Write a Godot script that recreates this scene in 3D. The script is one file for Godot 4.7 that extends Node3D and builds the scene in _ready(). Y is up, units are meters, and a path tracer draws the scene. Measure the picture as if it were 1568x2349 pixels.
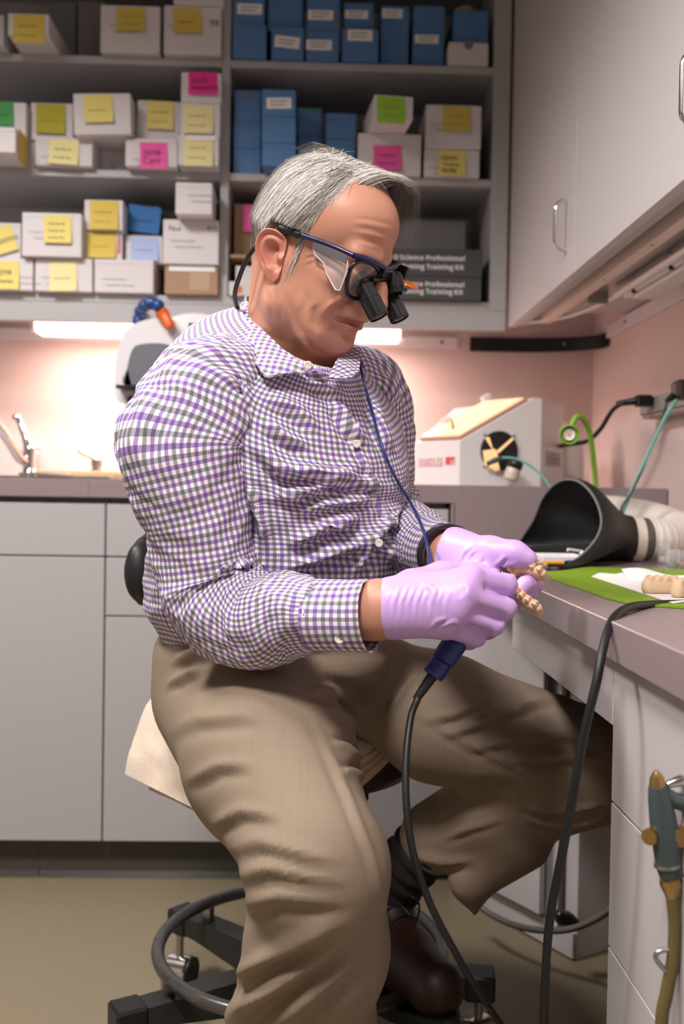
extends Node3D
# A dental technician at a bench in a small laboratory, built object by object. Units are metres, y is up; the bench room runs along -z.

const EYE := Vector3(0, 0.897, 0)
const FOCAL := 2284.0
const MID := Vector2(784.0, 1174.5)
var view := Basis.from_euler(Vector3(deg_to_rad(-1.19), deg_to_rad(-1.62), deg_to_rad(0.95)))
var view_back := view.inverse()
var used := {}
var M := {}
var rng := RandomNumberGenerator.new()
var soft := FastNoiseLite.new()

func at(px: float, py: float, d: float) -> Vector3:      # the point of the room that lies d metres in front of the eye along a measured line of sight
	var v := view * Vector3((px - MID.x) / FOCAL, -(py - MID.y) / FOCAL, -1.0)
	return EYE + v * (d / -v.z)

func seen_at(p: Vector3) -> Vector2:
	var v := view_back * (p - EYE)
	return Vector2(MID.x + FOCAL * v.x / -v.z, MID.y - FOCAL * v.y / -v.z)

# ---------------------------------------------------------------- mesh collector
class Shape:
	var v := PackedVector3Array()
	var n := PackedVector3Array()
	var uv := PackedVector2Array()
	var col := PackedColorArray()
	var ix := PackedInt32Array()
	var tint := Color.WHITE

	func tri(a: Vector3, b: Vector3, c: Vector3) -> void:   # counter-clockwise seen from outside
		var k := v.size()
		var nn := (b - a).cross(c - a).normalized()
		v.append_array([a, b, c])
		n.append_array([nn, nn, nn])
		uv.append_array([Vector2(a.x + a.z, a.y), Vector2(b.x + b.z, b.y), Vector2(c.x + c.z, c.y)])
		col.append_array([tint, tint, tint])
		ix.append_array([k, k + 2, k + 1])

	func quad(a: Vector3, b: Vector3, c: Vector3, d: Vector3) -> void:
		tri(a, b, c)
		tri(a, c, d)

	func box(centre: Vector3, size: Vector3, bevel := 0.0015, turn := Basis.IDENTITY) -> Shape:
		var h := size * 0.5
		var e := minf(bevel, minf(h.x, minf(h.y, h.z)) * 0.9)
		var P := func(x: float, y: float, z: float) -> Vector3: return centre + turn * Vector3(x, y, z)
		for ax in 3:
			var b1 := (ax + 1) % 3
			var b2 := (ax + 2) % 3
			for s in [-1.0, 1.0]:
				var q := []
				for c in [[-1, -1], [1, -1], [1, 1], [-1, 1]]:
					var w := Vector3.ZERO
					w[ax] = h[ax] * s
					w[b1] = (h[b1] - e) * c[0]
					w[b2] = (h[b2] - e) * c[1]
					q.append(P.call(w.x, w.y, w.z))
				if s > 0:
					quad(q[0], q[1], q[2], q[3])
				else:
					quad(q[3], q[2], q[1], q[0])
			if e <= 0.0:
				continue
			for s1 in [-1.0, 1.0]:
				for s2 in [-1.0, 1.0]:
					var q := []
					for c in [[0, -1], [0, 1], [1, 1], [1, -1]]:
						var w := Vector3.ZERO
						w[b1] = (h[b1] - (e if c[0] == 1 else 0.0)) * s1
						w[b2] = (h[b2] - (0.0 if c[0] == 1 else e)) * s2
						w[ax] = (h[ax] - e) * c[1]
						q.append(P.call(w.x, w.y, w.z))
					if s1 * s2 < 0:
						quad(q[0], q[1], q[2], q[3])
					else:
						quad(q[3], q[2], q[1], q[0])
		if e > 0.0:
			for sx in [-1.0, 1.0]:
				for sy in [-1.0, 1.0]:
					for sz in [-1.0, 1.0]:
						var a: Vector3 = P.call(h.x * sx, (h.y - e) * sy, (h.z - e) * sz)
						var b: Vector3 = P.call((h.x - e) * sx, h.y * sy, (h.z - e) * sz)
						var c: Vector3 = P.call((h.x - e) * sx, (h.y - e) * sy, h.z * sz)
						if sx * sy * sz > 0:
							tri(a, b, c)
						else:
							tri(a, c, b)
		return self

	func append_box(a: Vector3, b: Vector3, bevel := 0.0012) -> Shape:
		return box((a + b) / 2, (b - a).abs(), bevel)

	# rows of points, smooth normals; uvs optional. Outside is where (along the row) x (down the rows) points, or the other way when flip is on.
	func grid(p: PackedVector3Array, nu: int, nv: int, wrap_u := false, flip := false, uvs := PackedVector2Array(), cols := PackedColorArray()) -> Shape:
		var k := v.size()
		var acc := PackedVector3Array()
		acc.resize(nu * nv)
		var last := nu if wrap_u else nu - 1
		for j in nv - 1:
			for i in last:
				var a := j * nu + i
				var b := j * nu + (i + 1) % nu
				var c := b + nu
				var d := a + nu
				var f := (p[c] - p[a]).cross(p[d] - p[b])
				if flip:
					f = -f
				acc[a] += f
				acc[b] += f
				acc[c] += f
				acc[d] += f
				if flip:
					ix.append_array([k + a, k + b, k + c, k + a, k + c, k + d])
				else:
					ix.append_array([k + a, k + c, k + b, k + a, k + d, k + c])
		for i in nu * nv:
			acc[i] = acc[i].normalized()
		v.append_array(p)
		n.append_array(acc)
		if uvs.size():
			uv.append_array(uvs)
		else:
			for i in nu * nv:
				uv.append(Vector2(float(i % nu) / maxf(1, nu - 1), float(i / nu) / maxf(1, nv - 1)))
		if cols.size():
			col.append_array(cols)
		else:
			for i in nu * nv:
				col.append(tint)
		return self

	func tube(path: PackedVector3Array, r, seg := 10, caps := true) -> Shape:   # r: a number or one per point
		var m := path.size()
		var pts := PackedVector3Array()
		var uvs := PackedVector2Array()
		var side := Vector3.UP
		var run := 0.0
		for j in m:
			var t := (path[mini(j + 1, m - 1)] - path[maxi(j - 1, 0)]).normalized()
			if j == 0:
				side = t.cross(Vector3.UP if absf(t.y) < 0.9 else Vector3.RIGHT).normalized()
			else:
				side = (side - t * side.dot(t)).normalized()
				run += path[j].distance_to(path[j - 1])
			var up := side.cross(t)
			var rr: float = r[j] if r is Array or r is PackedFloat32Array else r
			for i in seg + 1:
				var a := TAU * i / seg
				pts.append(path[j] + (side * cos(a) + up * sin(a)) * rr)
				uvs.append(Vector2(rr * a, run))
		grid(pts, seg + 1, m, false, true, uvs)
		if caps:
			for e in [0, m - 1]:
				var c := path[e]
				for i in seg:
					var a := pts[e * (seg + 1) + i]
					var b := pts[e * (seg + 1) + i + 1]
					if e == 0:
						tri(c, a, b)
					else:
						tri(c, b, a)
		return self

	func lathe(profile: Array, xf: Transform3D, seg := 24) -> Shape:   # profile: Vector2(radius, height) going up the outside; sharp edges by doubling points
		var pts := PackedVector3Array()
		for q in profile:
			for i in seg + 1:
				var a := TAU * i / seg
				pts.append(xf * Vector3(cos(a) * q.x, q.y, sin(a) * q.x))
		# double the rows so that each band keeps its own shade
		for j in profile.size() - 1:
			var two := pts.slice(j * (seg + 1), (j + 2) * (seg + 1))
			grid(two, seg + 1, 2, false, true)
		return self

	func smooth_lathe(profile: Array, xf: Transform3D, seg := 24) -> Shape:
		var pts := PackedVector3Array()
		for q in profile:
			for i in seg + 1:
				var a := TAU * i / seg
				pts.append(xf * Vector3(cos(a) * q.x, q.y, sin(a) * q.x))
		return grid(pts, seg + 1, profile.size(), false, true)

	func prism(poly: PackedVector2Array, depth: float, xf: Transform3D) -> Shape:   # polygon in x,y, pushed from z = 0 to z = depth
		var p := poly
		if Geometry2D.is_polygon_clockwise(p):
			p = p.duplicate()
			p.reverse()
		# Geometry2D calls clockwise by a y that points down: make sure of the area sign
		var area := 0.0
		for i in p.size():
			area += p[i].cross(p[(i + 1) % p.size()])
		if area < 0:
			p = p.duplicate()
			p.reverse()
		var t := Geometry2D.triangulate_polygon(p)
		for i in range(0, t.size(), 3):
			var a := p[t[i]]
			var b := p[t[i + 1]]
			var c := p[t[i + 2]]
			if (b - a).cross(c - a) < 0:
				var sw := b
				b = c
				c = sw
			tri(xf * Vector3(a.x, a.y, depth), xf * Vector3(b.x, b.y, depth), xf * Vector3(c.x, c.y, depth))
			tri(xf * Vector3(a.x, a.y, 0), xf * Vector3(c.x, c.y, 0), xf * Vector3(b.x, b.y, 0))
		for i in p.size():
			var a := p[i]
			var b := p[(i + 1) % p.size()]
			quad(xf * Vector3(a.x, a.y, 0), xf * Vector3(b.x, b.y, 0), xf * Vector3(b.x, b.y, depth), xf * Vector3(a.x, a.y, depth))
		return self

	func ball(c: Vector3, r: Vector3, turn := Basis.IDENTITY, seg := 16) -> Shape:
		var pts := PackedVector3Array()
		var nv := seg / 2 + 1
		for j in nv:
			var b := PI * j / (nv - 1)
			for i in seg + 1:
				var a := TAU * i / seg
				pts.append(c + turn * Vector3(r.x * sin(b) * cos(a), -r.y * cos(b), r.z * sin(b) * sin(a)))
		return grid(pts, seg + 1, nv, false, true)

	# a sheet made solid: the grid, its copy pushed back by thick, and the rim
	func sheet(p: PackedVector3Array, nu: int, nv: int, thick: float, flip := false, uvs := PackedVector2Array()) -> Shape:
		var k := v.size()
		grid(p, nu, nv, false, flip, uvs)
		var q := PackedVector3Array()
		for i in p.size():
			q.append(p[i] - n[k + i] * thick)
		grid(q, nu, nv, false, not flip, uvs)
		var rim := []
		for i in nu:
			rim.append(i)
		for j in range(1, nv):
			rim.append(j * nu + nu - 1)
		for i in range(nu - 2, -1, -1):
			rim.append((nv - 1) * nu + i)
		for j in range(nv - 2, -1, -1):
			rim.append(j * nu)
		for i in rim.size() - 1:
			var a: int = rim[i]
			var b: int = rim[i + 1]
			if flip:
				quad(p[a], p[b], q[b], q[a])
			else:
				quad(p[b], p[a], q[a], q[b])
		return self

	func mesh() -> ArrayMesh:
		var arr := []
		arr.resize(Mesh.ARRAY_MAX)
		arr[Mesh.ARRAY_VERTEX] = v
		arr[Mesh.ARRAY_NORMAL] = n
		arr[Mesh.ARRAY_TEX_UV] = uv
		arr[Mesh.ARRAY_COLOR] = col
		arr[Mesh.ARRAY_INDEX] = ix
		var m := ArrayMesh.new()
		m.add_surface_from_arrays(Mesh.PRIMITIVE_TRIANGLES, arr)
		return m

# ---------------------------------------------------------------- blended solids: distances on a grid, meshed as surface nets
class Clay:
	var lo: Vector3
	var h: float
	var nx: int
	var ny: int
	var nz: int
	var f := PackedFloat32Array()

	func _init(a: Vector3, b: Vector3, cell: float) -> void:
		lo = a
		h = cell
		nx = int(ceil((b.x - a.x) / cell)) + 2
		ny = int(ceil((b.y - a.y) / cell)) + 2
		nz = int(ceil((b.z - a.z) / cell)) + 2
		f.resize(nx * ny * nz)
		f.fill(0.5)

	func _range(a: Vector3, b: Vector3) -> Array:
		var p := ((a - lo) / h).floor()
		var q := ((b - lo) / h).ceil()
		return [clampi(int(p.x), 0, nx - 1), clampi(int(p.y), 0, ny - 1), clampi(int(p.z), 0, nz - 1), clampi(int(q.x), 0, nx - 1), clampi(int(q.y), 0, ny - 1), clampi(int(q.z), 0, nz - 1)]

	# tapered capsule; cut takes it away; flat < 1 squeezes it along the unit vector flat_dir
	func cone(a: Vector3, b: Vector3, ra: float, rb: float, k := 0.01, cut := false) -> void:
		var m := maxf(ra, rb) + k + 3.0 * h
		var mm := Vector3(m, m, m)
		var g := _range(Vector3(minf(a.x, b.x), minf(a.y, b.y), minf(a.z, b.z)) - mm, Vector3(maxf(a.x, b.x), maxf(a.y, b.y), maxf(a.z, b.z)) + mm)
		var ab := b - a
		var inv := 1.0 / maxf(ab.length_squared(), 1e-9)
		var dr := rb - ra
		for z in range(g[2], g[5] + 1):
			for y in range(g[1], g[4] + 1):
				var at_ := (z * ny + y) * nx
				for x in range(g[0], g[3] + 1):
					var p := lo + Vector3(x, y, z) * h - a
					var t := clampf(p.dot(ab) * inv, 0.0, 1.0)
					var d := (p - ab * t).length() - ra - dr * t
					var i := at_ + x
					var o := f[i]
					if cut:
						d = -d
						var w := k - absf(o - d)
						f[i] = maxf(o, d) + (w * w / (4.0 * k) if w > 0.0 else 0.0)
					else:
						var w := k - absf(o - d)
						f[i] = minf(o, d) - (w * w / (4.0 * k) if w > 0.0 else 0.0)

	func ell(c: Vector3, r: Vector3, turn := Basis.IDENTITY, k := 0.01, cut := false) -> void:
		var big := maxf(r.x, maxf(r.y, r.z)) + k + 3.0 * h
		var e := Vector3(big, big, big)
		if turn == Basis.IDENTITY:
			e = r + Vector3.ONE * (k + 3.0 * h)
		var g := _range(c - e, c + e)
		var inv := turn.inverse()
		var small := minf(r.x, minf(r.y, r.z))
		for z in range(g[2], g[5] + 1):
			for y in range(g[1], g[4] + 1):
				var at_ := (z * ny + y) * nx
				for x in range(g[0], g[3] + 1):
					var q := (inv * (lo + Vector3(x, y, z) * h - c)) / r
					var k0 := q.length()
					var k1 := (q / r).length()
					var d := k0 * (k0 - 1.0) / k1 if k1 > 1e-6 else -small
					var i := at_ + x
					var o := f[i]
					var w: float
					if cut:
						d = -d
						w = k - absf(o - d)
						f[i] = maxf(o, d) + (w * w / (4.0 * k) if w > 0.0 else 0.0)
					else:
						w = k - absf(o - d)
						f[i] = minf(o, d) - (w * w / (4.0 * k) if w > 0.0 else 0.0)

	func chain(p: Array, r: Array, k := 0.006, cut := false) -> void:
		for i in p.size() - 1:
			cone(p[i], p[i + 1], r[i], r[i + 1], k, cut)

	func value(p: Vector3) -> float:
		var q := (p - lo) / h
		var x := clampi(int(q.x), 0, nx - 2)
		var y := clampi(int(q.y), 0, ny - 2)
		var z := clampi(int(q.z), 0, nz - 2)
		var u := clampf(q.x - x, 0, 1)
		var v := clampf(q.y - y, 0, 1)
		var w := clampf(q.z - z, 0, 1)
		var i := (z * ny + y) * nx + x
		var j := i + nx * ny
		var a := lerpf(lerpf(f[i], f[i + 1], u), lerpf(f[i + nx], f[i + nx + 1], u), v)
		var b := lerpf(lerpf(f[j], f[j + 1], u), lerpf(f[j + nx], f[j + nx + 1], u), v)
		return lerpf(a, b, w)

	func slope(p: Vector3) -> Vector3:
		var e := h
		return Vector3(value(p + Vector3(e, 0, 0)) - value(p - Vector3(e, 0, 0)), value(p + Vector3(0, e, 0)) - value(p - Vector3(0, e, 0)), value(p + Vector3(0, 0, e)) - value(p - Vector3(0, 0, e))).normalized()

	# adds the surface to s; xf places it in the room
	func add_to(s: Shape, xf := Transform3D.IDENTITY, shade = null) -> void:
		var where := PackedInt32Array()
		where.resize(nx * ny * nz)
		where.fill(-1)
		var sx := 1
		var sy := nx
		var sz := nx * ny
		var lim := 2.2 * h
		for z in nz - 1:
			for y in ny - 1:
				var row := (z * ny + y) * nx
				for x in nx - 1:
					var i := row + x
					var f0 := f[i]
					if f0 > lim or f0 < -lim:
						continue
					var c := [f0, f[i + 1], f[i + sy], f[i + sy + 1], f[i + sz], f[i + sz + 1], f[i + sz + sy], f[i + sz + sy + 1]]
					var inside := 0
					for q in c:
						if q < 0.0:
							inside += 1
					if inside == 0 or inside == 8:
						continue
					var sum := Vector3.ZERO
					var cnt := 0
					for e in [[0, 1], [2, 3], [4, 5], [6, 7], [0, 2], [1, 3], [4, 6], [5, 7], [0, 4], [1, 5], [2, 6], [3, 7]]:
						var a: float = c[e[0]]
						var b: float = c[e[1]]
						if (a < 0.0) != (b < 0.0):
							var t := a / (a - b)
							var A := Vector3(e[0] & 1, (e[0] >> 1) & 1, e[0] >> 2)
							var B := Vector3(e[1] & 1, (e[1] >> 1) & 1, e[1] >> 2)
							sum += A.lerp(B, t)
							cnt += 1
					var p := lo + (Vector3(x, y, z) + sum / cnt) * h
					where[i] = s.v.size()
					s.v.append(xf * p)
					var nn := slope(p)
					s.n.append((xf.basis * nn).normalized())
					s.uv.append(Vector2(p.x + p.z, p.y))
					s.col.append(shade.call(p, nn) if shade != null else s.tint)
		for z in range(1, nz - 1):
			for y in range(1, ny - 1):
				var row := (z * ny + y) * nx
				for x in range(1, nx - 1):
					var i := row + x
					var f0 := f[i]
					if f0 > lim or f0 < -lim:
						continue
					var neg := f0 < 0.0
					if neg != (f[i + sx] < 0.0):
						_face(s, where[i - sy - sz], where[i - sz], where[i], where[i - sy], neg)
					if neg != (f[i + sy] < 0.0):
						_face(s, where[i - sz - sx], where[i - sx], where[i], where[i - sz], neg)
					if neg != (f[i + sz] < 0.0):
						_face(s, where[i - sx - sy], where[i - sy], where[i], where[i - sx], neg)

	func _face(s: Shape, a: int, b: int, c: int, d: int, neg: bool) -> void:
		if a < 0 or b < 0 or c < 0 or d < 0:
			return
		if neg:
			s.ix.append_array([a, c, b, a, d, c])
		else:
			s.ix.append_array([a, b, c, a, c, d])

# ---------------------------------------------------------------- nodes
func numbered(called: String) -> String:
	used[called] = used.get(called, -1) + 1
	return called if used[called] == 0 else "%s_%03d" % [called, used[called]]

func put(called: String, s: Shape, m: Material, parent: Node = self) -> MeshInstance3D:
	var o := MeshInstance3D.new()
	o.name = numbered(called) if parent == self else called
	o.mesh = s.mesh()
	o.material_override = m
	parent.add_child(o, true)
	return o

func put_mesh(called: String, me: Mesh, m: Material, parent: Node, xf := Transform3D.IDENTITY) -> MeshInstance3D:
	var o := MeshInstance3D.new()
	o.name = numbered(called) if parent == self else called
	o.mesh = me
	o.material_override = m
	o.transform = xf
	parent.add_child(o, true)
	return o

func tag(o: Node, label: String, category: String, group := "") -> Node:
	o.set_meta("label", label)
	o.set_meta("category", category)
	if group:
		o.set_meta("group", group)
	return o

func thing(called: String, label: String, category: String, where := Vector3.ZERO, group := "") -> Node3D:
	var o := Node3D.new()
	o.name = numbered(called)
	o.position = where
	add_child(o)
	tag(o, label, category, group)
	return o

func setting(called: String, s: Shape, m: Material) -> MeshInstance3D:
	var o := put(called, s, m)
	o.set_meta("kind", "structure")
	return o

func words(text: String, size: float, m: Material, parent: Node, xf: Transform3D, called := "lettering", font := "Droid Sans", thick := 0.0003, weight := 400) -> MeshInstance3D:
	var key := "%s|%f|%s|%d" % [text, size, font, weight]
	if not M.has(key):
		var t := TextMesh.new()
		var sf := SystemFont.new()
		sf.font_names = PackedStringArray([font])
		sf.font_weight = weight
		t.font = sf
		t.text = text
		t.font_size = 32
		t.pixel_size = size / 32.0
		t.depth = thick
		t.curve_step = 2.0
		t.horizontal_alignment = HORIZONTAL_ALIGNMENT_LEFT
		M[key] = t
	return put_mesh(called, M[key], m, parent, xf)

func curve(p: Array, steps := 8) -> PackedVector3Array:      # Catmull-Rom through the points
	var out := PackedVector3Array()
	for i in p.size() - 1:
		var a: Vector3 = p[maxi(i - 1, 0)]
		var b: Vector3 = p[i]
		var c: Vector3 = p[i + 1]
		var d: Vector3 = p[mini(i + 2, p.size() - 1)]
		for k in steps:
			out.append(b.cubic_interpolate(c, a, d, float(k) / steps))
	out.append(p[-1])
	return out

# ---------------------------------------------------------------- materials
func noise(freq: float, seed_: int, octaves := 3) -> FastNoiseLite:
	var q := FastNoiseLite.new()
	q.noise_type = FastNoiseLite.TYPE_SIMPLEX_SMOOTH
	q.frequency = freq
	q.seed = seed_
	q.fractal_octaves = octaves
	return q

func speckle(a: Color, b: Color, freq: float, seed_: int, size := 256, octaves := 4) -> Texture2D:
	var q := noise(freq, seed_, octaves)
	var im := Image.create(size, size, false, Image.FORMAT_RGB8)
	for y in size:
		for x in size:
			var t := clampf(q.get_noise_2d(x, y) * 0.9 + 0.5, 0, 1)
			im.set_pixel(x, y, a.lerp(b, t))
	return ImageTexture.create_from_image(im)

func mat(called: String, c: Color, rough := 0.6, metal := 0.0) -> StandardMaterial3D:
	var m := StandardMaterial3D.new()
	m.resource_name = called
	m.albedo_color = c
	m.roughness = rough
	m.metallic = metal
	M[called] = m
	return m

func grain(m: StandardMaterial3D, t: Texture2D, scale: float, relief: Texture2D = null, cm := 0.0) -> StandardMaterial3D:
	m.albedo_texture = t
	m.uv1_triplanar = true
	m.uv1_scale = Vector3.ONE * scale
	if relief:
		m.heightmap_enabled = true
		m.heightmap_texture = relief
		m.heightmap_scale = cm
	return m

func rgb8(r: float, g: float, b: float, a := 1.0) -> Color:
	return Color(r / 255.0, g / 255.0, b / 255.0, a)

# ================================================================ the scene
func _ready() -> void:
	rng.seed = 7
	soft.seed = 3
	soft.frequency = 1.0
	soft.noise_type = FastNoiseLite.TYPE_SIMPLEX_SMOOTH
	soft.fractal_octaves = 3
	# camera
	var cam := Camera3D.new()
	cam.name = "camera"
	var lens := CameraAttributesPhysical.new()
	lens.frustum_focal_length = 12.0 / (1174.5 / FOCAL)
	lens.frustum_focus_distance = 1.16
	lens.frustum_near = 0.02
	lens.frustum_far = 60.0
	lens.exposure_aperture = 3.0
	cam.attributes = lens
	cam.position = EYE
	cam.basis = view
	add_child(cam)
	cam.current = true
	# CROP
	# environment: a closed room, no sky in view
	var env := Environment.new()
	env.background_mode = Environment.BG_COLOR
	env.background_color = Color(0.0, 0.0, 0.0)
	env.tonemap_mode = Environment.TONE_MAPPER_LINEAR
	env.tonemap_exposure = 1.0
	env.sdfgi_enabled = true
	env.ssao_enabled = true
	env.ssil_enabled = true
	var we := WorldEnvironment.new()
	we.name = "environment"
	we.environment = env
	add_child(we)
	# the ceiling's light panels
	ceiling_lamp(Vector3(-0.98, 2.405, -1.30), 0.58, 1.18, 0.76, "flat ceiling light panel nearest the wall shelves")
	ceiling_lamp(Vector3(-0.36, 2.405, -0.12), 0.58, 1.18, 0.95, "flat ceiling light panel over the middle of the room")
	make_materials()
	room()
	shelf_wall()
	back_counter()
	right_side()
	boxes()
	bench_things()
	stool()
	person()
	loupes()
	cables()

func ceiling_lamp(p: Vector3, w: float, l: float, e: float, label: String) -> void:
	var t := thing("ceiling_light", label, "ceiling light", p, "flat ceiling light panels")
	var fr := Shape.new()
	for s in [-1, 1]:
		fr.box(Vector3(s * (w / 2 + 0.015), 0.02, 0), Vector3(0.03, 0.06, l + 0.06))
		fr.box(Vector3(0, 0.02, s * (l / 2 + 0.015)), Vector3(w, 0.06, 0.03))
	put("frame", fr, mat("lamp_frame", rgb8(225, 222, 218), 0.5), t)
	var pm := mat("lamp_panel", rgb8(240, 236, 230), 0.6)
	pm.emission_enabled = true
	pm.emission = Color(1.0, 0.97, 0.95)
	pm.emission_energy_multiplier = 0.9
	put("light_diffuser", Shape.new().box(Vector3(0, 0.03, 0), Vector3(w, 0.01, l)), pm, t)
	for k in 5:      # added louvre blades, unseen; the spot cone is what spares the upper walls
		put("louvre", Shape.new().box(Vector3(0, 0.012, (k - 2) * l / 5.0), Vector3(w, 0.02, 0.004), 0), M.lamp_frame, t)
	var a := SpotLight3D.new()
	a.name = "lamp_light"
	a.light_color = Color(1.0, 0.975, 0.965)
	a.light_energy = CEIL * e
	a.light_size = 0.26
	a.spot_angle = 77.0
	a.spot_angle_attenuation = 0.55
	a.spot_range = 12.0
	a.shadow_enabled = true
	a.rotation = Vector3(-PI / 2, 0, 0)
	a.position = Vector3(0, -0.005, 0)
	t.add_child(a)

const CEIL := 7.3
const UNDER := 0.40

func make_materials() -> void:
	var lam := speckle(Color(0.94, 0.94, 0.94), Color(1, 1, 1), 0.35, 5)
	grain(mat("cabinet", rgb8(196, 190, 191), 0.42), lam, 9.0)
	grain(mat("shelf", rgb8(178, 176, 177), 0.5), lam, 9.0)
	grain(mat("laminate", rgb8(164, 148, 150), 0.36), speckle(Color(0.72, 0.70, 0.70), Color(1, 1, 1), 0.6, 8), 7.0)
	grain(mat("wall", rgb8(232, 211, 205), 0.62), speckle(Color(0.96, 0.95, 0.95), Color(1, 1, 1), 0.2, 9), 4.0)
	grain(mat("ceiling", rgb8(188, 186, 184), 0.9), speckle(Color(0.85, 0.85, 0.85), Color(1, 1, 1), 0.5, 10), 4.0)
	grain(mat("floor", rgb8(166, 153, 126), 0.45), speckle(Color(0.62, 0.61, 0.58), Color(1, 1, 1), 0.55, 11, 256, 2), 5.0)
	mat("wall_plain", rgb8(168, 164, 160), 0.8)
	grain(mat("cabinet_base", rgb8(176, 174, 175), 0.42), lam, 9.0)
	mat("base_rubber", rgb8(74, 70, 62), 0.5)
	mat("black_rubber", rgb8(20, 21, 21), 0.5)
	mat("black_plastic", rgb8(20, 21, 22), 0.4)
	mat("black_satin", rgb8(17, 18, 19), 0.32)
	mat("chrome", rgb8(215, 212, 210), 0.16, 1.0)
	mat("steel", rgb8(170, 168, 165), 0.32, 1.0)
	mat("brass", rgb8(184, 152, 98), 0.35, 1.0)
	mat("carton", rgb8(212, 206, 207), 0.7)
	mat("carton_grey", rgb8(120, 117, 118), 0.7)
	mat("carton_blue", rgb8(80, 124, 174), 0.5)
	mat("carton_kraft", rgb8(168, 136, 108), 0.8)
	mat("carton_black", rgb8(70, 70, 72), 0.5)
	mat("paper", rgb8(236, 233, 232), 0.8)
	mat("print_grey", rgb8(120, 118, 126), 0.8)
	mat("ink", rgb8(45, 45, 50), 0.7)
	mat("note_yellow", rgb8(226, 208, 120), 0.8)
	mat("note_pale", rgb8(232, 218, 158), 0.8)
	mat("note_gold", rgb8(212, 186, 84), 0.8)
	mat("note_olive", rgb8(176, 166, 50), 0.8)
	mat("note_pink", rgb8(238, 92, 166), 0.8)
	mat("note_magenta", rgb8(232, 50, 146), 0.8)
	mat("note_green", rgb8(150, 196, 60), 0.8)
	mat("note_teal", rgb8(70, 150, 84), 0.8)
	mat("note_blue", rgb8(52, 108, 168), 0.8)
	mat("note_lilac", rgb8(168, 184, 222), 0.8)
	mat("ink_green", rgb8(120, 176, 84), 0.8)
	mat("ink_pencil", rgb8(150, 134, 90), 0.8)
	mat("red_print", rgb8(206, 70, 84), 0.6)
	mat("white_metal", rgb8(226, 221, 220), 0.42)
	mat("white_plastic", rgb8(228, 225, 225), 0.38)
	mat("duct", rgb8(214, 206, 198), 0.55)
	mat("green_lamp", rgb8(124, 166, 46), 0.42)
	mat("green_mat", rgb8(132, 168, 34), 0.5)
	mat("teal_tube", rgb8(110, 178, 166), 0.35)
	mat("navy", rgb8(42, 52, 116), 0.3)
	mat("stone", rgb8(226, 196, 160), 0.75)
	var g := mat("clear", Color(0.92, 0.93, 0.94, 0.10), 0.05)
	g.transparency = BaseMaterial3D.TRANSPARENCY_ALPHA

func plank(a: Vector3, b: Vector3, bevel := 0.0015) -> Shape:      # box between two corners
	return Shape.new().box((a + b) / 2, (b - a).abs(), bevel)

func room() -> void:
	setting("floor", plank(Vector3(-2.3, -0.08, -3.0), Vector3(0.95, 0, 1.9), 0), M.floor)
	setting("ceiling", plank(Vector3(-2.4, 2.44, -3.0), Vector3(0.95, 2.54, 1.9), 0), M.ceiling)
	setting("wall_back", plank(Vector3(-2.3, 0, -2.965), Vector3(0.95, 2.54, -2.865), 0), M.wall)
	setting("wall_right", plank(Vector3(0.80, 0, -2.865), Vector3(0.95, 2.54, 1.9), 0), M.wall)
	setting("wall_left", plank(Vector3(-2.4, 0, -2.965), Vector3(-2.3, 2.54, 1.9), 0), M.wall_plain)
	setting("wall_front", plank(Vector3(-2.4, 0, 1.9), Vector3(0.95, 2.54, 2.0), 0), M.wall_plain)
	# vinyl cove base along the toe kick
	var s := Shape.new()
	for x in [[-2.3, -0.62], [-0.618, 0.30]]:
		var prof := PackedVector2Array([Vector2(0, 0), Vector2(0.016, 0), Vector2(0.008, 0.012), Vector2(0.004, 0.03), Vector2(0.003, 0.098), Vector2(0, 0.1)])
		s.prism(prof, x[1] - x[0], Transform3D(Basis(Vector3(0, 0, 1), Vector3(0, 1, 0), Vector3(1, 0, 0)), Vector3(x[0], 0, -2.305)))
	setting("baseboard_back", s, M.base_rubber)

func handle(parent: Node, a: Vector3, b: Vector3, out: Vector3) -> void:     # bent wire pull between two screws
	var r := 0.018
	var up := (b - a).normalized()
	var p := [a, a + out * 0.6, a + out + up * 0.0]
	var q := PackedVector3Array([a])
	for k in 7:
		var t := PI / 2 * k / 6
		q.append(a + out - out.normalized() * r * (1 - sin(t)) + up * r * (1 - cos(t)))
	for k in 7:
		var t := PI / 2 * (1 - k / 6.0)
		q.append(b + out - out.normalized() * r * (1 - sin(t)) - up * r * (1 - cos(t)))
	q.append(b)
	put("handle", Shape.new().tube(q, 0.0042, 10), M.chrome, parent)

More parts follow.
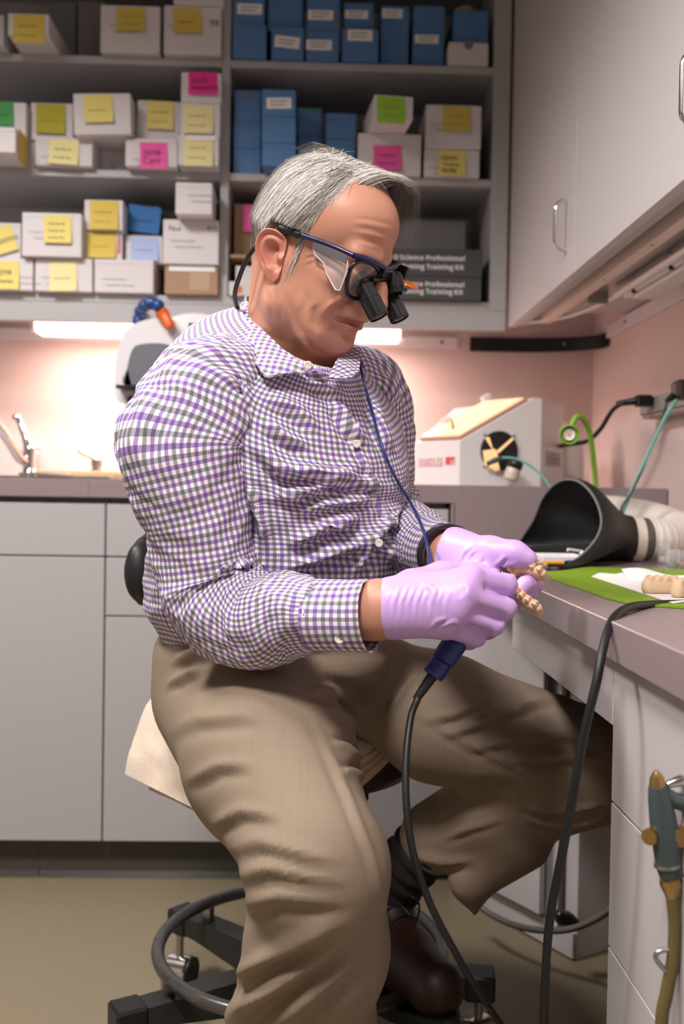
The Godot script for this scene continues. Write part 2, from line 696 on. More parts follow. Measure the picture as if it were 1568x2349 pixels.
func shelf_wall() -> void:
	var t := thing("wall_shelf_unit", "grey open wall shelf unit full of small boxes above the sink counter", "shelf", Vector3(-0.9, 1.316, -2.865))
	var o := t.position
	var add := func(called: String, a: Vector3, b: Vector3) -> void: put(called, plank(a - o, b - o, 0.0012), M.shelf, t)
	add.call("side_panel", Vector3(0.44, 1.366, -2.86), Vector3(0.484, 2.436, -2.55))
	add.call("side_panel", Vector3(-1.52, 1.316, -2.86), Vector3(-1.50, 2.436, -2.55))
	add.call("divider", Vector3(-0.250, 1.387, -2.845), Vector3(-0.2285, 2.436, -2.55))
	add.call("back_panel", Vector3(-1.50, 1.36, -2.862), Vector3(0.44, 2.436, -2.848))
	for y in [1.70, 1.985, 2.27]:
		add.call("shelf_board", Vector3(-1.50, y - 0.019, -2.847), Vector3(-0.250, y, -2.552))
		add.call("shelf_board", Vector3(-0.2285, y - 0.019, -2.847), Vector3(0.44, y, -2.552))
	add.call("bottom_board", Vector3(-1.50, 1.366, -2.847), Vector3(0.44, 1.386, -2.571))
	add.call("front_rail", Vector3(-1.50, 1.316, -2.57), Vector3(0.4835, 1.3655, -2.5505))
	add.call("front_rail", Vector3(-1.50, 1.3657, -2.57), Vector3(0.4395, 1.387, -2.55))
	add.call("top_board", Vector3(-1.52, 2.416, -2.86), Vector3(0.484, 2.436, -2.55))
	# two fluorescent strips under the shelf, both lit
	for k in 2:
		var x0: float = [-0.755, -0.19][k]
		var x1: float = [-0.225, 0.236][k]
		var f := thing("under_shelf_light", ["lit fluorescent strip under the shelf, over the counter left of the wall machine", "lit fluorescent strip under the shelf behind the technician's head"][k], "light", Vector3((x0 + x1) / 2, 1.366, -2.70), "lit strips under the wall shelf")
		var w := x1 - x0
		put("housing", Shape.new().box(Vector3(0, -0.012, 0.0), Vector3(w, 0.024, 0.12)), M.white_metal, f)
		var em := mat("strip_lens", rgb8(250, 240, 230), 0.5)
		em.emission_enabled = true
		em.emission = Color(1.0, 0.90, 0.85)
		em.emission_energy_multiplier = 3.0
		var lens := Shape.new()
		var ring := PackedVector2Array([Vector2(-0.056, -0.025), Vector2(-0.048, -0.052), Vector2(-0.035, -0.062), Vector2(0.035, -0.062), Vector2(0.048, -0.052), Vector2(0.056, -0.025)])
		lens.prism(ring, w - 0.03, Transform3D(Basis(Vector3(0, 0, 1), Vector3(0, 1, 0), Vector3(1, 0, 0)), Vector3(-w / 2 + 0.015, 0, 0)))
		put("light_lens", lens, em, f)
		for s in [-1, 1]:
			put("end_cap", Shape.new().box(Vector3(s * (w / 2 - 0.007), -0.042, 0), Vector3(0.013, 0.036, 0.112)), M.white_metal, f)
		var a := AreaLight3D.new()
		a.name = "lamp_light"
		a.area_size = Vector2(w - 0.04, 0.07)
		a.light_color = Color(1.0, 0.86, 0.81)
		a.light_energy = UNDER
		a.shadow_enabled = true
		a.rotation = Vector3(-PI / 2, 0, 0)
		a.position = Vector3(0, -0.0655, 0)
		f.add_child(a)
	# white mounting strips on the walls, black flexible strip round the corner
	var rail := func(a: Vector3, b: Vector3, label: String) -> void:
		var q := thing("mounting_strip", label, "strip", (a + b) / 2, "white mounting strips on the wall")
		put("channel", Shape.new().box(Vector3.ZERO, (b - a).abs(), 0.002), M.white_metal, q)
		var along := (b - a).abs()
		for s in [-0.42, 0.42]:
			var p := Vector3(along.x * s, 0, 0) if along.x > along.z else Vector3(0, 0, along.z * s)
			var nrm := Vector3(0, 0, 1) if along.x > along.z else Vector3(-1, 0, 0)
			var face := nrm * (along.z if along.x > along.z else along.x) / 2
			put("screw", Shape.new().tube(PackedVector3Array([p + face, p + face + nrm * 0.003]), 0.004, 10), M.black_plastic, q)
	rail.call(Vector3(-1.5, 1.312, -2.864), Vector3(-0.40, 1.345, -2.852), "white mounting strip on the pink wall above the taps")
	rail.call(Vector3(-0.18, 1.312, -2.864), Vector3(0.405, 1.345, -2.852), "white mounting strip on the pink wall behind the white blasting cabinet")
	rail.call(Vector3(0.787, 1.325, -2.70), Vector3(0.799, 1.36, -0.6), "white mounting strip on the side wall above the outlet channel")
	var path := PackedVector3Array([Vector3(0.44, 0, -2.853), Vector3(0.52, 0, -2.853)])
	for k in 13:
		var a2 := PI / 2 * k / 12.0
		path.append(Vector3(0.793 - 0.24 * (1 - sin(a2)), 0, -2.858 + 0.005 + 0.13 * (1 - cos(a2))))
	path.append(Vector3(0.793, 0, -2.70))
	var pts := PackedVector3Array()
	for y in [1.305, 1.345]:
		for q in path:
			pts.append(Vector3(q.x, y, q.z))
	var strip := put("cove_strip", Shape.new().sheet(pts, path.size(), 2, 0.004), M.black_rubber)
	tag(strip, "black flexible strip bent round the corner of the pink walls", "strip")
	put("screw", Shape.new().ball(Vector3(0.70, 1.325, -2.808), Vector3.ONE * 0.004), M.steel, strip)
	for k in 1:
		var c := PackedVector3Array()
		for i in 60:
			c.append(Vector3(0.24 + 0.20 * i / 59.0, 1.355 - 0.012 * sin(i / 59.0 * PI), -2.63 + 0.02 * i / 59.0))
		var radii := []
		for i in 60:
			radii.append(0.0055 if i % 2 == 0 else 0.0046)
		tag(put("flexible_conduit", Shape.new().tube(c, radii, 8), M.steel), "ribbed metal conduit running from the lit strip to the shelf end", "conduit")

func pull_front(parent: Node, called: String, x0: float, x1: float, y0: float, y1: float, z: float) -> void:
	put(called, plank(Vector3(x0 + 0.0017, y0 + 0.0017, z - 0.018), Vector3(x1 - 0.0017, y1 - 0.0017, z), 0.0012), M.cabinet_base, parent)

func back_counter() -> void:
	# base cabinets, one thing each
	var units := [
		[-1.30, -0.464, "grey base cabinet below the chrome taps, one drawer over one wide door", [[0.742, 0.862, "drawer_front"], [0.10, 0.742, "door"]]],
		[-0.464, 0.02, "grey base cabinet behind the stool, two drawers over a door", [[0.742, 0.862, "drawer_front"], [0.609, 0.742, "drawer_front"], [0.10, 0.609, "door"]]],
		[0.02, 0.305, "narrow grey base cabinet beside the grey step panel", [[0.742, 0.862, "drawer_front"], [0.10, 0.742, "door"]]],
	]
	for u in units:
		var t := thing("base_cabinet", u[2], "cabinet", Vector3.ZERO, "base cabinets under the sink counter")
		put("body", plank(Vector3(u[0] + 0.001, 0.10, -2.86), Vector3(u[1] - 0.001, 0.8735, -2.285), 0.001), M.cabinet_base, t)
		put("side_edge", plank(Vector3(u[0] + 0.003, 0.10, -2.2845), Vector3(u[0] + 0.018, 0.86, -2.2555), 0.0005), M.cabinet_base, t)
		put("side_edge", plank(Vector3(u[1] - 0.018, 0.10, -2.2845), Vector3(u[1] - 0.003, 0.86, -2.2555), 0.0005), M.cabinet_base, t)
		put("plinth", plank(Vector3(u[0] + 0.001, 0.0, -2.85), Vector3(u[1] - 0.001, 0.0995, -2.3055), 0), M.cabinet_base, t)
		for f in u[3]:
			pull_front(t, f[2], u[0], u[1], f[0], f[1], -2.237)
	# worktop with a hole for the sink, the step at its right end
	var top := thing("countertop", "mauve grey speckled laminate counter under the wall shelf", "counter", Vector3(-0.5, 0.874, -2.54))
	var o := top.position
	var s := Shape.new()
	s.append_box(Vector3(-2.29, 0.874, -2.862) - o, Vector3(-1.02, 0.915, -2.228) - o)
	s.append_box(Vector3(-0.50, 0.874, -2.862) - o, Vector3(0.797, 0.915, -2.228) - o)
	s.append_box(Vector3(-1.02, 0.874, -2.34) - o, Vector3(-0.50, 0.915, -2.228) - o)
	s.append_box(Vector3(-1.02, 0.874, -2.862) - o, Vector3(-0.50, 0.915, -2.74) - o)
	put("worktop", s, M.laminate, top)
	put("step_panel", plank(Vector3(0.317, 0.7715, -2.244) - o, Vector3(0.797, 0.9154, -2.2265) - o), M.laminate, top)
	put("step_end", plank(Vector3(0.308, 0.10, -2.85) - o, Vector3(0.316, 0.8735, -2.228) - o), M.laminate, top)
	# sink
	var k := thing("sink", "shallow stainless sink let into the counter under the shelf", "sink", Vector3(-0.76, 0.915, -2.54))
	var sk := Shape.new()
	sk.append_box(Vector3(-0.285, 0, -0.225), Vector3(-0.262, 0.006, 0.222))
	sk.append_box(Vector3(0.262, 0, -0.225), Vector3(0.285, 0.006, 0.222))
	sk.append_box(Vector3(-0.262, 0, 0.198), Vector3(0.262, 0.006, 0.222))
	sk.append_box(Vector3(-0.262, 0, -0.225), Vector3(0.262, 0.006, -0.19))
	put("rim", sk, M.steel, k)
	var bowl := Shape.new()
	bowl.append_box(Vector3(-0.258, -0.17, -0.19), Vector3(0.258, -0.167, 0.19))
	for q in [-1, 1]:
		bowl.append_box(Vector3(q * 0.258 - 0.0015, -0.167, -0.19), Vector3(q * 0.258 + 0.0015, 0.001, 0.19))
		bowl.append_box(Vector3(-0.256, -0.167, q * 0.19 - 0.0015), Vector3(0.256, 0.001, q * 0.19 + 0.0015))
	put("bowl", bowl, M.steel, k)
	# tall faucet: body, lever and angled spout, measured in the photograph
	var f := thing("kitchen_faucet", "tall chrome faucet with a long angled spout and raised lever", "faucet", at(68, 1090, 2.66))
	var fo := f.position
	var bp := func(px: float, py: float, d: float) -> Vector3: return at(px, py, d) - fo
	var base := bp.call(68, 1090, 2.66) as Vector3
	base.y = 0.921 - fo.y
	put("base", Shape.new().smooth_lathe([Vector2(0, 0), Vector2(0.026, 0), Vector2(0.027, 0.006), Vector2(0.019, 0.012), Vector2(0.0175, 0.03), Vector2(0.0175, 0.075), Vector2(0.013, 0.085), Vector2(0, 0.086)], Transform3D(Basis(), base)), M.chrome, f)
	put("lever", Shape.new().tube(curve([bp.call(68, 1035, 2.66), bp.call(60, 1005, 2.66), bp.call(48, 975, 2.66), bp.call(40, 955, 2.66)], 5), [0.014, 0.014, 0.014, 0.013, 0.013, 0.012, 0.011, 0.011, 0.01, 0.01, 0.009, 0.0085, 0.009, 0.0095, 0.01, 0.009], 12), M.chrome, f)
	put("lever_tip", Shape.new().ball(bp.call(38, 957, 2.66), Vector3(0.012, 0.009, 0.010)), M.chrome, f)
	put("spout", Shape.new().tube(curve([bp.call(64, 1060, 2.66), bp.call(45, 1050, 2.63), bp.call(20, 1010, 2.58), bp.call(-30, 945, 2.52), bp.call(-60, 925, 2.48)], 6), 0.0135, 12), M.chrome, f)
	var sd := thing("soap_dispenser", "short chrome dispenser with an ivory cap behind the faucet", "dispenser", at(80, 1090, 2.76))
	sd.position.y = 0.915
	put("bottle", Shape.new().smooth_lathe([Vector2(0, 0), Vector2(0.016, 0), Vector2(0.016, 0.07), Vector2(0.011, 0.075), Vector2(0.011, 0.085), Vector2(0, 0.085)], Transform3D()), M.chrome, sd)
	put("cap", Shape.new().smooth_lathe([Vector2(0, 0.083), Vector2(0.017, 0.084), Vector2(0.018, 0.098), Vector2(0.010, 0.104), Vector2(0, 0.105)], Transform3D()), M.paper, sd)
	var tp := thing("small_tap", "small chrome tap with a thin lever beside the tray", "tap", at(221, 1093, 2.60))
	tp.position.y = 0.9215
	put("post", Shape.new().lathe([Vector2(0, 0), Vector2(0.0135, 0), Vector2(0.0135, 0.022), Vector2(0.0115, 0.024), Vector2(0.0115, 0.028), Vector2(0.0135, 0.03), Vector2(0.0135, 0.047), Vector2(0.008, 0.052), Vector2(0, 0.052)], Transform3D()), M.steel, tp)
	put("lever", Shape.new().tube(PackedVector3Array([Vector3(-0.002, 0.048, 0), Vector3(-0.03, 0.06, 0.004), Vector3(-0.048, 0.068, 0.006)]), [0.0055, 0.0045, 0.0055], 8), M.chrome, tp)
	var tr := thing("wooden_tray", "pale wooden board lying on the sink rim by the small tap", "board", Vector3(-0.60, 0.922, -2.62))
	put("board", Shape.new().box(Vector3(0, 0.008, 0), Vector3(0.20, 0.016, 0.18), 0.003), mat("pale_wood", rgb8(222, 184, 140), 0.6), tr)
	for q in 3:
		var kn := put("sculpting_tool", Shape.new().tube(PackedVector3Array([Vector3(0, 0, 0), Vector3(0.03 + 0.012 * q, 0.001, 0.01), Vector3(0.10 + 0.01 * q, 0, 0.02)]), [0.002, 0.004, 0.002], 8), M.steel)
		kn.position = Vector3(-0.69 + 0.008 * q, 0.9255, -2.345 + 0.012 * q)
		tag(kn, ["shortest thin steel sculpting tool lying on the sink rim", "middle-sized thin steel sculpting tool lying on the sink rim", "longest thin steel sculpting tool lying on the sink rim"][q], "tool", "tools on the sink rim")
	wall_machine()
	blaster()

func rounded(p: PackedVector2Array) -> PackedVector2Array:      # a polygon drawn with soft corners
	var out := PackedVector2Array()
	var n := p.size()
	for i in n:
		for k in 4:
			out.append(p[i].cubic_interpolate(p[(i + 1) % n], p[(i + n - 1) % n], p[(i + 2) % n], k / 4.0))
	return out

func wall_machine() -> void:      # round model trimmer with a grey window, a blue and orange jointed nozzle
	var c := at(445, 850, 2.49)
	var t := thing("model_trimmer", "round white model trimmer with grey window standing at the wall", "machine", Vector3(c.x, 0.915, c.z))
	var o := t.position
	# drum: a thick rounded disc facing the room, rounded rear housing
	var drum := Shape.new()
	var face := Transform3D(Basis(Vector3(1, 0, 0), Vector3(0, 0, 1), Vector3(0, -1, 0)), c - o)
	drum.smooth_lathe([Vector2(0, -0.05), Vector2(0.10, -0.05), Vector2(0.138, -0.047), Vector2(0.145, -0.04), Vector2(0.1455, -0.01), Vector2(0.141, 0.002), Vector2(0.134, 0.008), Vector2(0.0, 0.010)], face, 48)
	put("drum", drum, M.white_plastic, t)
	# front shell on the left half: a clear-white hood with a grey window
	var hood := PackedVector2Array()
	for q in [[262, 860], [268, 810], [285, 762], [315, 740], [360, 730], [405, 738], [430, 770], [432, 830], [432, 930], [340, 940], [275, 925], [263, 905]]:
		var p := at(q[0], q[1], 2.43)
		hood.append(Vector2(p.x - o.x, p.y - o.y))
	hood = rounded(hood)
	put("hood", Shape.new().prism(hood, 0.07, Transform3D(Basis(), Vector3(0, 0, -2.50 - o.z))), mat("hood_shell", rgb8(222, 219, 222), 0.3), t)
	var win := PackedVector2Array()
	for q in [[290, 885], [292, 845], [305, 800], [330, 789], [378, 789], [405, 805], [420, 840], [422, 890]]:
		var p := at(q[0], q[1], 2.425)
		win.append(Vector2(p.x - o.x, p.y - o.y))
	win = rounded(win)
	put("window", Shape.new().prism(win, 0.006, Transform3D(Basis(), Vector3(0, 0, -2.428 - o.z))), mat("smoke_window", rgb8(112, 114, 120), 0.25), t)
	var a := at(272, 890, 2.41)
	put("table", plank(Vector3(a.x - o.x, a.y - o.y - 0.004, -2.43 - o.z), Vector3(a.x - o.x + 0.17, a.y - o.y + 0.004, -2.37 - o.z), 0.002), M.black_plastic, t)
	var gap := PackedVector2Array()
	for q in [[281, 886], [292, 846], [302, 886]]:
		var p := at(q[0], q[1], 2.42)
		gap.append(Vector2(p.x - o.x, p.y - o.y))
	put("opening", Shape.new().prism(gap, 0.004, Transform3D(Basis(), Vector3(0, 0, -2.426 - o.z))), M.hood_shell, t)
	put("badge", plank(at(440, 748, 2.475) - o - Vector3(0.008, 0.012, 0.006), at(440, 748, 2.475) - o + Vector3(0.012, 0.007, 0.006)), M.black_plastic, t)
	put("knob", Shape.new().tube(PackedVector3Array([at(302, 917, 2.41) - o + Vector3(0, 0, -0.02), at(302, 917, 2.41) - o + Vector3(0, 0, 0.012)]), 0.009, 14), M.black_plastic, t)
	put("stand", plank(Vector3(c.x - 0.12 - o.x, 0, -2.80 - o.z), Vector3(c.x + 0.14 - o.x, 0.10, -2.40 - o.z), 0.01), M.white_plastic, t)
	# jointed nozzle: each bead its own piece
	var pts := curve([at(318, 738, 2.54), at(322, 715, 2.53), at(336, 698, 2.43), at(356, 697, 2.42), at(372, 712, 2.41)], 3)
	for i in 7:
		var k := i * 12 / 7
		put("hose_bead", Shape.new().ball(pts[mini(int(i * 1.75), pts.size() - 1)] - o, Vector3.ONE * 0.0158), mat("nozzle_blue", rgb8(28, 66, 122), 0.35), t)
	var om := mat("nozzle_orange", rgb8(226, 98, 32), 0.4)
	put("nozzle", Shape.new().tube(PackedVector3Array([at(366, 712, 2.41) - o, at(374, 722, 2.415) - o, at(380, 730, 2.41) - o, at(386, 742, 2.405) - o, at(390, 751, 2.405) - o]), [0.015, 0.017, 0.0125, 0.014, 0.012], 14), om, t)

func blaster() -> void:      # white bench blasting cabinet with a sloping lid, round glove port and red maker's mark
	var z0 := -2.30
	var f := func(px: float, py: float) -> Vector3: return at(px, py, 2.30)
	var base_y := 0.9155
	var t := thing("blasting_cabinet", "white metal blasting cabinet with sloping lit lid and round black port", "cabinet", Vector3(0.40, base_y, -2.45))
	var o := t.position
	# it stands at an angle: the port side faces the room, the low front points to the left
	var A := Vector3(at(953, 1104, 2.38).x, base_y, -2.38)      # low front, far corner
	var Bq := Vector3(at(1053, 1107, 2.285).x, base_y, -2.285)      # low front, near corner
	var C := Vector3(at(1238, 1110, 2.33).x, base_y, -2.33)      # rear, near corner
	var D := Vector3(at(1288, 1112, 2.50).x, base_y, -2.50)
	A = Vector3(at(953, 1104, 2.40).x, base_y, -2.40)
	var E := Vector3(at(1042, 932, 2.62).x, base_y, -2.62)
	var low := at(1050, 1012, 2.285).y - base_y
	var high := at(1228, 913, 2.33).y - base_y
	var up := Vector3.UP
	var s := Shape.new()
	var knee := Bq.lerp(C, 0.92)
	var At := A + up * low - o
	var Bt := Bq + up * low - o
	var Kt := knee + up * high - o
	var Ct := C + up * high - o
	var Dt := D + up * high - o
	var Et := E + up * (high - 0.004) - o
	s.quad(A - o, Bq - o, Bt, At)
	s.quad(Bq - o, C - o, Ct, Kt)
	s.tri(Bq - o, Kt, Bt)
	s.quad(C - o, D - o, Dt, Ct)
	s.quad(D - o, E - o, Et, Dt)
	s.quad(E - o, A - o, At, Et)
	s.quad(Kt, Ct, Dt, Et)
	s.quad(Bt, Kt, Et, At)
	s.quad(A - o, E - o, D - o, C - o)
	s.tri(A - o, C - o, Bq - o)
	put("shell", s, M.white_metal, t)
	# lid: pale glass framed by a tan gasket, lit from inside
	var e1 := (knee + up * high) - (Bq + up * low)
	var e2 := (A + up * low) - (Bq + up * low)
	var p0 := Bq + up * low - o
	var nrm := e1.cross(e2).normalized()
	var rect := func(u0: float, u1: float, v0: float, v1: float, lift: float, thick: float) -> Shape:
		var q := Shape.new()
		var a: Vector3 = p0 + e1 * u0 + e2 * v0 + nrm * lift
		var b: Vector3 = p0 + e1 * u1 + e2 * v0 + nrm * lift
		var c2: Vector3 = p0 + e1 * u1 + e2 * v1 + nrm * lift
		var d: Vector3 = p0 + e1 * u0 + e2 * v1 + nrm * lift
		var w: Vector3 = nrm * thick
		q.quad(a + w, b + w, c2 + w, d + w)
		q.quad(a, b, b + w, a + w)
		q.quad(b, c2, c2 + w, b + w)
		q.quad(c2, d, d + w, c2 + w)
		q.quad(d, a, a + w, d + w)
		return q
	put("gasket", rect.call(0.05, 0.95, 0.08, 1.0, 0.0, 0.006), mat("gasket", rgb8(186, 140, 120), 0.6), t)
	var lit := mat("lid_light", rgb8(250, 228, 196), 0.15)
	lit.emission_enabled = true
	lit.emission = Color(1.0, 0.80, 0.58)
	lit.emission_energy_multiplier = 0.55
	put("lid_light_window", rect.call(0.08, 0.93, 0.12, 0.97, 0.006, 0.004), lit, t)
	for u in [0.35, 0.9]:
		put("hinge", rect.call(u, u + 0.10, 0.9, 0.98, 0.010, 0.012), M.white_metal, t)
	put("latch", Shape.new().tube(PackedVector3Array([p0 + e1 * 0.22 + e2 * 0.5 + nrm * 0.008, p0 + e1 * 0.24 + e2 * 0.5 + nrm * 0.022, p0 + e1 * 0.30 + e2 * 0.62 + nrm * 0.024]), 0.003, 8), M.brass, t)
	# port in the near side
	var side_n := (C - Bq).cross(up).normalized()
	if side_n.z < 0:
		side_n = -side_n
	var along := (C - Bq).normalized()
	var pc := at(1146, 1034, 2.30)
	pc = Bq + along * (pc - Bq).dot(along) + up * (pc.y - Bq.y) - o
	var px := Transform3D(Basis(along, side_n, along.cross(side_n)), pc)
	put("port", Shape.new().lathe([Vector2(0, 0.0), Vector2(0.046, 0.0), Vector2(0.046, 0.005), Vector2(0.043, 0.006), Vector2(0, 0.006)], px, 40), M.black_rubber, t)
	var star := mat("port_light", rgb8(250, 214, 160), 0.5)
	star.emission_enabled = true
	star.emission = Color(1.0, 0.78, 0.50)
	star.emission_energy_multiplier = 0.55
	# slits of the rubber iris stand open: the lit inside shows through
	var ctr := Vector2(1134, 1038)
	for slit in [[[1108, 1004], [1119, 1003], [1130, 1036]], [[1177, 1003], [1180, 1008], [1142, 1040], [1136, 1036]], [[1103, 1034], [1134, 1030], [1141, 1046], [1112, 1070], [1108, 1066]], [[1122, 1058], [1138, 1050], [1146, 1078], [1134, 1082], [1118, 1072]]]:
		var poly := PackedVector2Array()
		for q in slit:
			var w: Vector3 = at(q[0], q[1], 2.30) - o - pc
			poly.append(Vector2(w.dot(along), w.y))
		put("port_light_slit", Shape.new().prism(poly, 0.0012, Transform3D(Basis(along, Vector3.UP, side_n), pc + side_n * 0.0064)), star, t)
	for k in 4:
		var a2 := PI / 4 + k * PI / 2
		put("bolt", Shape.new().ball(pc + (along * cos(a2) + Vector3.UP * sin(a2)) * 0.052 + side_n * 0.002, Vector3.ONE * 0.0032), M.steel, t)
	# maker's mark on the low front, small plate on the rear side
	var fr_n := (A - Bq).cross(up).normalized()
	if fr_n.x > 0:
		fr_n = -fr_n
	var fa := (Bq - A).normalized()
	var b := Basis(fa, Vector3.UP, fa.cross(Vector3.UP).normalized())
	var org := A.lerp(Bq, 0.06) + up * low * 0.52 - o + b.z * 0.0006
	var wide := A.distance_to(Bq)
	var wd := words("HANDLER", 0.030, M.red_print, t, Transform3D(b.scaled_local(Vector3(wide / 0.255, 0.85, 1)), org), "maker_mark", "Droid Serif")
	put("maker_emblem", Shape.new().box(A.lerp(Bq, 0.79) + up * low * 0.56 - o + b.z * 0.0006, Vector3(wide * 0.20, 0.018, 0.0008), 0, b), M.red_print, t)
	words("H", 0.019, M.paper, t, Transform3D(b.scaled_local(Vector3(wide / 0.15, 0.9, 1)), A.lerp(Bq, 0.80) + up * (low * 0.56 - 0.005) - o + b.z * 0.0013), "emblem_letter")
	var rs := (D - C).normalized()
	var rb := Basis(rs, Vector3.UP, rs.cross(Vector3.UP).normalized())
	var plate_c := C.lerp(D, 0.55) + up * high * 0.33 - o + rb.z * 0.0006
	put("rating_plate", Shape.new().box(plate_c, Vector3(C.distance_to(D) * 0.7, 0.036, 0.0008), 0, rb), mat("plate_grey", rgb8(176, 168, 168), 0.5), t)
	for k in 3:
		put("rating_text", Shape.new().box(plate_c + Vector3(0, 0.010 - 0.009 * k, 0) + rb.z * 0.0007, Vector3(C.distance_to(D) * [0.3, 0.55, 0.5][k], 0.003, 0.0006), 0, rb), M.red_print if k == 0 else M.print_grey, t)
	# the small blasting pencil with its bottle hanging from the port
	var g := thing("blasting_pencil", "small clear bottle with black cap hooked in the round port", "blasting pencil", at(1150, 1060, 2.26))
	var go := g.position
	put("bottle", Shape.new().smooth_lathe([Vector2(0, 0), Vector2(0.0155, 0.001), Vector2(0.0165, 0.006), Vector2(0.0165, 0.028), Vector2(0.012, 0.033), Vector2(0, 0.034)], Transform3D(Basis(Vector3(0, 0, 1), -0.32), at(1168, 1103, 2.26) - go)), mat("milky", rgb8(206, 190, 178), 0.3), g)
	put("cap", Shape.new().smooth_lathe([Vector2(0, 0.030), Vector2(0.0175, 0.031), Vector2(0.0175, 0.045), Vector2(0.010, 0.05), Vector2(0, 0.05)], Transform3D(Basis(Vector3(0, 0, 1), -0.32), at(1168, 1103, 2.26) - go)), M.black_plastic, g)
	put("pencil", Shape.new().tube(PackedVector3Array([at(1117, 1064, 2.27) - go, at(1135, 1056, 2.26) - go, at(1150, 1050, 2.26) - go]), [0.005, 0.0065, 0.005], 10), M.carton_black, g)
	put("air_line", Shape.new().tube(curve([at(1150, 1050, 2.26) - go, at(1180, 1052, 2.25) - go, at(1215, 1068, 2.24) - go, at(1245, 1095, 2.22) - go, at(1268, 1130, 2.20) - go], 6), 0.0028, 8), M.teal_tube, g)

func right_side() -> void:
	# wall cabinets on the side wall: two units, doors with wire pulls
	var x := 0.490
	var doors := [[-2.548, -1.899, "grey wall cabinet in the corner beside the open shelves"], [-1.895, -1.062, "grey wall cabinet with a scuffed door over the bench"], [-1.058, -0.40, "grey wall cabinet past the scuffed one along the bench"]]
	for k in 3:
		var z0: float = doors[k][0]
		var z1: float = doors[k][1]
		var t := thing("wall_cabinet", doors[k][2], "cabinet", Vector3(0.655, 1.325, (z0 + z1) / 2), "wall cabinets over the bench")
		var o := t.position
		put("body", plank(Vector3(0.534, 1.365, z0) - o, Vector3(0.798, 2.434, z1) - o), M.cabinet, t)
		put("face_frame", plank(Vector3(0.512, 1.328, z0) - o, Vector3(0.532, 1.3645, z1) - o), M.shelf, t)
		var d := put("door", plank(Vector3(x, 1.3235, z0 + 0.0008) - o, Vector3(x + 0.019, 2.432, z1 - 0.0008) - o, 0.0008), M.cabinet, t)
		var hz: float = [-1.963, -1.285, -0.47][k]
		var hy: float = [1.381, 1.377, 1.38][k]
		handle(d, Vector3(x, hy, hz) - o, Vector3(x, hy + 0.096, hz) - o, Vector3(-0.023, 0, 0))
	# light wood cleat under the cabinets and the unlit fluorescent fitting behind it
	var cl := thing("wood_cleat", "long pale wood cleat screwed under the wall cabinets", "cleat", Vector3(0.575, 1.345, -1.5))
	put("batten", Shape.new().box(Vector3.ZERO, Vector3(0.024, 0.034, 2.0), 0.001), mat("cleat_wood", rgb8(222, 204, 192), 0.6), cl)
	for z in [-0.72, -0.48, -0.2, 0.15, 0.55]:
		put("screw", Shape.new().ball(Vector3(-0.004, -0.0172, z), Vector3(0.004, 0.0015, 0.004)), M.brass, cl)
	var f := thing("fluorescent_fitting", "unlit white fluorescent fitting with metal reflector under the wall cabinets", "light fitting", Vector3(0.68, 1.364, -1.35))
	var o2 := f.position
	put("reflector", Shape.new().append_box(Vector3(0.60, 1.348, -2.20) - o2, Vector3(0.664, 1.364, -0.5) - o2), M.steel, f)
	put("end_plate", Shape.new().append_box(Vector3(0.60, 1.322, -2.206) - o2, Vector3(0.645, 1.3475, -2.198) - o2), M.steel, f)
	put("housing", Shape.new().append_box(Vector3(0.665, 1.328, -2.17) - o2, Vector3(0.735, 1.364, -0.5) - o2, 0.006), M.white_metal, f)
	put("cover", Shape.new().append_box(Vector3(0.672, 1.318, -2.12) - o2, Vector3(0.722, 1.3275, -0.5) - o2, 0.004), M.white_plastic, f)
	put("fluorescent_tube", Shape.new().tube(PackedVector3Array([Vector3(0.648, 1.333, -2.15) - o2, Vector3(0.648, 1.333, -0.5) - o2]), 0.008, 12), M.white_plastic, f)
	for z in [-2.10, -1.88, -1.80]:
		put("socket", Shape.new().append_box(Vector3(0.664, 1.326, z) - o2, Vector3(0.672, 1.342, z + 0.012) - o2), M.black_plastic, f)
	var c := curve([Vector3(0.68, 1.352, -2.17), Vector3(0.665, 1.344, -2.28), Vector3(0.62, 1.336, -2.42), Vector3(0.56, 1.334, -2.50), Vector3(0.50, 1.338, -2.555)], 16)
	var radii := []
	for i in c.size():
		radii.append(0.0062 if i % 2 == 0 else 0.005)
	tag(put("flexible_conduit", Shape.new().tube(c, radii, 8), M.white_metal), "white ribbed conduit curving from the unlit fitting into the corner", "conduit")
	# bench: top, apron, drawer cabinet, corner cabinet
	var top := thing("workbench", "mauve grey laminate bench top running along the side wall", "bench", Vector3(0.55, 0.732, -1.0))
	put("slab", plank(Vector3(0.30, 0.732, -2.226) - top.position, Vector3(0.798, 0.771, 0.6) - top.position, 0.0012), M.laminate, top)
	var ap := thing("bench_apron", "grey apron panel under the bench edge across the knee space", "panel", Vector3(0.33, 0.60, -1.27))
	put("panel", plank(Vector3(0.317, 0.655, -1.564) - ap.position, Vector3(0.336, 0.7315, -1.034) - ap.position), M.cabinet, ap)
	put("bracket", plank(Vector3(0.337, 0.655, -1.574) - ap.position, Vector3(0.43, 0.7315, -1.566) - ap.position), M.cabinet, ap)
	put("keyboard_runner", plank(Vector3(0.40, 0.60, -1.50) - ap.position, Vector3(0.415, 0.627, -1.05) - ap.position), M.steel, ap)
	var dc := thing("drawer_cabinet", "grey drawer cabinet under the bench with hoses hanging before it", "cabinet", Vector3(0.55, 0, -0.2))
	var o3 := dc.position
	put("body", plank(Vector3(0.360, 0.0, -1.030) - o3, Vector3(0.795, 0.7315, 0.55) - o3), M.cabinet, dc)
	put("side_edge", plank(Vector3(0.336, 0.0, -1.030) - o3, Vector3(0.3595, 0.7315, -1.014) - o3), M.cabinet, dc)
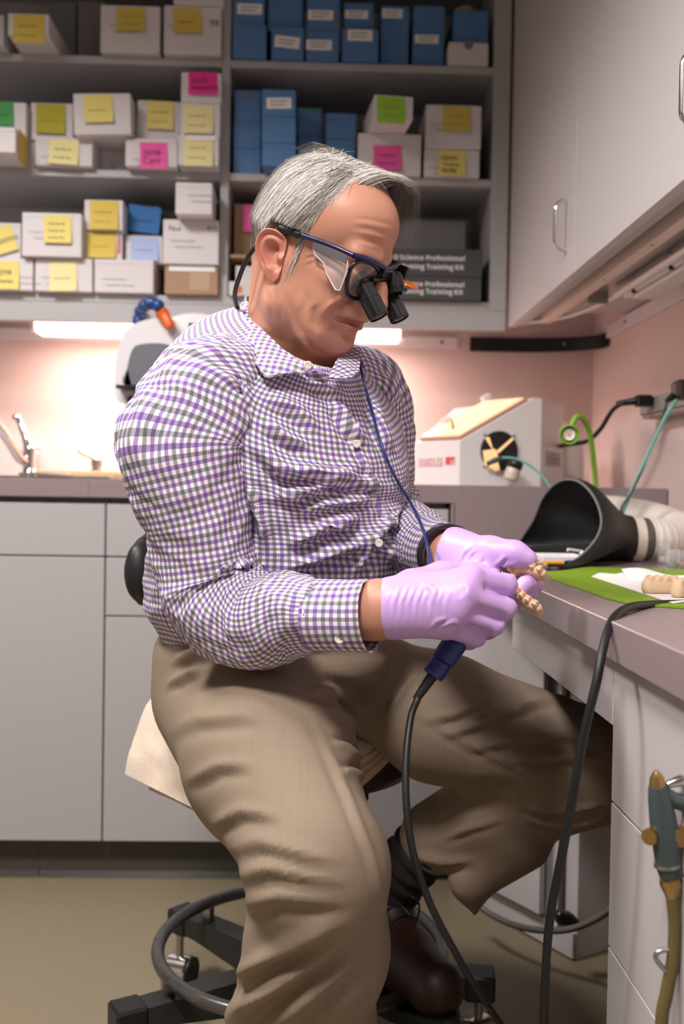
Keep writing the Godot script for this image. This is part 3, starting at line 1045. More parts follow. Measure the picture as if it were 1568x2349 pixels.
	var cuts := [[0.5775, 0.7295], [0.4245, 0.5750], [0.012, 0.4220]]
	for q in cuts:
		put("drawer_front", plank(Vector3(0.317, q[0], -1.031) - o3, Vector3(0.3355, q[1], -0.30) - o3, 0.0005), M.cabinet, dc)
		put("drawer_front", plank(Vector3(0.317, q[0], -0.297) - o3, Vector3(0.3355, q[1], 0.55) - o3, 0.0005), M.cabinet, dc)
	# slanted corner cabinet in the knee space
	var cc := thing("corner_cabinet", "dusty grey slanted corner cabinet in the knee space", "cabinet", Vector3(0.56, 0, -2.05))
	var a := Vector3(0.325, 0, -2.205)
	var b := Vector3(0.515, 0, -1.885)
	var dir := (b - a).normalized()
	var nr := Vector3(dir.z, 0, -dir.x)
	if nr.x > 0:
		nr = -nr
	var bs := Basis(dir, Vector3.UP, dir.cross(Vector3.UP).normalized())
	var len := a.distance_to(b)
	put("body", Shape.new().box((a + b) / 2 - bs.z * 0.05 + Vector3(0, 0.3655, 0) - cc.position, Vector3(len, 0.731, 0.09), 0.001, bs), M.cabinet, cc)
	put("door", Shape.new().box((a + b) / 2 + bs.z * 0.004 + Vector3(-0.02, 0.37, 0) - cc.position, Vector3(len - 0.12, 0.60, 0.014), 0.001, bs), M.cabinet, cc)
	put("kick_strip", Shape.new().box((a + b) / 2 + bs.z * 0.002 + Vector3(0, 0.03, 0) - cc.position, Vector3(len, 0.05, 0.008), 0.001, bs), M.cabinet, cc)
	put("groove_shade_strip", Shape.new().box(a.lerp(b, 0.90) + bs.z * 0.0 + Vector3(0, 0.33, 0) - cc.position, Vector3(0.010, 0.56, 0.012), 0, bs), M.base_rubber, cc)  # dark strip laid on; the shade of a groove put into its colour
	# outlet channel on the side wall with plugs
	var ow := thing("outlet_channel", "grey metal outlet channel on the side wall with plugs", "outlet strip", Vector3(0.79, 1.10, -1.9))
	put("channel", Shape.new().box(Vector3(-0.012, 0, 0.15), Vector3(0.040, 0.048, 1.1), 0.003), mat("channel_grey", rgb8(176, 166, 158), 0.45), ow)
	put("cover", Shape.new().box(Vector3(-0.035, 0.002, 0.15), Vector3(0.006, 0.036, 1.09), 0.002), mat("channel_cover", rgb8(150, 142, 136), 0.45), ow)
	var pl := thing("power_plug", "black moulded plug in the outlet channel", "plug", Vector3(0.752, 1.11, -2.21))
	put("plug_body", Shape.new().box(Vector3(-0.020, 0, 0), Vector3(0.036, 0.026, 0.030), 0.004), M.black_plastic, pl)
	put("strain_relief", Shape.new().tube(PackedVector3Array([Vector3(-0.036, 0, 0), Vector3(-0.075, -0.006, -0.02)]), [0.009, 0.006], 10), M.black_plastic, pl)
	var ad := thing("power_adapter", "dark bronze adapter plugged into the outlet channel", "adapter", at(1556, 895, 1.98))
	put("adapter_body", Shape.new().box(Vector3(0.006, 0, 0), Vector3(0.034, 0.040, 0.045), 0.008), mat("adapter_bronze", rgb8(74, 60, 56), 0.35, 0.3), ad)
	put("cord_grip", Shape.new().tube(PackedVector3Array([Vector3(-0.01, -0.012, 0.0), Vector3(-0.022, -0.022, -0.01)]), [0.008, 0.005], 10), M.black_plastic, ad)

# ---------------------------------------------------------------- the boxes on the shelves
var box_count := 0

# rect is the front face as measured (left, top, right, bottom), d its distance, bottom the shelf it rests on (or NAN to measure it)
func carton(called: String, label: String, rect: Array, d: float, m: Material, bottom := NAN, opt := {}) -> Node3D:
	var a := at(rect[0], rect[3], d)
	var b := at(rect[2], rect[1], d)
	var y0: float = a.y if is_nan(bottom) else bottom
	var w := b.x - a.x
	var h: float = b.y - y0
	var deep: float = opt.get("deep", minf(2.84 - d, 0.26))
	var t := thing(called, label, "box", Vector3((a.x + b.x) / 2, y0, -d), opt.get("group", "small boxes on the wall shelves"))
	t.rotation.y = deg_to_rad(opt.get("turn", 0.0))
	t.rotation.z = deg_to_rad(opt.get("roll", 0.0))
	put("carton", Shape.new().box(Vector3(0, h / 2, -deep / 2), Vector3(w, h, deep), 0.0012), m, t)
	put("lid_flap", Shape.new().box(Vector3(0, h - 0.006, 0.0004), Vector3(w - 0.004, 0.010, 0.0008), 0), m, t)
	t.set_meta("w", w)
	t.set_meta("h", h)
	return t

func face_point(t: Node3D, px: float, py: float) -> Vector3:      # where a measured line of sight meets the box's front, in the box's own axes
	var d := -t.position.z
	var q := t.transform.affine_inverse() * at(px, py, d)
	return Vector3(q.x, q.y, 0)

func note(t: Node3D, rect: Array, m: Material, lines := [], ink: Material = null, roll := 0.0, size := 0.010) -> void:
	var a := face_point(t, rect[0], rect[3])
	var b := face_point(t, rect[2], rect[1])
	var w := b.x - a.x
	var h := b.y - a.y
	var c := (a + b) / 2
	# a sheet stuck by its top edge, its foot curling off
	var pts := PackedVector3Array()
	for j in 6:
		for i in 4:
			var v := j / 5.0
			pts.append(Vector3((i / 3.0 - 0.5) * w + 0.0015 * sin(v * 2.0), (0.5 - v) * h, 0.0016 + 0.0065 * v * v))
	var o := put("sticky_note", Shape.new().sheet(pts, 4, 6, 0.0003, true), m, t)
	o.position = Vector3(c.x, c.y, 0)
	o.rotation.z = deg_to_rad(roll)
	for k in lines.size():
		var v: float = (k + 1.0) / (lines.size() + 1.0) + 0.06
		if lines[k] == "~":
			put_mesh("handwriting", scribble(int(absf(rect[0]) + k) % 4), ink if ink else M.ink, o, Transform3D(Basis(Vector3(1, 0, 0), -0.12 * v).scaled_local(Vector3(w * 0.6, size * 0.8, 1.0)), Vector3(-w * 0.32, (0.5 - v) * h, 0.0022 + 0.0065 * v * v)))
			continue
		var s := words(lines[k], size, ink if ink else M.ink, o, Transform3D(Basis(Vector3(0, 0, 1), 0.05) * Basis(Vector3(1, 0, 0), -0.12 * v), Vector3(-w * 0.36, (0.5 - v) * h, 0.0024 + 0.0065 * v * v)), "handwriting")

func print_lines(t: Node3D, px: float, py: float, size := 0.0052) -> void:      # the two printed lines on the white cartons
	var p := face_point(t, px, py)
	words("Tomorrow's Technology…", size, M.print_grey, t, Transform3D(Basis(), p + Vector3(0, 0, 0.0005)), "printed_line", "Droid Serif")
	words("Yesterday's Personal Service", size, M.print_grey, t, Transform3D(Basis(), p + Vector3(0.010, -0.015, 0.0005)), "printed_line", "Droid Serif")

func boxes() -> void:
	var t: Node3D
	var W: Material = M.carton
	var S1 := 1.9855
	var S2 := 1.7005
	var S3 := 1.3875
	var n := "white_box"
	# left bay, top shelf
	t = carton(n, "white box without a note at the outer end of the top shelf", [-60, 35, 9, 112], 2.51, W, S1)
	t = carton(n, "white box with a yellow note jutting over the top shelf edge", [18, 33, 112, 102], 2.45, W, S1)
	note(t, [30, 36, 102, 101], M.note_gold, ["~", "~"], M.ink_pencil)
	t = carton("grey_box", "dark grey box pushed back on the top shelf beside another grey one", [118, 5, 176, 78], 2.70, M.carton_grey, S1, {"deep": 0.13})
	t = carton("grey_box", "dark grey box pushed back against the two white printed boxes on the top shelf", [178, 5, 242, 84], 2.66, M.carton_grey, S1, {"deep": 0.17})
	t = carton(n, "white printed box with green writing on its yellow note, top shelf", [230, 15, 367, 112], 2.53, W, S1)
	print_lines(t, 250, 57)
	note(t, [267, 18, 333, 73], M.note_gold, ["~", "~"], M.ink_green, 1.0)
	t = carton(n, "white printed box marked 98 beside the shelf divider", [375, 16, 508, 113], 2.53, W, S1)
	print_lines(t, 388, 60)
	note(t, [396, 20, 462, 77], M.note_gold, ["~"], M.ink_pencil, 2.0)
	words("98", 0.022, M.ink, t, Transform3D(Basis(Vector3(0, 0, 1), -0.08), face_point(t, 480, 52) + Vector3(0, 0, 0.0006)), "handwriting")
	var top98: float = t.position.y + t.get_meta("h") + 0.0006
	t = carton(n, "white box lying on the one marked 98", [398, -60, 514, 4], 2.52, W, top98)
	# left bay, middle shelf
	t = carton(n, "white box with its front on the shelf edge and a yellow note on its side", [-48, 292, 36, 381], 2.44, W, S2)
	put("sticky_note", Shape.new().box(Vector3(t.get_meta("w") / 2 + 0.0006, t.get_meta("h") * 0.48, -0.06), Vector3(0.0006, 0.075, 0.075), 0), M.note_gold, t)
	var top_a: float = t.position.y + t.get_meta("h") + 0.0006
	t = carton(n, "white box with a green note set on the one with a note on its side", [-30, 236, 60, 292], 2.52, W, top_a)
	note(t, [-12, 234, 31, 290], M.note_teal, ["~"], M.ink)
	t = carton(n, "narrow white box squeezed between two rows on the middle shelf", [62, 316, 80, 382], 2.56, W, S2)
	t = carton(n, "white printed box with green writing on a pale yellow note, middle shelf", [80, 318, 212, 383], 2.53, W, S2)
	print_lines(t, 95, 360)
	note(t, [112, 322, 180, 378], M.note_pale, ["~", "~"], M.ink_green, -3.0, 0.017)
	var top_b: float = t.position.y + t.get_meta("h") + 0.0006
	t = carton(n, "white box with an olive note on the middle shelf", [70, 238, 168, 316], 2.55, W, top_b)
	note(t, [82, 240, 150, 307], M.note_olive, ["~"], M.ink_pencil, -1.0)
	t = carton(n, "small white box with printed bars set back on the middle shelf", [230, 347, 288, 385], 2.62, W, S2)
	put("printed_bar", Shape.new().box(Vector3(-0.002, 0.025, 0.0005), Vector3(0.0015, 0.032, 0.0006), 0), M.print_grey, t)
	put("printed_bar", Shape.new().box(Vector3(0.004, 0.025, 0.0005), Vector3(0.0015, 0.028, 0.0006), 0), M.print_grey, t)
	t = carton(n, "large white box with yellow note tilted across two others", [170, 216, 302, 312], 2.50, W, top_b, {"roll": 2.0})
	print_lines(t, 188, 260)
	note(t, [193, 218, 258, 283], M.note_yellow, ["~"], M.ink_pencil, 1.0)
	t = carton(n, "white printed box with a bright pink two-line note", [287, 320, 407, 388], 2.52, W, S2)
	print_lines(t, 306, 366)
	note(t, [320, 328, 383, 388], M.note_pink, ["Jane", "Carr"], M.ink, 0.0, 0.023)
	var top_c: float = t.position.y + t.get_meta("h") + 0.0006
	t = carton(n, "greyish white box with yellow note on top of the pink-noted one", [312, 233, 411, 318], 2.56, W, top_c, {"roll": -1.5})
	note(t, [335, 234, 399, 297], M.note_yellow, ["~", "~"], M.ink_pencil)
	t = carton(n, "white box with taped pale note, lowest of three by the divider", [408, 312, 502, 383], 2.50, W, S2)
	note(t, [420, 313, 488, 382], M.note_pale, ["~", "~"], M.ink_pencil)
	put("tape", Shape.new().box(face_point(t, 462, 317) + Vector3(0, 0, 0.003), Vector3(0.07, 0.012, 0.0004), 0), M.paper, t)
	var top_d: float = t.position.y + t.get_meta("h") + 0.0006
	t = carton(n, "white box with pale note, middle of three by the divider", [412, 238, 505, 310], 2.51, W, top_d)
	note(t, [420, 242, 488, 307], M.note_pale, ["~", "~"], M.ink_pencil)
	var top_e: float = t.position.y + t.get_meta("h") + 0.0006
	t = carton(n, "white box with magenta note, topmost of three by the divider", [415, 168, 508, 235], 2.51, W, top_e)
	note(t, [431, 167, 498, 218], M.note_magenta, ["Jacob", "Nekowicz"], M.ink, 0.0, 0.015)
	# left bay, lowest shelf
	t = carton(n, "white printed box with a two-line yellow note on the lowest shelf", [-60, 594, 76, 675], 2.53, W, S3)
	print_lines(t, 20, 636)
	note(t, [-14, 600, 44, 664], M.note_yellow, ["gina", "~"], M.ink, 0.0, 0.019)
	var top_f: float = t.position.y + t.get_meta("h") + 0.0006
	t = carton(n, "white box with slanting writing on its note, lowest bay", [-60, 512, 48, 594], 2.56, W, top_f)
	note(t, [-20, 520, 35, 582], M.note_yellow, ["Addition"], M.ink, 18.0, 0.016)
	t = carton(n, "white printed box with a curled pale note on the lowest shelf", [80, 595, 212, 677], 2.53, W, S3)
	print_lines(t, 95, 636)
	note(t, [113, 602, 176, 668], M.note_pale, ["~"], M.ink_pencil, 2.0)
	var top_g: float = t.position.y + t.get_meta("h") + 0.0006
	t = carton(n, "white printed box with dated yellow note on the lowest pile", [50, 490, 187, 590], 2.51, W, top_g)
	print_lines(t, 68, 532)
	note(t, [100, 495, 164, 558], M.note_yellow, ["~", "~", "~"], M.ink, 0.0, 0.011)
	t = carton(n, "white printed box without a note on the lowest shelf", [216, 597, 352, 680], 2.53, W, S3)
	print_lines(t, 234, 640)
	var top_h: float = t.position.y + t.get_meta("h") + 0.0006
	t = carton(n, "small white box with red mark and gold note, lower of two", [190, 532, 280, 596], 2.55, W, top_h)
	note(t, [200, 533, 265, 592], M.note_gold, ["~"], M.ink_pencil)
	put("red_mark", Shape.new().box(face_point(t, 273, 562) + Vector3(0, 0, 0.0005), Vector3(0.006, 0.045, 0.0006), 0), M.red_print, t)
	var top_i: float = t.position.y + t.get_meta("h") + 0.0006
	t = carton(n, "small white box with gold note, upper of two", [193, 460, 282, 529], 2.54, W, top_i)
	note(t, [205, 462, 271, 527], M.note_gold, ["~", "~"], M.ink_pencil)
	t = carton(n, "white box with a lilac blue note over the unmarked box", [287, 542, 372, 600], 2.57, W, top_h)
	note(t, [299, 545, 363, 598], M.note_lilac, ["~"], M.ink_pencil)
	var top_j: float = t.position.y + t.get_meta("h") + 0.0006
	t = carton("grey_box", "dark box with a slanted strong blue note", [296, 474, 364, 540], 2.60, M.carton_black, top_j)
	note(t, [292, 474, 367, 534], M.note_blue, ["~"], M.ink, -7.0, 0.012)
	t = carton("kraft_box", "brown cardboard box with a torn white label by the divider", [377, 610, 500, 681], 2.53, M.carton_kraft, S3)
	put("torn_label", Shape.new().box(face_point(t, 440, 616) + Vector3(0, 0, 0.0008), Vector3(0.115, 0.014, 0.0008), 0), M.paper, t)
	put("tape", Shape.new().box(face_point(t, 458, 645) + Vector3(0, 0, 0.0006), Vector3(0.05, 0.045, 0.0004), 0), mat("tape_tan", rgb8(182, 152, 124), 0.3), t)
	var top_k: float = t.position.y + t.get_meta("h") + 0.0006
	t = carton(n, "tall white printed box with marker writing on the brown cardboard one", [373, 506, 502, 608], 2.52, W, top_k)
	print_lines(t, 392, 552)
	words("Paul", 0.016, M.ink, t, Transform3D(Basis(), face_point(t, 386, 524) + Vector3(0, 0, 0.0006)), "handwriting")
	words("#13", 0.014, M.ink, t, Transform3D(Basis(), face_point(t, 474, 524) + Vector3(0, 0, 0.0006)), "handwriting")
	var top_l: float = t.position.y + t.get_meta("h") + 0.0006
	t = carton(n, "white printed box jutting out over the tall one by the divider", [402, 420, 487, 488], 2.47, W, top_l)
	print_lines(t, 430, 448)
	# right bay, top shelf: blue cartons, some labelled
	n = "blue_box"
	var B: Material = M.carton_blue
	var g := {"group": "blue boxes on the right-hand shelves"}
	var paper_label := func(t: Node3D, rect: Array, roll := 0.0) -> void:
		var p := face_point(t, (rect[0] + rect[2]) / 2.0, (rect[1] + rect[3]) / 2.0)
		var w: float = face_point(t, rect[2], rect[1]).x - face_point(t, rect[0], rect[1]).x
		var lb := put("paper_label", Shape.new().box(Vector3.ZERO, Vector3(w, (rect[3] - rect[1]) / FOCAL * 2.53, 0.0005), 0), M.paper, t)
		lb.position = p + Vector3(0, 0, 0.0008)
		lb.rotation.z = deg_to_rad(roll)
		for k in 2:
			put("typed_line", Shape.new().box(Vector3(-w * 0.05 * k, 0.005 - 0.009 * k, 0.0004), Vector3(w * (0.7 - 0.1 * k), 0.0025, 0.0004), 0), M.print_grey, lb)
	var cols := [
		[[533, 58, 611, 128], [], "blue box without label against the divider, lower row of the top shelf", [533, -10, 607, 57], [544, 9, 601, 33], "blue box with white label against the divider, upper row of the top shelf"],
		[[622, 64, 697, 131], [630, 84, 687, 110], "blue box with tilted white label in the lower row of the top shelf", [614, -10, 694, 64], [], "blue box without label above the tilted-label one"],
		[[702, 73, 777, 134], [702, 92, 761, 115], "blue box with label low left in the lower row of the top shelf", [703, -10, 779, 73], [706, 24, 764, 46], "blue box with label above the low-labelled one"],
		[[784, 68, 868, 139], [797, 69, 854, 94], "blue box with label at its top edge, lower row of the top shelf", [788, 8, 857, 68], [791, 24, 844, 43], "darker blue box with dim label above the top-labelled one"],
	]
	for k in 4:
		var c: Array = cols[k]
		t = carton(n, c[2], c[0], 2.54, B, S1, g)
		if c[1].size():
			paper_label.call(t, c[1], -5.0 if k == 1 else 0.0)
		var up: float = t.position.y + t.get_meta("h") + 0.0006
		t = carton(n, c[5], c[3], 2.55 + 0.015 * (k % 2), B, up, g)
		if c[4].size():
			paper_label.call(t, c[4])
	t = carton(n, "tall blue box with one label high up on the top shelf", [872, 15, 938, 141], 2.58, B, S1, g)
	paper_label.call(t, [876, 21, 923, 42])
	t = carton(n, "blue box with label in the lower row past the tall one", [945, 78, 1018, 143], 2.58, B, S1, g)
	paper_label.call(t, [951, 80, 1005, 100])
	var up2: float = t.position.y + t.get_meta("h") + 0.0006
	t = carton(n, "plain blue box on the labelled one past the tall one", [947, 15, 1020, 77], 2.58, B, up2, g)
	t = carton("white_box", "low white carton with thumb notch at the end of the top shelf", [1028, 99, 1120, 149], 2.54, W, S1)
	var up3: float = t.position.y + t.get_meta("h") + 0.0006
	put("notch_shade_disc", Shape.new().lathe([Vector2(0, 0), Vector2(0.012, 0), Vector2(0.012, 0.0008), Vector2(0, 0.0008)], Transform3D(Basis(Vector3(1, 0, 0), PI / 2), Vector3(0, t.get_meta("h") - 0.006, 0.0004))), M.carton_grey, t)  # flat grey disc for the notch, its inner shade put into the colour
	t = carton(n, "blue box on the low white carton at the shelf end", [1040, 25, 1120, 99], 2.56, B, up3, g)
	var up4: float = t.position.y + t.get_meta("h")
	var bl := put("wax_lump", Shape.new().ball(Vector3(0, 0.014, 0), Vector3(0.03, 0.015, 0.03)), M.carton_kraft)
	bl.position = Vector3(t.position.x - 0.01, up4, t.position.z - 0.045)
	tag(bl, "brown lump lying on the blue box at the shelf end", "wax lump")
	# right bay, middle shelf
	var back := 2.57
	t = carton(n, "blue box at the foot of the back pile by the divider", [535, 342, 598, 396], back, B, S2, g)
	var y: float = t.position.y + t.get_meta("h") + 0.0006
	t = carton(n, "blue box in the middle of the back pile by the divider", [535, 281, 598, 341], back, B, y, g)
	y = t.position.y + t.get_meta("h") + 0.0006
	t = carton(n, "blue box with a thumb hole on top of the back pile", [537, 208, 598, 280], back, B, y, g)
	put("hole_shade_disc", Shape.new().lathe([Vector2(0, 0), Vector2(0.009, 0), Vector2(0.009, 0.001), Vector2(0, 0.001)], Transform3D(Basis(Vector3(1, 0, 0), PI / 2), Vector3(-0.006, t.get_meta("h") - 0.012, 0.0004))), M.carton_grey, t)  # no real opening: a grey disc carries the shade of the hole
	t = carton(n, "pale blue box at the foot of the front pile", [600, 330, 678, 397], 2.49, B, S2, g)
	y = t.position.y + t.get_meta("h") + 0.0006
	t = carton(n, "pale blue box in the middle of the front pile", [600, 269, 678, 329], 2.49, B, y, g)
	y = t.position.y + t.get_meta("h") + 0.0006
	t = carton(n, "pale blue box with white label on top of the front pile", [600, 207, 678, 268], 2.49, B, y, g)
	paper_label.call(t, [611, 225, 668, 249], 2.0)
	t = carton(n, "blue box partly hidden behind the front pile, lower", [682, 313, 740, 400], 2.62, B, S2, g)
	y = t.position.y + t.get_meta("h") + 0.0006
	t = carton(n, "blue box with green-edged top partly hidden behind the front pile", [682, 252, 738, 312], 2.62, B, y, g)
	put("green_edge", Shape.new().box(Vector3(0, t.get_meta("h") + 0.002, -0.05), Vector3(t.get_meta("w"), 0.004, 0.10), 0.001), M.note_teal, t)
	t = carton(n, "blue box with label at the hairline, lower of two beside the white boxes", [745, 320, 815, 402], 2.58, B, S2, g)
	y = t.position.y + t.get_meta("h") + 0.0006
	t = carton(n, "blue box marked by hand, upper of two beside the white boxes", [746, 261, 817, 319], 2.58, B, y, g)
	words("113", 0.011, M.ink, t, Transform3D(Basis(), face_point(t, 750, 276) + Vector3(0, 0, 0.0006)), "handwriting")
	n = "white_box"
	t = carton(n, "large white box with pink note above the technician's hair", [820, 309, 966, 407], 2.54, W, S2)
	note(t, [855, 335, 920, 392], M.note_pink, ["~", "~"], mat("ink_pink", rgb8(150, 50, 110), 0.8), 0.0, 0.014)
	y = t.position.y + t.get_meta("h") + 0.0006
	t = carton(n, "white box with lime green note turned aside on the pink-noted one", [857, 221, 948, 290], 2.44, W, y, {"turn": 6.0})
	note(t, [862, 224, 928, 285], M.note_green, ["~", "~"], M.ink_pencil)
	t = carton(n, "white printed box with bold yellow note, lower of two by the shelf end", [972, 345, 1100, 413], 2.54, W, S2)
	print_lines(t, 985, 385)
	note(t, [1003, 346, 1067, 405], M.note_yellow, ["Karen", "~", "MOM"], M.ink, -2.0, 0.015)
	y = t.position.y + t.get_meta("h") + 0.0006
	t = carton(n, "white printed box with faint yellow note, upper of two by the shelf end", [975, 243, 1104, 343], 2.53, W, y)
	print_lines(t, 992, 284)
	note(t, [1014, 246, 1078, 303], M.note_gold, ["~", "~"], M.ink_pencil, -1.0)
	# right bay, lowest shelf
	t = carton("kit_box", "dark grey training kit box, lower of two", [880, 637, 1104, 698], 2.53, M.carton_black, S3)
	var kit := func(t: Node3D) -> void:
		var h: float = t.get_meta("h")
		var w: float = t.get_meta("w")
		words("O Science Professional", 0.0168, M.paper, t, Transform3D(Basis(), Vector3(w / 2 - 0.226, h * 0.66, 0.0006)), "printed_line", "Droid Sans", 0.0003, 700)
		words("Whitening Training Kit", 0.0172, M.paper, t, Transform3D(Basis(), Vector3(w / 2 - 0.232, h * 0.34, 0.0006)), "printed_line", "Droid Sans", 0.0003, 700)
	kit.call(t)
	y = t.position.y + t.get_meta("h") + 0.0006
	t = carton("kit_box", "dark grey training kit box, upper of two", [882, 573, 1106, 634], 2.53, M.carton_black, y)
	kit.call(t)
	y = t.position.y + t.get_meta("h") + 0.0006
	t = carton("grey_box", "plain grey box set back on the training kit boxes", [900, 508, 1068, 572], 2.66, M.carton_grey, y, {"deep": 0.15})
	t = carton("white_box", "white box with a round orange emblem on the lowest shelf", [524, 648, 640, 682], 2.53, W, S3)
	put("orange_emblem", Shape.new().lathe([Vector2(0, 0), Vector2(0.009, 0), Vector2(0.009, 0.0008), Vector2(0, 0.0008)], Transform3D(Basis(Vector3(1, 0, 0), PI / 2), face_point(t, 548, 664) + Vector3(0, 0, 0.0004))), mat("emblem_orange", rgb8(206, 120, 60), 0.6), t)
	y = t.position.y + t.get_meta("h") + 0.0006
	t = carton("white_box", "pale blue-white box under the dark gap beside the divider", [540, 612, 640, 648], 2.56, M.carton, y)
	t = carton("kraft_box", "brown box with a pink note beside the divider", [536, 470, 640, 556], 2.62, M.carton_kraft, y + 0.075)
	note(t, [556, 472, 590, 534], M.note_pink, [], null)
	var sb := thing("inner_shelf", "thin brown board carrying the pink-noted box", "board", Vector3(-0.10, y + 0.066, -2.70))
	put("board", Shape.new().box(Vector3(0, 0.004, 0), Vector3(0.25, 0.008, 0.28), 0.001), M.carton_kraft, sb)
	put("foot", Shape.new().append_box(Vector3(0.11, 0.0 - (y + 0.066 - S3), -0.13), Vector3(0.125, -0.0002, 0.13)), M.carton_kraft, sb)
	put("foot", Shape.new().append_box(Vector3(-0.1282, 0.0 - (y + 0.066 - S3), -0.13), Vector3(-0.1272, -0.0002, 0.13)), M.carton_kraft, sb)

func scribble(k: int) -> Mesh:      # an unreadable line of handwriting, one unit long
	if not M.has("scribble%d" % k):
		var p := PackedVector3Array()
		for i in 70:
			var t := i / 69.0
			p.append(Vector3(t + 0.02 * sin(i * 0.9 + k), 0.35 * sin(i * 1.15 + k * 2.0) * (0.55 + 0.45 * sin(i * 0.37 + k)), 0))
		var s := Shape.new()
		for i in 69:      # flat strokes
			var a := p[i]
			var b := p[i + 1]
			var w := Vector3(0.012, 0.07, 0)
			s.quad(a - w, b - w, b + w, a + w)
		M["scribble%d" % k] = s.mesh()
	return M["scribble%d" % k]

func on_bench(px: float, py: float, y := 0.7715) -> Vector3:      # where a measured line of sight meets the bench top
	var a := at(px, py, 1.0) - EYE
	return EYE + a * ((y - EYE.y) / a.y)

func ribbed(path: PackedVector3Array, r: float, pitch := 0.0085, amp := 0.0022) -> Shape:
	var fine := PackedVector3Array()
	var rr := PackedFloat32Array()
	var total := 0.0
	for i in path.size() - 1:
		total += path[i].distance_to(path[i + 1])
	var n := int(total / pitch * 4.0)
	var seg := 0
	var run := 0.0
	for k in n + 1:
		var want := total * k / n
		while seg < path.size() - 2 and run + path[seg].distance_to(path[seg + 1]) < want:
			run += path[seg].distance_to(path[seg + 1])
			seg += 1
		fine.append(path[seg].lerp(path[seg + 1], clampf((want - run) / path[seg].distance_to(path[seg + 1]), 0, 1)))
		rr.append(r - amp + amp * [0.0, 0.8, 1.0, 0.8][k % 4])
	return Shape.new().tube(fine, rr, 28)

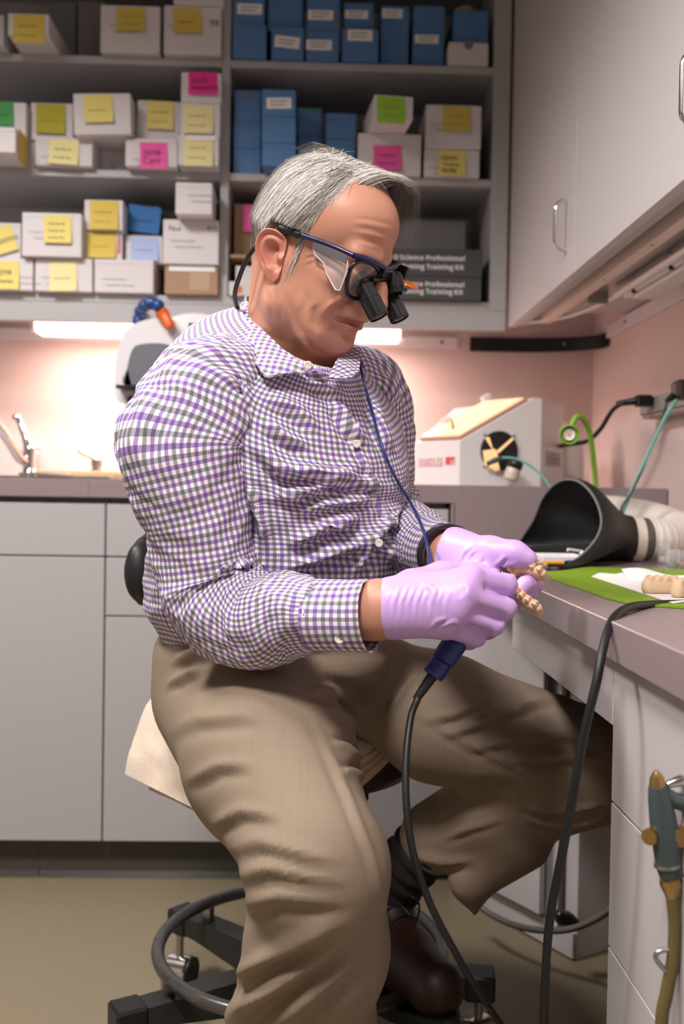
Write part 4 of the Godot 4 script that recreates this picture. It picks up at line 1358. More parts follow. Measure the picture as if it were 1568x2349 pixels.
func bench_things() -> void:
	# rubber suction horn with its duct
	var h := thing("suction_horn", "black rubber suction horn lying open-mouthed on the bench", "suction horn", on_bench(1330, 1285))
	var o := h.position
	var mouth := []
	for q in [[1255, 1311, 1.66], [1312, 1290, 1.70], [1362, 1243, 1.72], [1379, 1195, 1.74], [1362, 1140, 1.80], [1325, 1104, 1.86], [1283, 1104, 1.92], [1246, 1140, 1.99], [1222, 1195, 2.04], [1186, 1256, 2.10], [1210, 1290, 1.92]]:
		mouth.append(at(q[0], q[1], q[2]) - o)
	var ring := PackedVector3Array()
	var nm := mouth.size()
	for i in nm:
		for k in 5:
			ring.append((mouth[i] as Vector3).cubic_interpolate(mouth[(i + 1) % nm], mouth[(i + nm - 1) % nm], mouth[(i + 2) % nm], k / 5.0))
	var m := ring.size()
	for i in m:
		ring[i].y = maxf(ring[i].y, 0.7735 - o.y)
	var neck := Vector3(0.605, 0.8145, -1.885) - o
	var pts := PackedVector3Array()
	var rows := 14
	for j in rows:
		var s := j / (rows - 1.0)
		for i in m + 1:
			var a := ring[i % m]
			var ang := atan2(a.y - neck.y, -(a.z - neck.z))
			var b := neck + Vector3(0, sin(ang), -cos(ang)) * 0.041
			var e := s * s * (3 - 2 * s)
			var p := a.lerp(b, e)
			p.x = lerpf(a.x, b.x, s)
			p.y = maxf(p.y, 0.7725 - o.y)
			pts.append(p)
	var horn := Shape.new()
	horn.sheet(pts, m + 1, rows, 0.004)
	put("horn", horn, grain(mat("horn_rubber", rgb8(34, 36, 34), 0.6), speckle(Color(0.75, 0.76, 0.74), Color(1, 1, 1), 0.06, 21), 6.0), h)
	var lip := PackedVector3Array()
	for i in m + 1:
		lip.append(ring[i % m])
	put("cut_edge", Shape.new().tube(lip, 0.0026, 6, false), mat("cut_foam", rgb8(112, 110, 106), 0.8), h)
	put("clamp_ring", Shape.new().tube(PackedVector3Array([neck + Vector3(-0.002, 0, 0), neck + Vector3(0.020, 0, 0)]), 0.0425, 28), mat("clamp_pale", rgb8(205, 196, 184), 0.5), h)
	put("clamp_band", Shape.new().tube(PackedVector3Array([neck + Vector3(0.020, 0, 0), neck + Vector3(0.032, 0, 0)]), 0.0415, 28), mat("clamp_dark", rgb8(84, 78, 70), 0.5), h)
	var path := curve([Vector3(0.640, 0.8145, -1.885), Vector3(0.67, 0.8145, -1.89), Vector3(0.715, 0.816, -1.93), Vector3(0.742, 0.828, -2.01), Vector3(0.715, 0.846, -2.09), Vector3(0.655, 0.858, -2.145), Vector3(0.60, 0.860, -2.165)], 8)
	tag(put("duct_hose", ribbed(path, 0.0395), M.duct), "white ribbed duct looping from the black horn along the step panel", "duct hose")
	path = curve([Vector3(0.668, 0.918, -2.62), Vector3(0.668, 0.96, -2.62), Vector3(0.664, 1.02, -2.62), Vector3(0.64, 1.055, -2.63), Vector3(0.595, 1.068, -2.64)], 8)
	tag(put("duct_hose", ribbed(path, 0.043), M.duct), "white ribbed duct rising behind the blasting cabinet", "duct hose")
	# green gooseneck lamp
	var l := thing("gooseneck_lamp", "lime green gooseneck LED lamp standing behind the black horn", "lamp", Vector3(0.60, 0.7715, -2.09))
	var lo := l.position
	put("base", Shape.new().smooth_lathe([Vector2(0, 0), Vector2(0.034, 0), Vector2(0.036, 0.006), Vector2(0.030, 0.014), Vector2(0.008, 0.018), Vector2(0, 0.018)], Transform3D()), M.green_lamp, l)
	put("neck", Shape.new().tube(curve([Vector3(0, 0.016, 0), at(1366, 1130, 2.08) - lo, at(1361, 1060, 2.07) - lo, at(1352, 995, 2.05) - lo, at(1338, 962, 2.03) - lo, at(1322, 956, 2.02) - lo, at(1313, 972, 2.02) - lo, at(1306, 990, 2.02) - lo], 6), 0.0058, 12), M.green_lamp, l)
	var face := Vector3(-0.25, -0.12, 1.0).normalized()
	var side := Vector3.UP.cross(face).normalized()
	var hx := Transform3D(Basis(side, face, side.cross(face)), at(1305, 996, 2.02) - lo)
	put("head", Shape.new().lathe([Vector2(0, -0.012), Vector2(0.012, -0.012), Vector2(0.0185, -0.004), Vector2(0.0205, 0.004), Vector2(0.0205, 0.020), Vector2(0.0185, 0.022), Vector2(0.0165, 0.020), Vector2(0.0165, 0.012), Vector2(0, 0.012)], hx, 32), M.green_lamp, l)
	put("reflector", Shape.new().lathe([Vector2(0, 0.0125), Vector2(0.008, 0.0130), Vector2(0.0105, 0.0165), Vector2(0.0115, 0.0165), Vector2(0.0115, 0.0125)], hx, 24), M.white_plastic, l)
	put("led_chip", Shape.new().lathe([Vector2(0, 0.0145), Vector2(0.0038, 0.0145), Vector2(0.0038, 0.0132)], hx, 12), mat("led_yellow", rgb8(232, 170, 66), 0.4), l)
	for s in [-1, 1]:
		var slot := PackedVector3Array()
		for k in 7:
			var a: float = s * PI / 2 - 0.5 + k / 6.0
			slot.append(hx * Vector3(cos(a) * 0.0142, 0.0128, sin(a) * 0.0142))
		put("vent_slot", Shape.new().tube(slot, 0.0013, 6), M.black_plastic, l)
	# green mat, white paper, casts
	var mat_pts := []
	for q in [[1253, 1316], [1350, 1303], [1460, 1306], [1620, 1310], [1640, 1400], [1568, 1396], [1452, 1389], [1390, 1374], [1320, 1349], [1265, 1331]]:
		mat_pts.append(on_bench(q[0], q[1]))
	var c := Vector3(0.55, 0.7715, -1.4)
	var poly := PackedVector2Array()
	for q in mat_pts:
		poly.append(Vector2(q.x - c.x, -(q.z - c.z)))
	var gm := put("bench_mat", Shape.new().prism(poly, 0.0022, Transform3D(Basis(Vector3(1, 0, 0), -PI / 2), Vector3.ZERO)), grain(M.green_mat, speckle(Color(0.86, 0.88, 0.8), Color(1, 1, 1), 0.03, 31), 8.0))
	gm.position = c
	tag(gm, "lime green mat lying on the bench in front of the black horn", "mat")
	poly = PackedVector2Array()
	for q in [[1356, 1322], [1374, 1314], [1410, 1317], [1424, 1314], [1470, 1319], [1600, 1330], [1620, 1372], [1545, 1384], [1524, 1378]]:
		var w := on_bench(q[0], q[1], 0.7745)
		poly.append(Vector2(w.x - c.x, -(w.z - c.z)))
	var pp := thing("paper_sheet", "folded white paper lying on the green mat", "paper", Vector3(c.x, 0.7740, c.z))
	put("lower_leaf", Shape.new().prism(poly, 0.0008, Transform3D(Basis(Vector3(1, 0, 0), -PI / 2), Vector3.ZERO)), M.paper, pp)
	var leaf := PackedVector3Array()
	for j in 5:
		for i in 10:
			var a := on_bench(1424 + 20 * i, 1314.5 + 1.6 * i, 0.775) - pp.position
			var b := on_bench(1440 + 19 * i, 1332 + 2.4 * i, 0.775) - pp.position
			var q := a.lerp(b, j / 4.0)
			q.y = 0.0015 + 0.010 * (1 - j / 4.0) * (0.6 + 0.4 * sin(i * 0.8))
			leaf.append(q)
	put("upper_leaf", Shape.new().sheet(leaf, 10, 5, 0.0004, true), M.paper, pp)
	for k in 2:
		var p := on_bench([1518, 1570][k], [1361, 1368][k], 0.7752)
		var t := thing("tooth_cast", ["cream stone tooth cast of a straight row on the white paper", "cream stone tooth cast with a rounded end beside the straight one"][k], "dental cast", p, "stone casts on the paper")
		var clay := Clay.new(Vector3(-0.04, -0.002, -0.03), Vector3(0.05, 0.035, 0.03), 0.0016)
		var wide := 0.024
		clay.cone(Vector3(-wide + 0.006, 0.007, 0), Vector3(wide - 0.004, 0.007, -0.004), 0.0085, 0.0085, 0.003)
		clay.cone(Vector3(-wide + 0.006, 0.012, 0), Vector3(wide - 0.004, 0.012, -0.004), 0.0075, 0.0075, 0.003)
		clay.ell(Vector3(0, -0.006, 0), Vector3(0.08, 0.006, 0.08), Basis.IDENTITY, 0.001, true)
		for i in 4:
			var x := -0.016 + 0.0105 * i
			for z in [-0.004, 0.003]:
				clay.ell(Vector3(x, 0.0185, z - 0.0008 * i), Vector3(0.0048, 0.0045, 0.0042), Basis.IDENTITY, 0.002)
		var sh := Shape.new()
		clay.add_to(sh)
		put("cast", sh, M.stone, t)
		t.rotation.y = [0.0, 0.7][k]
	# clear jars
	var jar := func(px: float, py: float, r: float, hh: float, fill: Color, label: String) -> void:
		var p := on_bench(px, py)
		var t := thing("specimen_jar", label, "jar", p, "small clear jars on the bench")
		put("glass", Shape.new().lathe([Vector2(0, 0.002), Vector2(r - 0.001, 0.002), Vector2(r - 0.001, hh), Vector2(r, hh), Vector2(r, 0), Vector2(0, 0)].duplicate(), Transform3D(), 20), M.clear, t)
		put("contents", Shape.new().smooth_lathe([Vector2(0, 0.0025), Vector2(r - 0.003, 0.0025), Vector2(r - 0.0025, hh * 0.3), Vector2(0, hh * 0.36)], Transform3D(), 16), mat("fill%d" % int(px), fill, 0.6), t)
	jar.call(1541, 1305, 0.0135, 0.034, rgb8(72, 96, 60), "small clear jar with green scraps in it")
	jar.call(1572, 1302, 0.0145, 0.030, rgb8(176, 106, 44), "small clear jar with amber contents")
	jar.call(1521, 1293, 0.0125, 0.040, rgb8(190, 180, 170), "small clear jar almost empty next to the duct")
	var bur := thing("bur_stand", "dark bur stand with upright steel burs behind the jars", "bur stand", on_bench(1572, 1278))
	put("block", Shape.new().box(Vector3(0, 0.02, 0), Vector3(0.05, 0.04, 0.035), 0.003), M.black_plastic, bur)
	for i in 5:
		put("bur", Shape.new().tube(PackedVector3Array([Vector3(-0.02 + 0.01 * i, 0.040, 0.006 * (i % 2)), Vector3(-0.02 + 0.01 * i, 0.050, 0.006 * (i % 2)), Vector3(-0.02 + 0.01 * i, 0.060, 0.006 * (i % 2))]), [0.0015, 0.0015, 0.003], 8), M.steel, bur)
	# things lying in the mouth of the horn
	var tr := thing("instrument_tray", "shallow white tray inside the mouth of the horn", "tray", on_bench(1280, 1289, 0.776))
	put("floor", Shape.new().box(Vector3(0.0, 0.004, 0), Vector3(0.075, 0.004, 0.10), 0.001), M.white_plastic, tr)
	put("rim", Shape.new().append_box(Vector3(-0.038, 0.002, -0.05), Vector3(0.038, 0.013, -0.047)).append_box(Vector3(-0.038, 0.002, 0.047), Vector3(0.038, 0.013, 0.05)).append_box(Vector3(-0.04, 0.002, -0.05), Vector3(-0.037, 0.013, 0.05)).append_box(Vector3(0.037, 0.002, -0.05), Vector3(0.04, 0.013, 0.05)), M.white_plastic, tr)
	var pencil := func(a: Vector3, b: Vector3, body: Material, label: String) -> void:
		var t := thing("pencil", label, "pencil", a)
		var d := (b - a).normalized()
		put("shaft", Shape.new().tube(PackedVector3Array([d * 0.018, b - a]), 0.0036, 6), body, t)
		put("sharpened_wood", Shape.new().tube(PackedVector3Array([d * 0.004, d * 0.018]), [0.0012, 0.0036], 10), mat("pencil_wood", rgb8(214, 170, 128), 0.7), t)
		put("point", Shape.new().tube(PackedVector3Array([Vector3.ZERO, d * 0.004]), [0.0002, 0.0012], 8), body, t)
	pencil.call(on_bench(1222, 1291, 0.7835), on_bench(1292, 1291, 0.7835), mat("pencil_yellow", rgb8(222, 160, 38), 0.4), "yellow pencil lying in front of the white tray")
	pencil.call(on_bench(1241, 1298, 0.780), on_bench(1322, 1287, 0.780), M.navy, "navy blue pencil lying under the yellow one")
	var bits := [[1318, 1266, 0.0035, "short white plastic rod among the scraps in the horn"], [1337, 1270, 0.0045, "white stone crumb among the scraps in the horn"], [1350, 1262, 0.0035, "pinkish wax crumb on the lip of the horn"]]
	for b in bits:
		var p := on_bench(b[0], b[1], 0.7905)
		var s := Shape.new()
		if b[2] == 0.0035 and b[0] == 1318:
			s.tube(PackedVector3Array([Vector3(-0.015, 0.004, 0.004), Vector3(0.015, 0, -0.004)]), 0.0035, 8)
		else:
			s.ball(Vector3.ZERO, Vector3(0.007, 0.005, 0.006))
		var n := put("scrap", s, M.white_plastic if b[0] < 1345 else mat("wax_pink", rgb8(206, 140, 132), 0.6))
		n.position = p
		tag(n, b[3], "scrap")
	# air gun hanging before the drawers
	var g := thing("air_gun", "dark green air gun with brass fittings hanging by the drawer cabinet", "air gun", at(1520, 1900, 0.83))
	var go := g.position
	var gp := func(px: float, py: float) -> Vector3: return at(px, py, 0.83) - go
	put("body", Shape.new().tube(PackedVector3Array([gp.call(1508, 1802), gp.call(1512, 1830), gp.call(1520, 1880), gp.call(1526, 1930), gp.call(1532, 1985), gp.call(1535, 2010), gp.call(1536, 2018)]), [0.0080, 0.0098, 0.0114, 0.0114, 0.0106, 0.0084, 0.0066], 18), mat("gun_green", rgb8(62, 74, 74), 0.4), g)
	put("nozzle", Shape.new().tube(PackedVector3Array([gp.call(1503, 1768), gp.call(1506, 1784), gp.call(1508, 1804)]), [0.002, 0.006, 0.007], 14), M.brass, g)
	put("thumb_screw", Shape.new().tube(PackedVector3Array([gp.call(1490, 1915) + Vector3(-0.003, 0, 0.006), gp.call(1497, 1915)]), 0.007, 14), M.brass, g)
	put("thumb_screw", Shape.new().tube(PackedVector3Array([gp.call(1552, 1915), gp.call(1560, 1915) + Vector3(0, 0, 0.006)]), 0.009, 14), M.brass, g)
	put("band", Shape.new().tube(PackedVector3Array([gp.call(1529, 1978), gp.call(1530, 1986)]), 0.0113, 18), M.steel, g)
	put("collar", Shape.new().tube(PackedVector3Array([gp.call(1534, 2014), gp.call(1538, 2030), gp.call(1541, 2062)]), [0.0085, 0.009, 0.0045], 14), M.brass, g)
	put("trigger", Shape.new().tube(PackedVector3Array([gp.call(1524, 1820), gp.call(1545, 1836), gp.call(1590, 1845)]), [0.006, 0.007, 0.009], 12), mat("gun_green", rgb8(62, 74, 74), 0.4), g)
	put("lever", Shape.new().tube(PackedVector3Array([gp.call(1530, 1800), gp.call(1560, 1790), gp.call(1600, 1792)]), [0.003, 0.005, 0.007], 12), M.chrome, g)
	put("hose", Shape.new().tube(curve([gp.call(1541, 2058), gp.call(1547, 2120), gp.call(1543, 2200), gp.call(1528, 2280), gp.call(1516, 2370), gp.call(1516, 2700)], 6), 0.0056, 12), mat("hose_olive", rgb8(96, 84, 46), 0.5), g)
	put("hook", Shape.new().tube(curve([gp.call(1536, 2178), gp.call(1512, 2182), gp.call(1503, 2195), gp.call(1515, 2215), gp.call(1535, 2235)], 5), 0.0022, 8), M.steel, g)

func stool() -> void:
	var c := Vector3(-0.01, 0, -1.60)
	var t := thing("lab_stool", "black wheeled laboratory stool with foot ring and brown leather seat", "stool", c)
	var leather := grain(mat("leather", rgb8(62, 42, 36), 0.45), speckle(Color(0.7, 0.66, 0.64), Color(1, 1, 1), 0.25, 41), 10.0)
	put("seat", Shape.new().smooth_lathe([Vector2(0, 0.445), Vector2(0.14, 0.445), Vector2(0.172, 0.452), Vector2(0.188, 0.47), Vector2(0.193, 0.495), Vector2(0.186, 0.518), Vector2(0.168, 0.530), Vector2(0, 0.532)], Transform3D(), 48), leather, t)
	put("seat_plate", Shape.new().box(Vector3(0, 0.435, 0), Vector3(0.2, 0.018, 0.2), 0.003), M.black_plastic, t)
	put("column", Shape.new().lathe([Vector2(0, 0.10), Vector2(0.028, 0.10), Vector2(0.028, 0.28), Vector2(0.016, 0.285), Vector2(0.016, 0.43), Vector2(0, 0.43)], Transform3D(), 20), M.chrome, t)
	var iron := grain(mat("worn_black", rgb8(48, 48, 48), 0.5), speckle(Color(0.7, 0.7, 0.7), Color(1, 1, 1), 0.05, 43), 9.0)
	put("hub", Shape.new().lathe([Vector2(0, 0.07), Vector2(0.045, 0.07), Vector2(0.045, 0.14), Vector2(0, 0.14)], Transform3D(), 24), iron, t)
	for k in 5:
		var a := deg_to_rad(137.0 + 72.0 * k)      # measured from +x towards the shelves
		var d := Vector3(cos(a), 0, -sin(a))
		var s := Vector3.UP.cross(d)
		var b := Basis(d, Vector3.UP, d.cross(Vector3.UP))
		# tapering arm: deep at the hub, shallow at the tip
		var arm := PackedVector2Array([Vector2(0.03, 0.072), Vector2(0.24, 0.100), Vector2(0.30, 0.100), Vector2(0.30, 0.132), Vector2(0.03, 0.140)])
		put("base_arm", Shape.new().prism(arm, 0.042, Transform3D(b, -b.z * 0.021)), iron, t)
		put("arm_cap", Shape.new().box(d * 0.288 + Vector3(0, 0.116, 0), Vector3(0.048, 0.042, 0.050), 0.004, b), M.black_plastic, t)
		var w := d * 0.288 + s * 0.012
		var turn := a + 0.7 * (1 if k % 2 else -1)
		var ax := Vector3(cos(turn), 0, -sin(turn))
		if k == 0:
			ax = Vector3(0.93, 0, 0.36).normalized()
		var wheel := put("caster", Shape.new().lathe([Vector2(0, -0.021), Vector2(0.026, -0.021), Vector2(0.0275, -0.018), Vector2(0.0275, 0.018), Vector2(0.026, 0.021), Vector2(0, 0.021)], Transform3D(Basis(ax.cross(Vector3.UP), ax, Vector3.UP), w + Vector3(0, 0.0285, 0)), 32), M.chrome, t)
		put("caster_cheek", Shape.new().lathe([Vector2(0, 0.0212), Vector2(0.026, 0.0212), Vector2(0.026, 0.0265), Vector2(0, 0.0265)], Transform3D(Basis(ax.cross(Vector3.UP), ax, Vector3.UP), w + Vector3(0, 0.0285, 0)), 32), M.black_rubber, wheel)
		put("caster_stem", Shape.new().tube(PackedVector3Array([w + Vector3(0, 0.054, 0), w + Vector3(0, 0.10, 0)]), 0.007, 10), M.steel, wheel)
		put("ring_clip", Shape.new().box(d * 0.226 + Vector3(0, 0.146, 0), Vector3(0.02, 0.028, 0.012), 0.001, b), M.steel, t)
	var ring := PackedVector3Array()
	for i in 73:
		var a := TAU * i / 72
		ring.append(Vector3(cos(a), 0, sin(a)) * 0.228 + Vector3(0, 0.164, 0))
	put("foot_ring", Shape.new().tube(ring, 0.0105, 14, false), grain(mat("ring_metal", rgb8(112, 110, 108), 0.3, 0.75), speckle(Color(0.8, 0.8, 0.8), Color(1, 1, 1), 0.04, 44), 9.0), t)
	# back pad behind the technician's hip, on its bracket
	var pad := Clay.new(Vector3(-0.34, 0.66, -0.16), Vector3(0.16, 0.88, 0.26), 0.007)
	for i in 15:
		var u := i / 14.0 - 0.5
		# the pad curves round behind the hips: its middle lies opposite to where the technician faces
		var dir := Vector3(-0.667, 0, -0.742).rotated(Vector3.UP, u * 1.2)
		var half := 0.068 * sqrt(1.0 - pow(absf(u) * 1.7, 3.0))
		pad.ell(Vector3(-0.052, 0.772, 0.16) + dir * 0.205, Vector3(0.020, half, 0.020), Basis.IDENTITY, 0.012)
	var ps := Shape.new()
	pad.add_to(ps)
	put("back_pad", ps, M.black_rubber, t)
	put("back_bracket", Shape.new().tube(curve([Vector3(-0.05, 0.44, -0.02), Vector3(-0.16, 0.45, -0.02), Vector3(-0.215, 0.55, -0.02), Vector3(-0.205, 0.76, -0.012)], 6), 0.010, 10), M.black_plastic, t)
	# towel over the seat
	var tw := thing("hand_towel", "cream terry towel folded over the stool seat", "towel", c + Vector3(0, 0.533, 0))
	var o := tw.position
	var terry := grain(mat("terry", rgb8(248, 230, 212), 0.95), speckle(Color(0.84, 0.82, 0.8), Color(1, 1, 1), 0.3, 51), 12.0, speckle(Color.BLACK, Color.WHITE, 0.45, 52), 0.25)
	var patch := func(tl: Vector3, tr: Vector3, br: Vector3, bl: Vector3, bulge: float, nu: int, nv: int) -> PackedVector3Array:
		var p := PackedVector3Array()
		var nrm := (tr - tl).cross(bl - tl).normalized()
		if nrm.z < 0:
			nrm = -nrm
		for j in nv:
			for i in nu:
				var u := i / (nu - 1.0)
				var v := j / (nv - 1.0)
				var q := tl.lerp(tr, u).lerp(bl.lerp(br, u), v)
				q += nrm * (bulge * sin(PI * v * 0.8) + 0.004 * soft.get_noise_2d(u * 3.0, v * 3.0 + bulge * 50.0))
				p.append(q)
		return p
	var flap: PackedVector3Array = patch.call(at(372, 1556, 1.56) - o, at(590, 1690, 1.40) - o, at(530, 1896, 1.34) - o, at(298, 1780, 1.50) - o, 0.018, 22, 20)
	put("hanging_flap", Shape.new().sheet(flap, 22, 20, 0.008, true), terry, tw)
	var under: PackedVector3Array = patch.call(at(330, 1700, 1.54) - o, at(560, 1760, 1.39) - o, at(520, 1892, 1.35) - o, at(345, 1812, 1.505) - o, 0.004, 22, 12)
	put("under_flap", Shape.new().sheet(under, 22, 12, 0.006, true), terry, tw)
	var top := PackedVector3Array()
	for j in 10:
		for i in 14:
			var u := i / 13.0
			var v := j / 9.0
			top.append(Vector3(lerpf(-0.185, 0.17, u), 0.008 - 0.012 * pow(absf(u - 0.45) * 2.0, 4), lerpf(-0.12, 0.165, v)))
	put("seat_layer", Shape.new().sheet(top, 14, 10, 0.006, true), terry, tw)
	# the part that folds over the front of the seat, its edge running aslant
	var fr := PackedVector3Array()
	for j in 15:
		for i in 26:
			var phi := lerpf(38.0, 150.0, i / 25.0)
			var drop := 0.012 + 0.062 * smoothstep(40.0, 82.0, phi)
			var run := j / 14.0 * (0.10 + 0.028 + drop)
			var r := 0.082 + minf(run, 0.10)
			var y := 0.010
			if run > 0.10:
				var a := minf((run - 0.10) / 0.018, PI / 2)
				r += 0.018 * sin(a)
				y -= 0.018 * (1.0 - cos(a))
				y -= maxf(0.0, run - 0.10 - 0.018 * PI / 2)
			y += 0.0025 * soft.get_noise_2d(phi * 0.06, run * 30.0)
			fr.append(Vector3(cos(deg_to_rad(phi)) * r, y, sin(deg_to_rad(phi)) * r))
	put("front_flap", Shape.new().sheet(fr, 26, 15, 0.006), terry, tw)
	for k in 3:
		var e := PackedVector3Array()
		for i in 26:
			var q := fr[(13 - k) * 26 + i]
			e.append(q + Vector3(q.x, 0, q.z).normalized() * 0.0012 + Vector3(0, 0.001, 0))
		put("woven_band", Shape.new().tube(e, 0.0020, 6), mat("band_tan", rgb8(226, 190, 140), 0.8), tw)

func cables() -> void:
	var c := curve([at(1640, 1378, 1.20), at(1568, 1384, 1.17), at(1500, 1386, 1.13), at(1440, 1394, 1.06), at(1402, 1425, 1.00), at(1382, 1490, 0.965), at(1366, 1570, 0.95), at(1338, 1690, 0.95), at(1300, 1900, 0.96), at(1262, 2100, 0.98), at(1250, 2250, 1.0), at(1246, 2400, 1.02), at(1240, 2800, 1.06), at(1180, 2990, 1.1)], 8)
	tag(put("power_cable", Shape.new().tube(c, 0.0046, 10), M.black_rubber), "thick black cable drooping over the bench edge to the floor", "cable")
	c = curve([at(1434, 921, 2.20), at(1405, 940, 2.22), at(1376, 985, 2.28), at(1345, 1012, 2.33), at(1300, 1020, 2.40), at(1270, 1026, 2.56)], 8)
	tag(put("appliance_cable", Shape.new().tube(c, 0.0052, 10), M.black_rubber), "black appliance cable curving from its plug down behind the green lamp", "cable")
	c = curve([at(1552, 918, 1.95), at(1530, 948, 1.95), at(1495, 1020, 1.97), at(1455, 1110, 1.99), at(1425, 1180, 2.0), at(1412, 1205, 2.0)], 8)
	tag(put("air_tube", Shape.new().tube(c, 0.0038, 10), M.teal_tube), "thin teal air tube slanting down from the outlet channel to the ducts", "tube")
	c = curve([at(1532, 908, 1.96), at(1518, 960, 1.965), at(1490, 1025, 1.975), at(1480, 1060, 1.98), at(1450, 1125, 1.985), at(1425, 1165, 1.99), at(1430, 1185, 1.99), at(1425, 1200, 2.0)], 8)
	tag(put("thin_cord", Shape.new().tube(c, 0.0022, 8), M.black_rubber), "thin black cord hanging beside the teal tube", "cord")
	c = curve([at(1060, 2040, 1.95), at(1120, 2094, 1.90), at(1200, 2128, 1.84), at(1290, 2134, 1.78), at(1360, 2112, 1.72), at(1420, 2070, 1.68), at(1470, 2010, 1.66)], 8)
	tag(put("floor_cable", Shape.new().tube(c, 0.0062, 10), mat("cable_grey", rgb8(110, 108, 102), 0.5)), "grey cable sagging across the slanted corner cabinet", "cable")
	var p := thing("cable_plug", "black angled plug hanging before the slanted corner cabinet", "plug", at(1292, 2105, 1.80))
	put("plug_body", Shape.new().box(Vector3.ZERO, Vector3(0.032, 0.022, 0.024), 0.004, Basis(Vector3(0, 0, 1), -0.25)), M.black_plastic, p)
	put("plug_neck", Shape.new().tube(PackedVector3Array([Vector3(0.012, 0, 0), Vector3(0.03, -0.016, 0)]), [0.009, 0.006], 10), M.black_plastic, p)

# ================================================================ the technician
const BODY_RIGHT := Vector3(-0.742, 0, 0.667)
const BODY_FRONT := Vector3(0.667, 0, 0.742)
var head_xf := Transform3D(Basis(Vector3(0.48298, 0.12811, -0.86621), Vector3(0.28676, 0.91155, 0.29471), Vector3(0.82734, -0.39073, 0.40352)) * 0.916, Vector3(-0.0093, 1.1954, -1.27))
var shirt_shape: Shape
var skull: Clay

# folds pressed into a finished shape: each is [points along the fold as measured, width, height in metres]; the cloth rises along the line and sinks beside it
func press(s: Shape, folds: Array, gain := 1.0) -> void:
	var box := []
	for f in folds:
		var lo := Vector2(1e9, 1e9)
		var hi := Vector2(-1e9, -1e9)
		for q in f[0]:
			lo = lo.min(Vector2(q[0], q[1]))
			hi = hi.max(Vector2(q[0], q[1]))
		var m: Vector2 = Vector2.ONE * f[1] * 3.6
		box.append(Rect2(lo - m, hi - lo + m * 2))
	for i in s.v.size():
		var p := s.v[i]
		if s.n[i].dot(EYE - p) < 0.0:
			continue
		var q := seen_at(p)
		var lift := 0.0
		for k in folds.size():
			if not (box[k] as Rect2).has_point(q):
				continue
			var pts: Array = folds[k][0]
			var w: float = folds[k][1]
			var best := 1e9
			var sgn := 1.0
			var along := 0.0
			var run := 0.0
			for j in pts.size() - 1:
				var a := Vector2(pts[j][0], pts[j][1])
				var b := Vector2(pts[j + 1][0], pts[j + 1][1])
				var ab := b - a
				var l := ab.length()
				var t := clampf((q - a).dot(ab) / (l * l), 0, 1)
				var off := q - a - ab * t
				var dd := off.length()
				if dd < best:
					best = dd
					sgn = signf(ab.cross(q - a))
					along = run + l * t
				run += l
			var fade := smoothstep(0.0, 1.0, clampf(minf(along, run - along) / (run * 0.35), 0, 1))
			var x := sgn * best / w
			lift += gain * folds[k][2] * fade * (exp(-x * x) - 0.7 * exp(-(x - 1.7) * (x - 1.7)))
		s.v[i] = p + s.n[i] * lift
	renormal(s)

func renormal(s: Shape) -> void:
	var acc := PackedVector3Array()
	acc.resize(s.v.size())
	for i in range(0, s.ix.size(), 3):
		var a := s.ix[i]
		var b := s.ix[i + 1]
		var c := s.ix[i + 2]
		var f := (s.v[c] - s.v[a]).cross(s.v[b] - s.v[a])
		acc[a] += f
		acc[b] += f
		acc[c] += f
	for i in acc.size():
		if acc[i].length_squared() > 0:
			s.n[i] = acc[i].normalized()

func depth_at(s: Shape, px: float, py: float, reach := 14.0) -> float:      # how far away the shape's near side is on a line of sight
	var best := 99.0
	for i in s.v.size():
		var p := s.v[i]
		if -p.z < best and s.n[i].z > -0.2:
			var q := seen_at(p)
			if absf(q.x - px) < reach and absf(q.y - py) < reach:
				best = -p.z
	return best

# a sleeve or leg: points [px, py, d, radius across, radius in depth], cloth ripples from noise
func sleeve(s: Shape, pts: Array, nu: int, steps: int, ripple: float, seed_: float, open_to := 1.0) -> void:
	var c := []
	var r := []
	for q in pts:
		c.append(at(q[0], q[1], q[2]))
		r.append(Vector3(q[3], q[4], 0))
	var cp := curve(c, steps)
	var rp := curve(r, steps)
	var m := cp.size()
	var p := PackedVector3Array()
	var uvs := PackedVector2Array()
	var run := 0.0
	var mean := 0.0
	for q in rp:
		mean += (q.x + q.y) / 2.0 / m
	for j in m:
		var t := (cp[mini(j + 1, m - 1)] - cp[maxi(j - 1, 0)]).normalized()
		var eye := (EYE - cp[j]).normalized()
		var side := t.cross(eye).normalized()
		var near := side.cross(t).normalized()
		if j > 0:
			run += cp[j].distance_to(cp[j - 1])
		var bend := 0.0
		if j > 2 and j < m - 3:
			bend = (cp[j + 2] - cp[j]).normalized().cross((cp[j] - cp[j - 2]).normalized()).length()
		for i in nu + 1:
			var a := TAU * i / nu + PI / 2      # seam on the far side
			var dir := side * sin(a) - near * cos(a - PI / 2 + PI / 2)
			var ca := cos(a - PI / 2)
			var sa := sin(a - PI / 2)
			dir = -near * ca + side * sa
			var rad := Vector2(rp[j].y * ca, rp[j].x * sa).length()
			var uu := float(i) / nu
			var wob := soft.get_noise_3d(cos(TAU * uu) * 0.9 + seed_, sin(TAU * uu) * 0.9 + run * 3.0, run * 13.0 + seed_)
			var rings := soft.get_noise_3d(run * 26.0 + 2.0 * sin(TAU * uu + seed_), seed_ * 3.0, uu * 1.6)
			rad += ripple * (wob * 1.2 + rings * 0.7) * clampf(0.35 + bend * 5.0, 0.0, 1.6)
			p.append(cp[j] + dir * rad)
			uvs.append(Vector2(uu * TAU * mean * 1.16, run))
	s.grid(p, nu + 1, m, false, false, uvs)

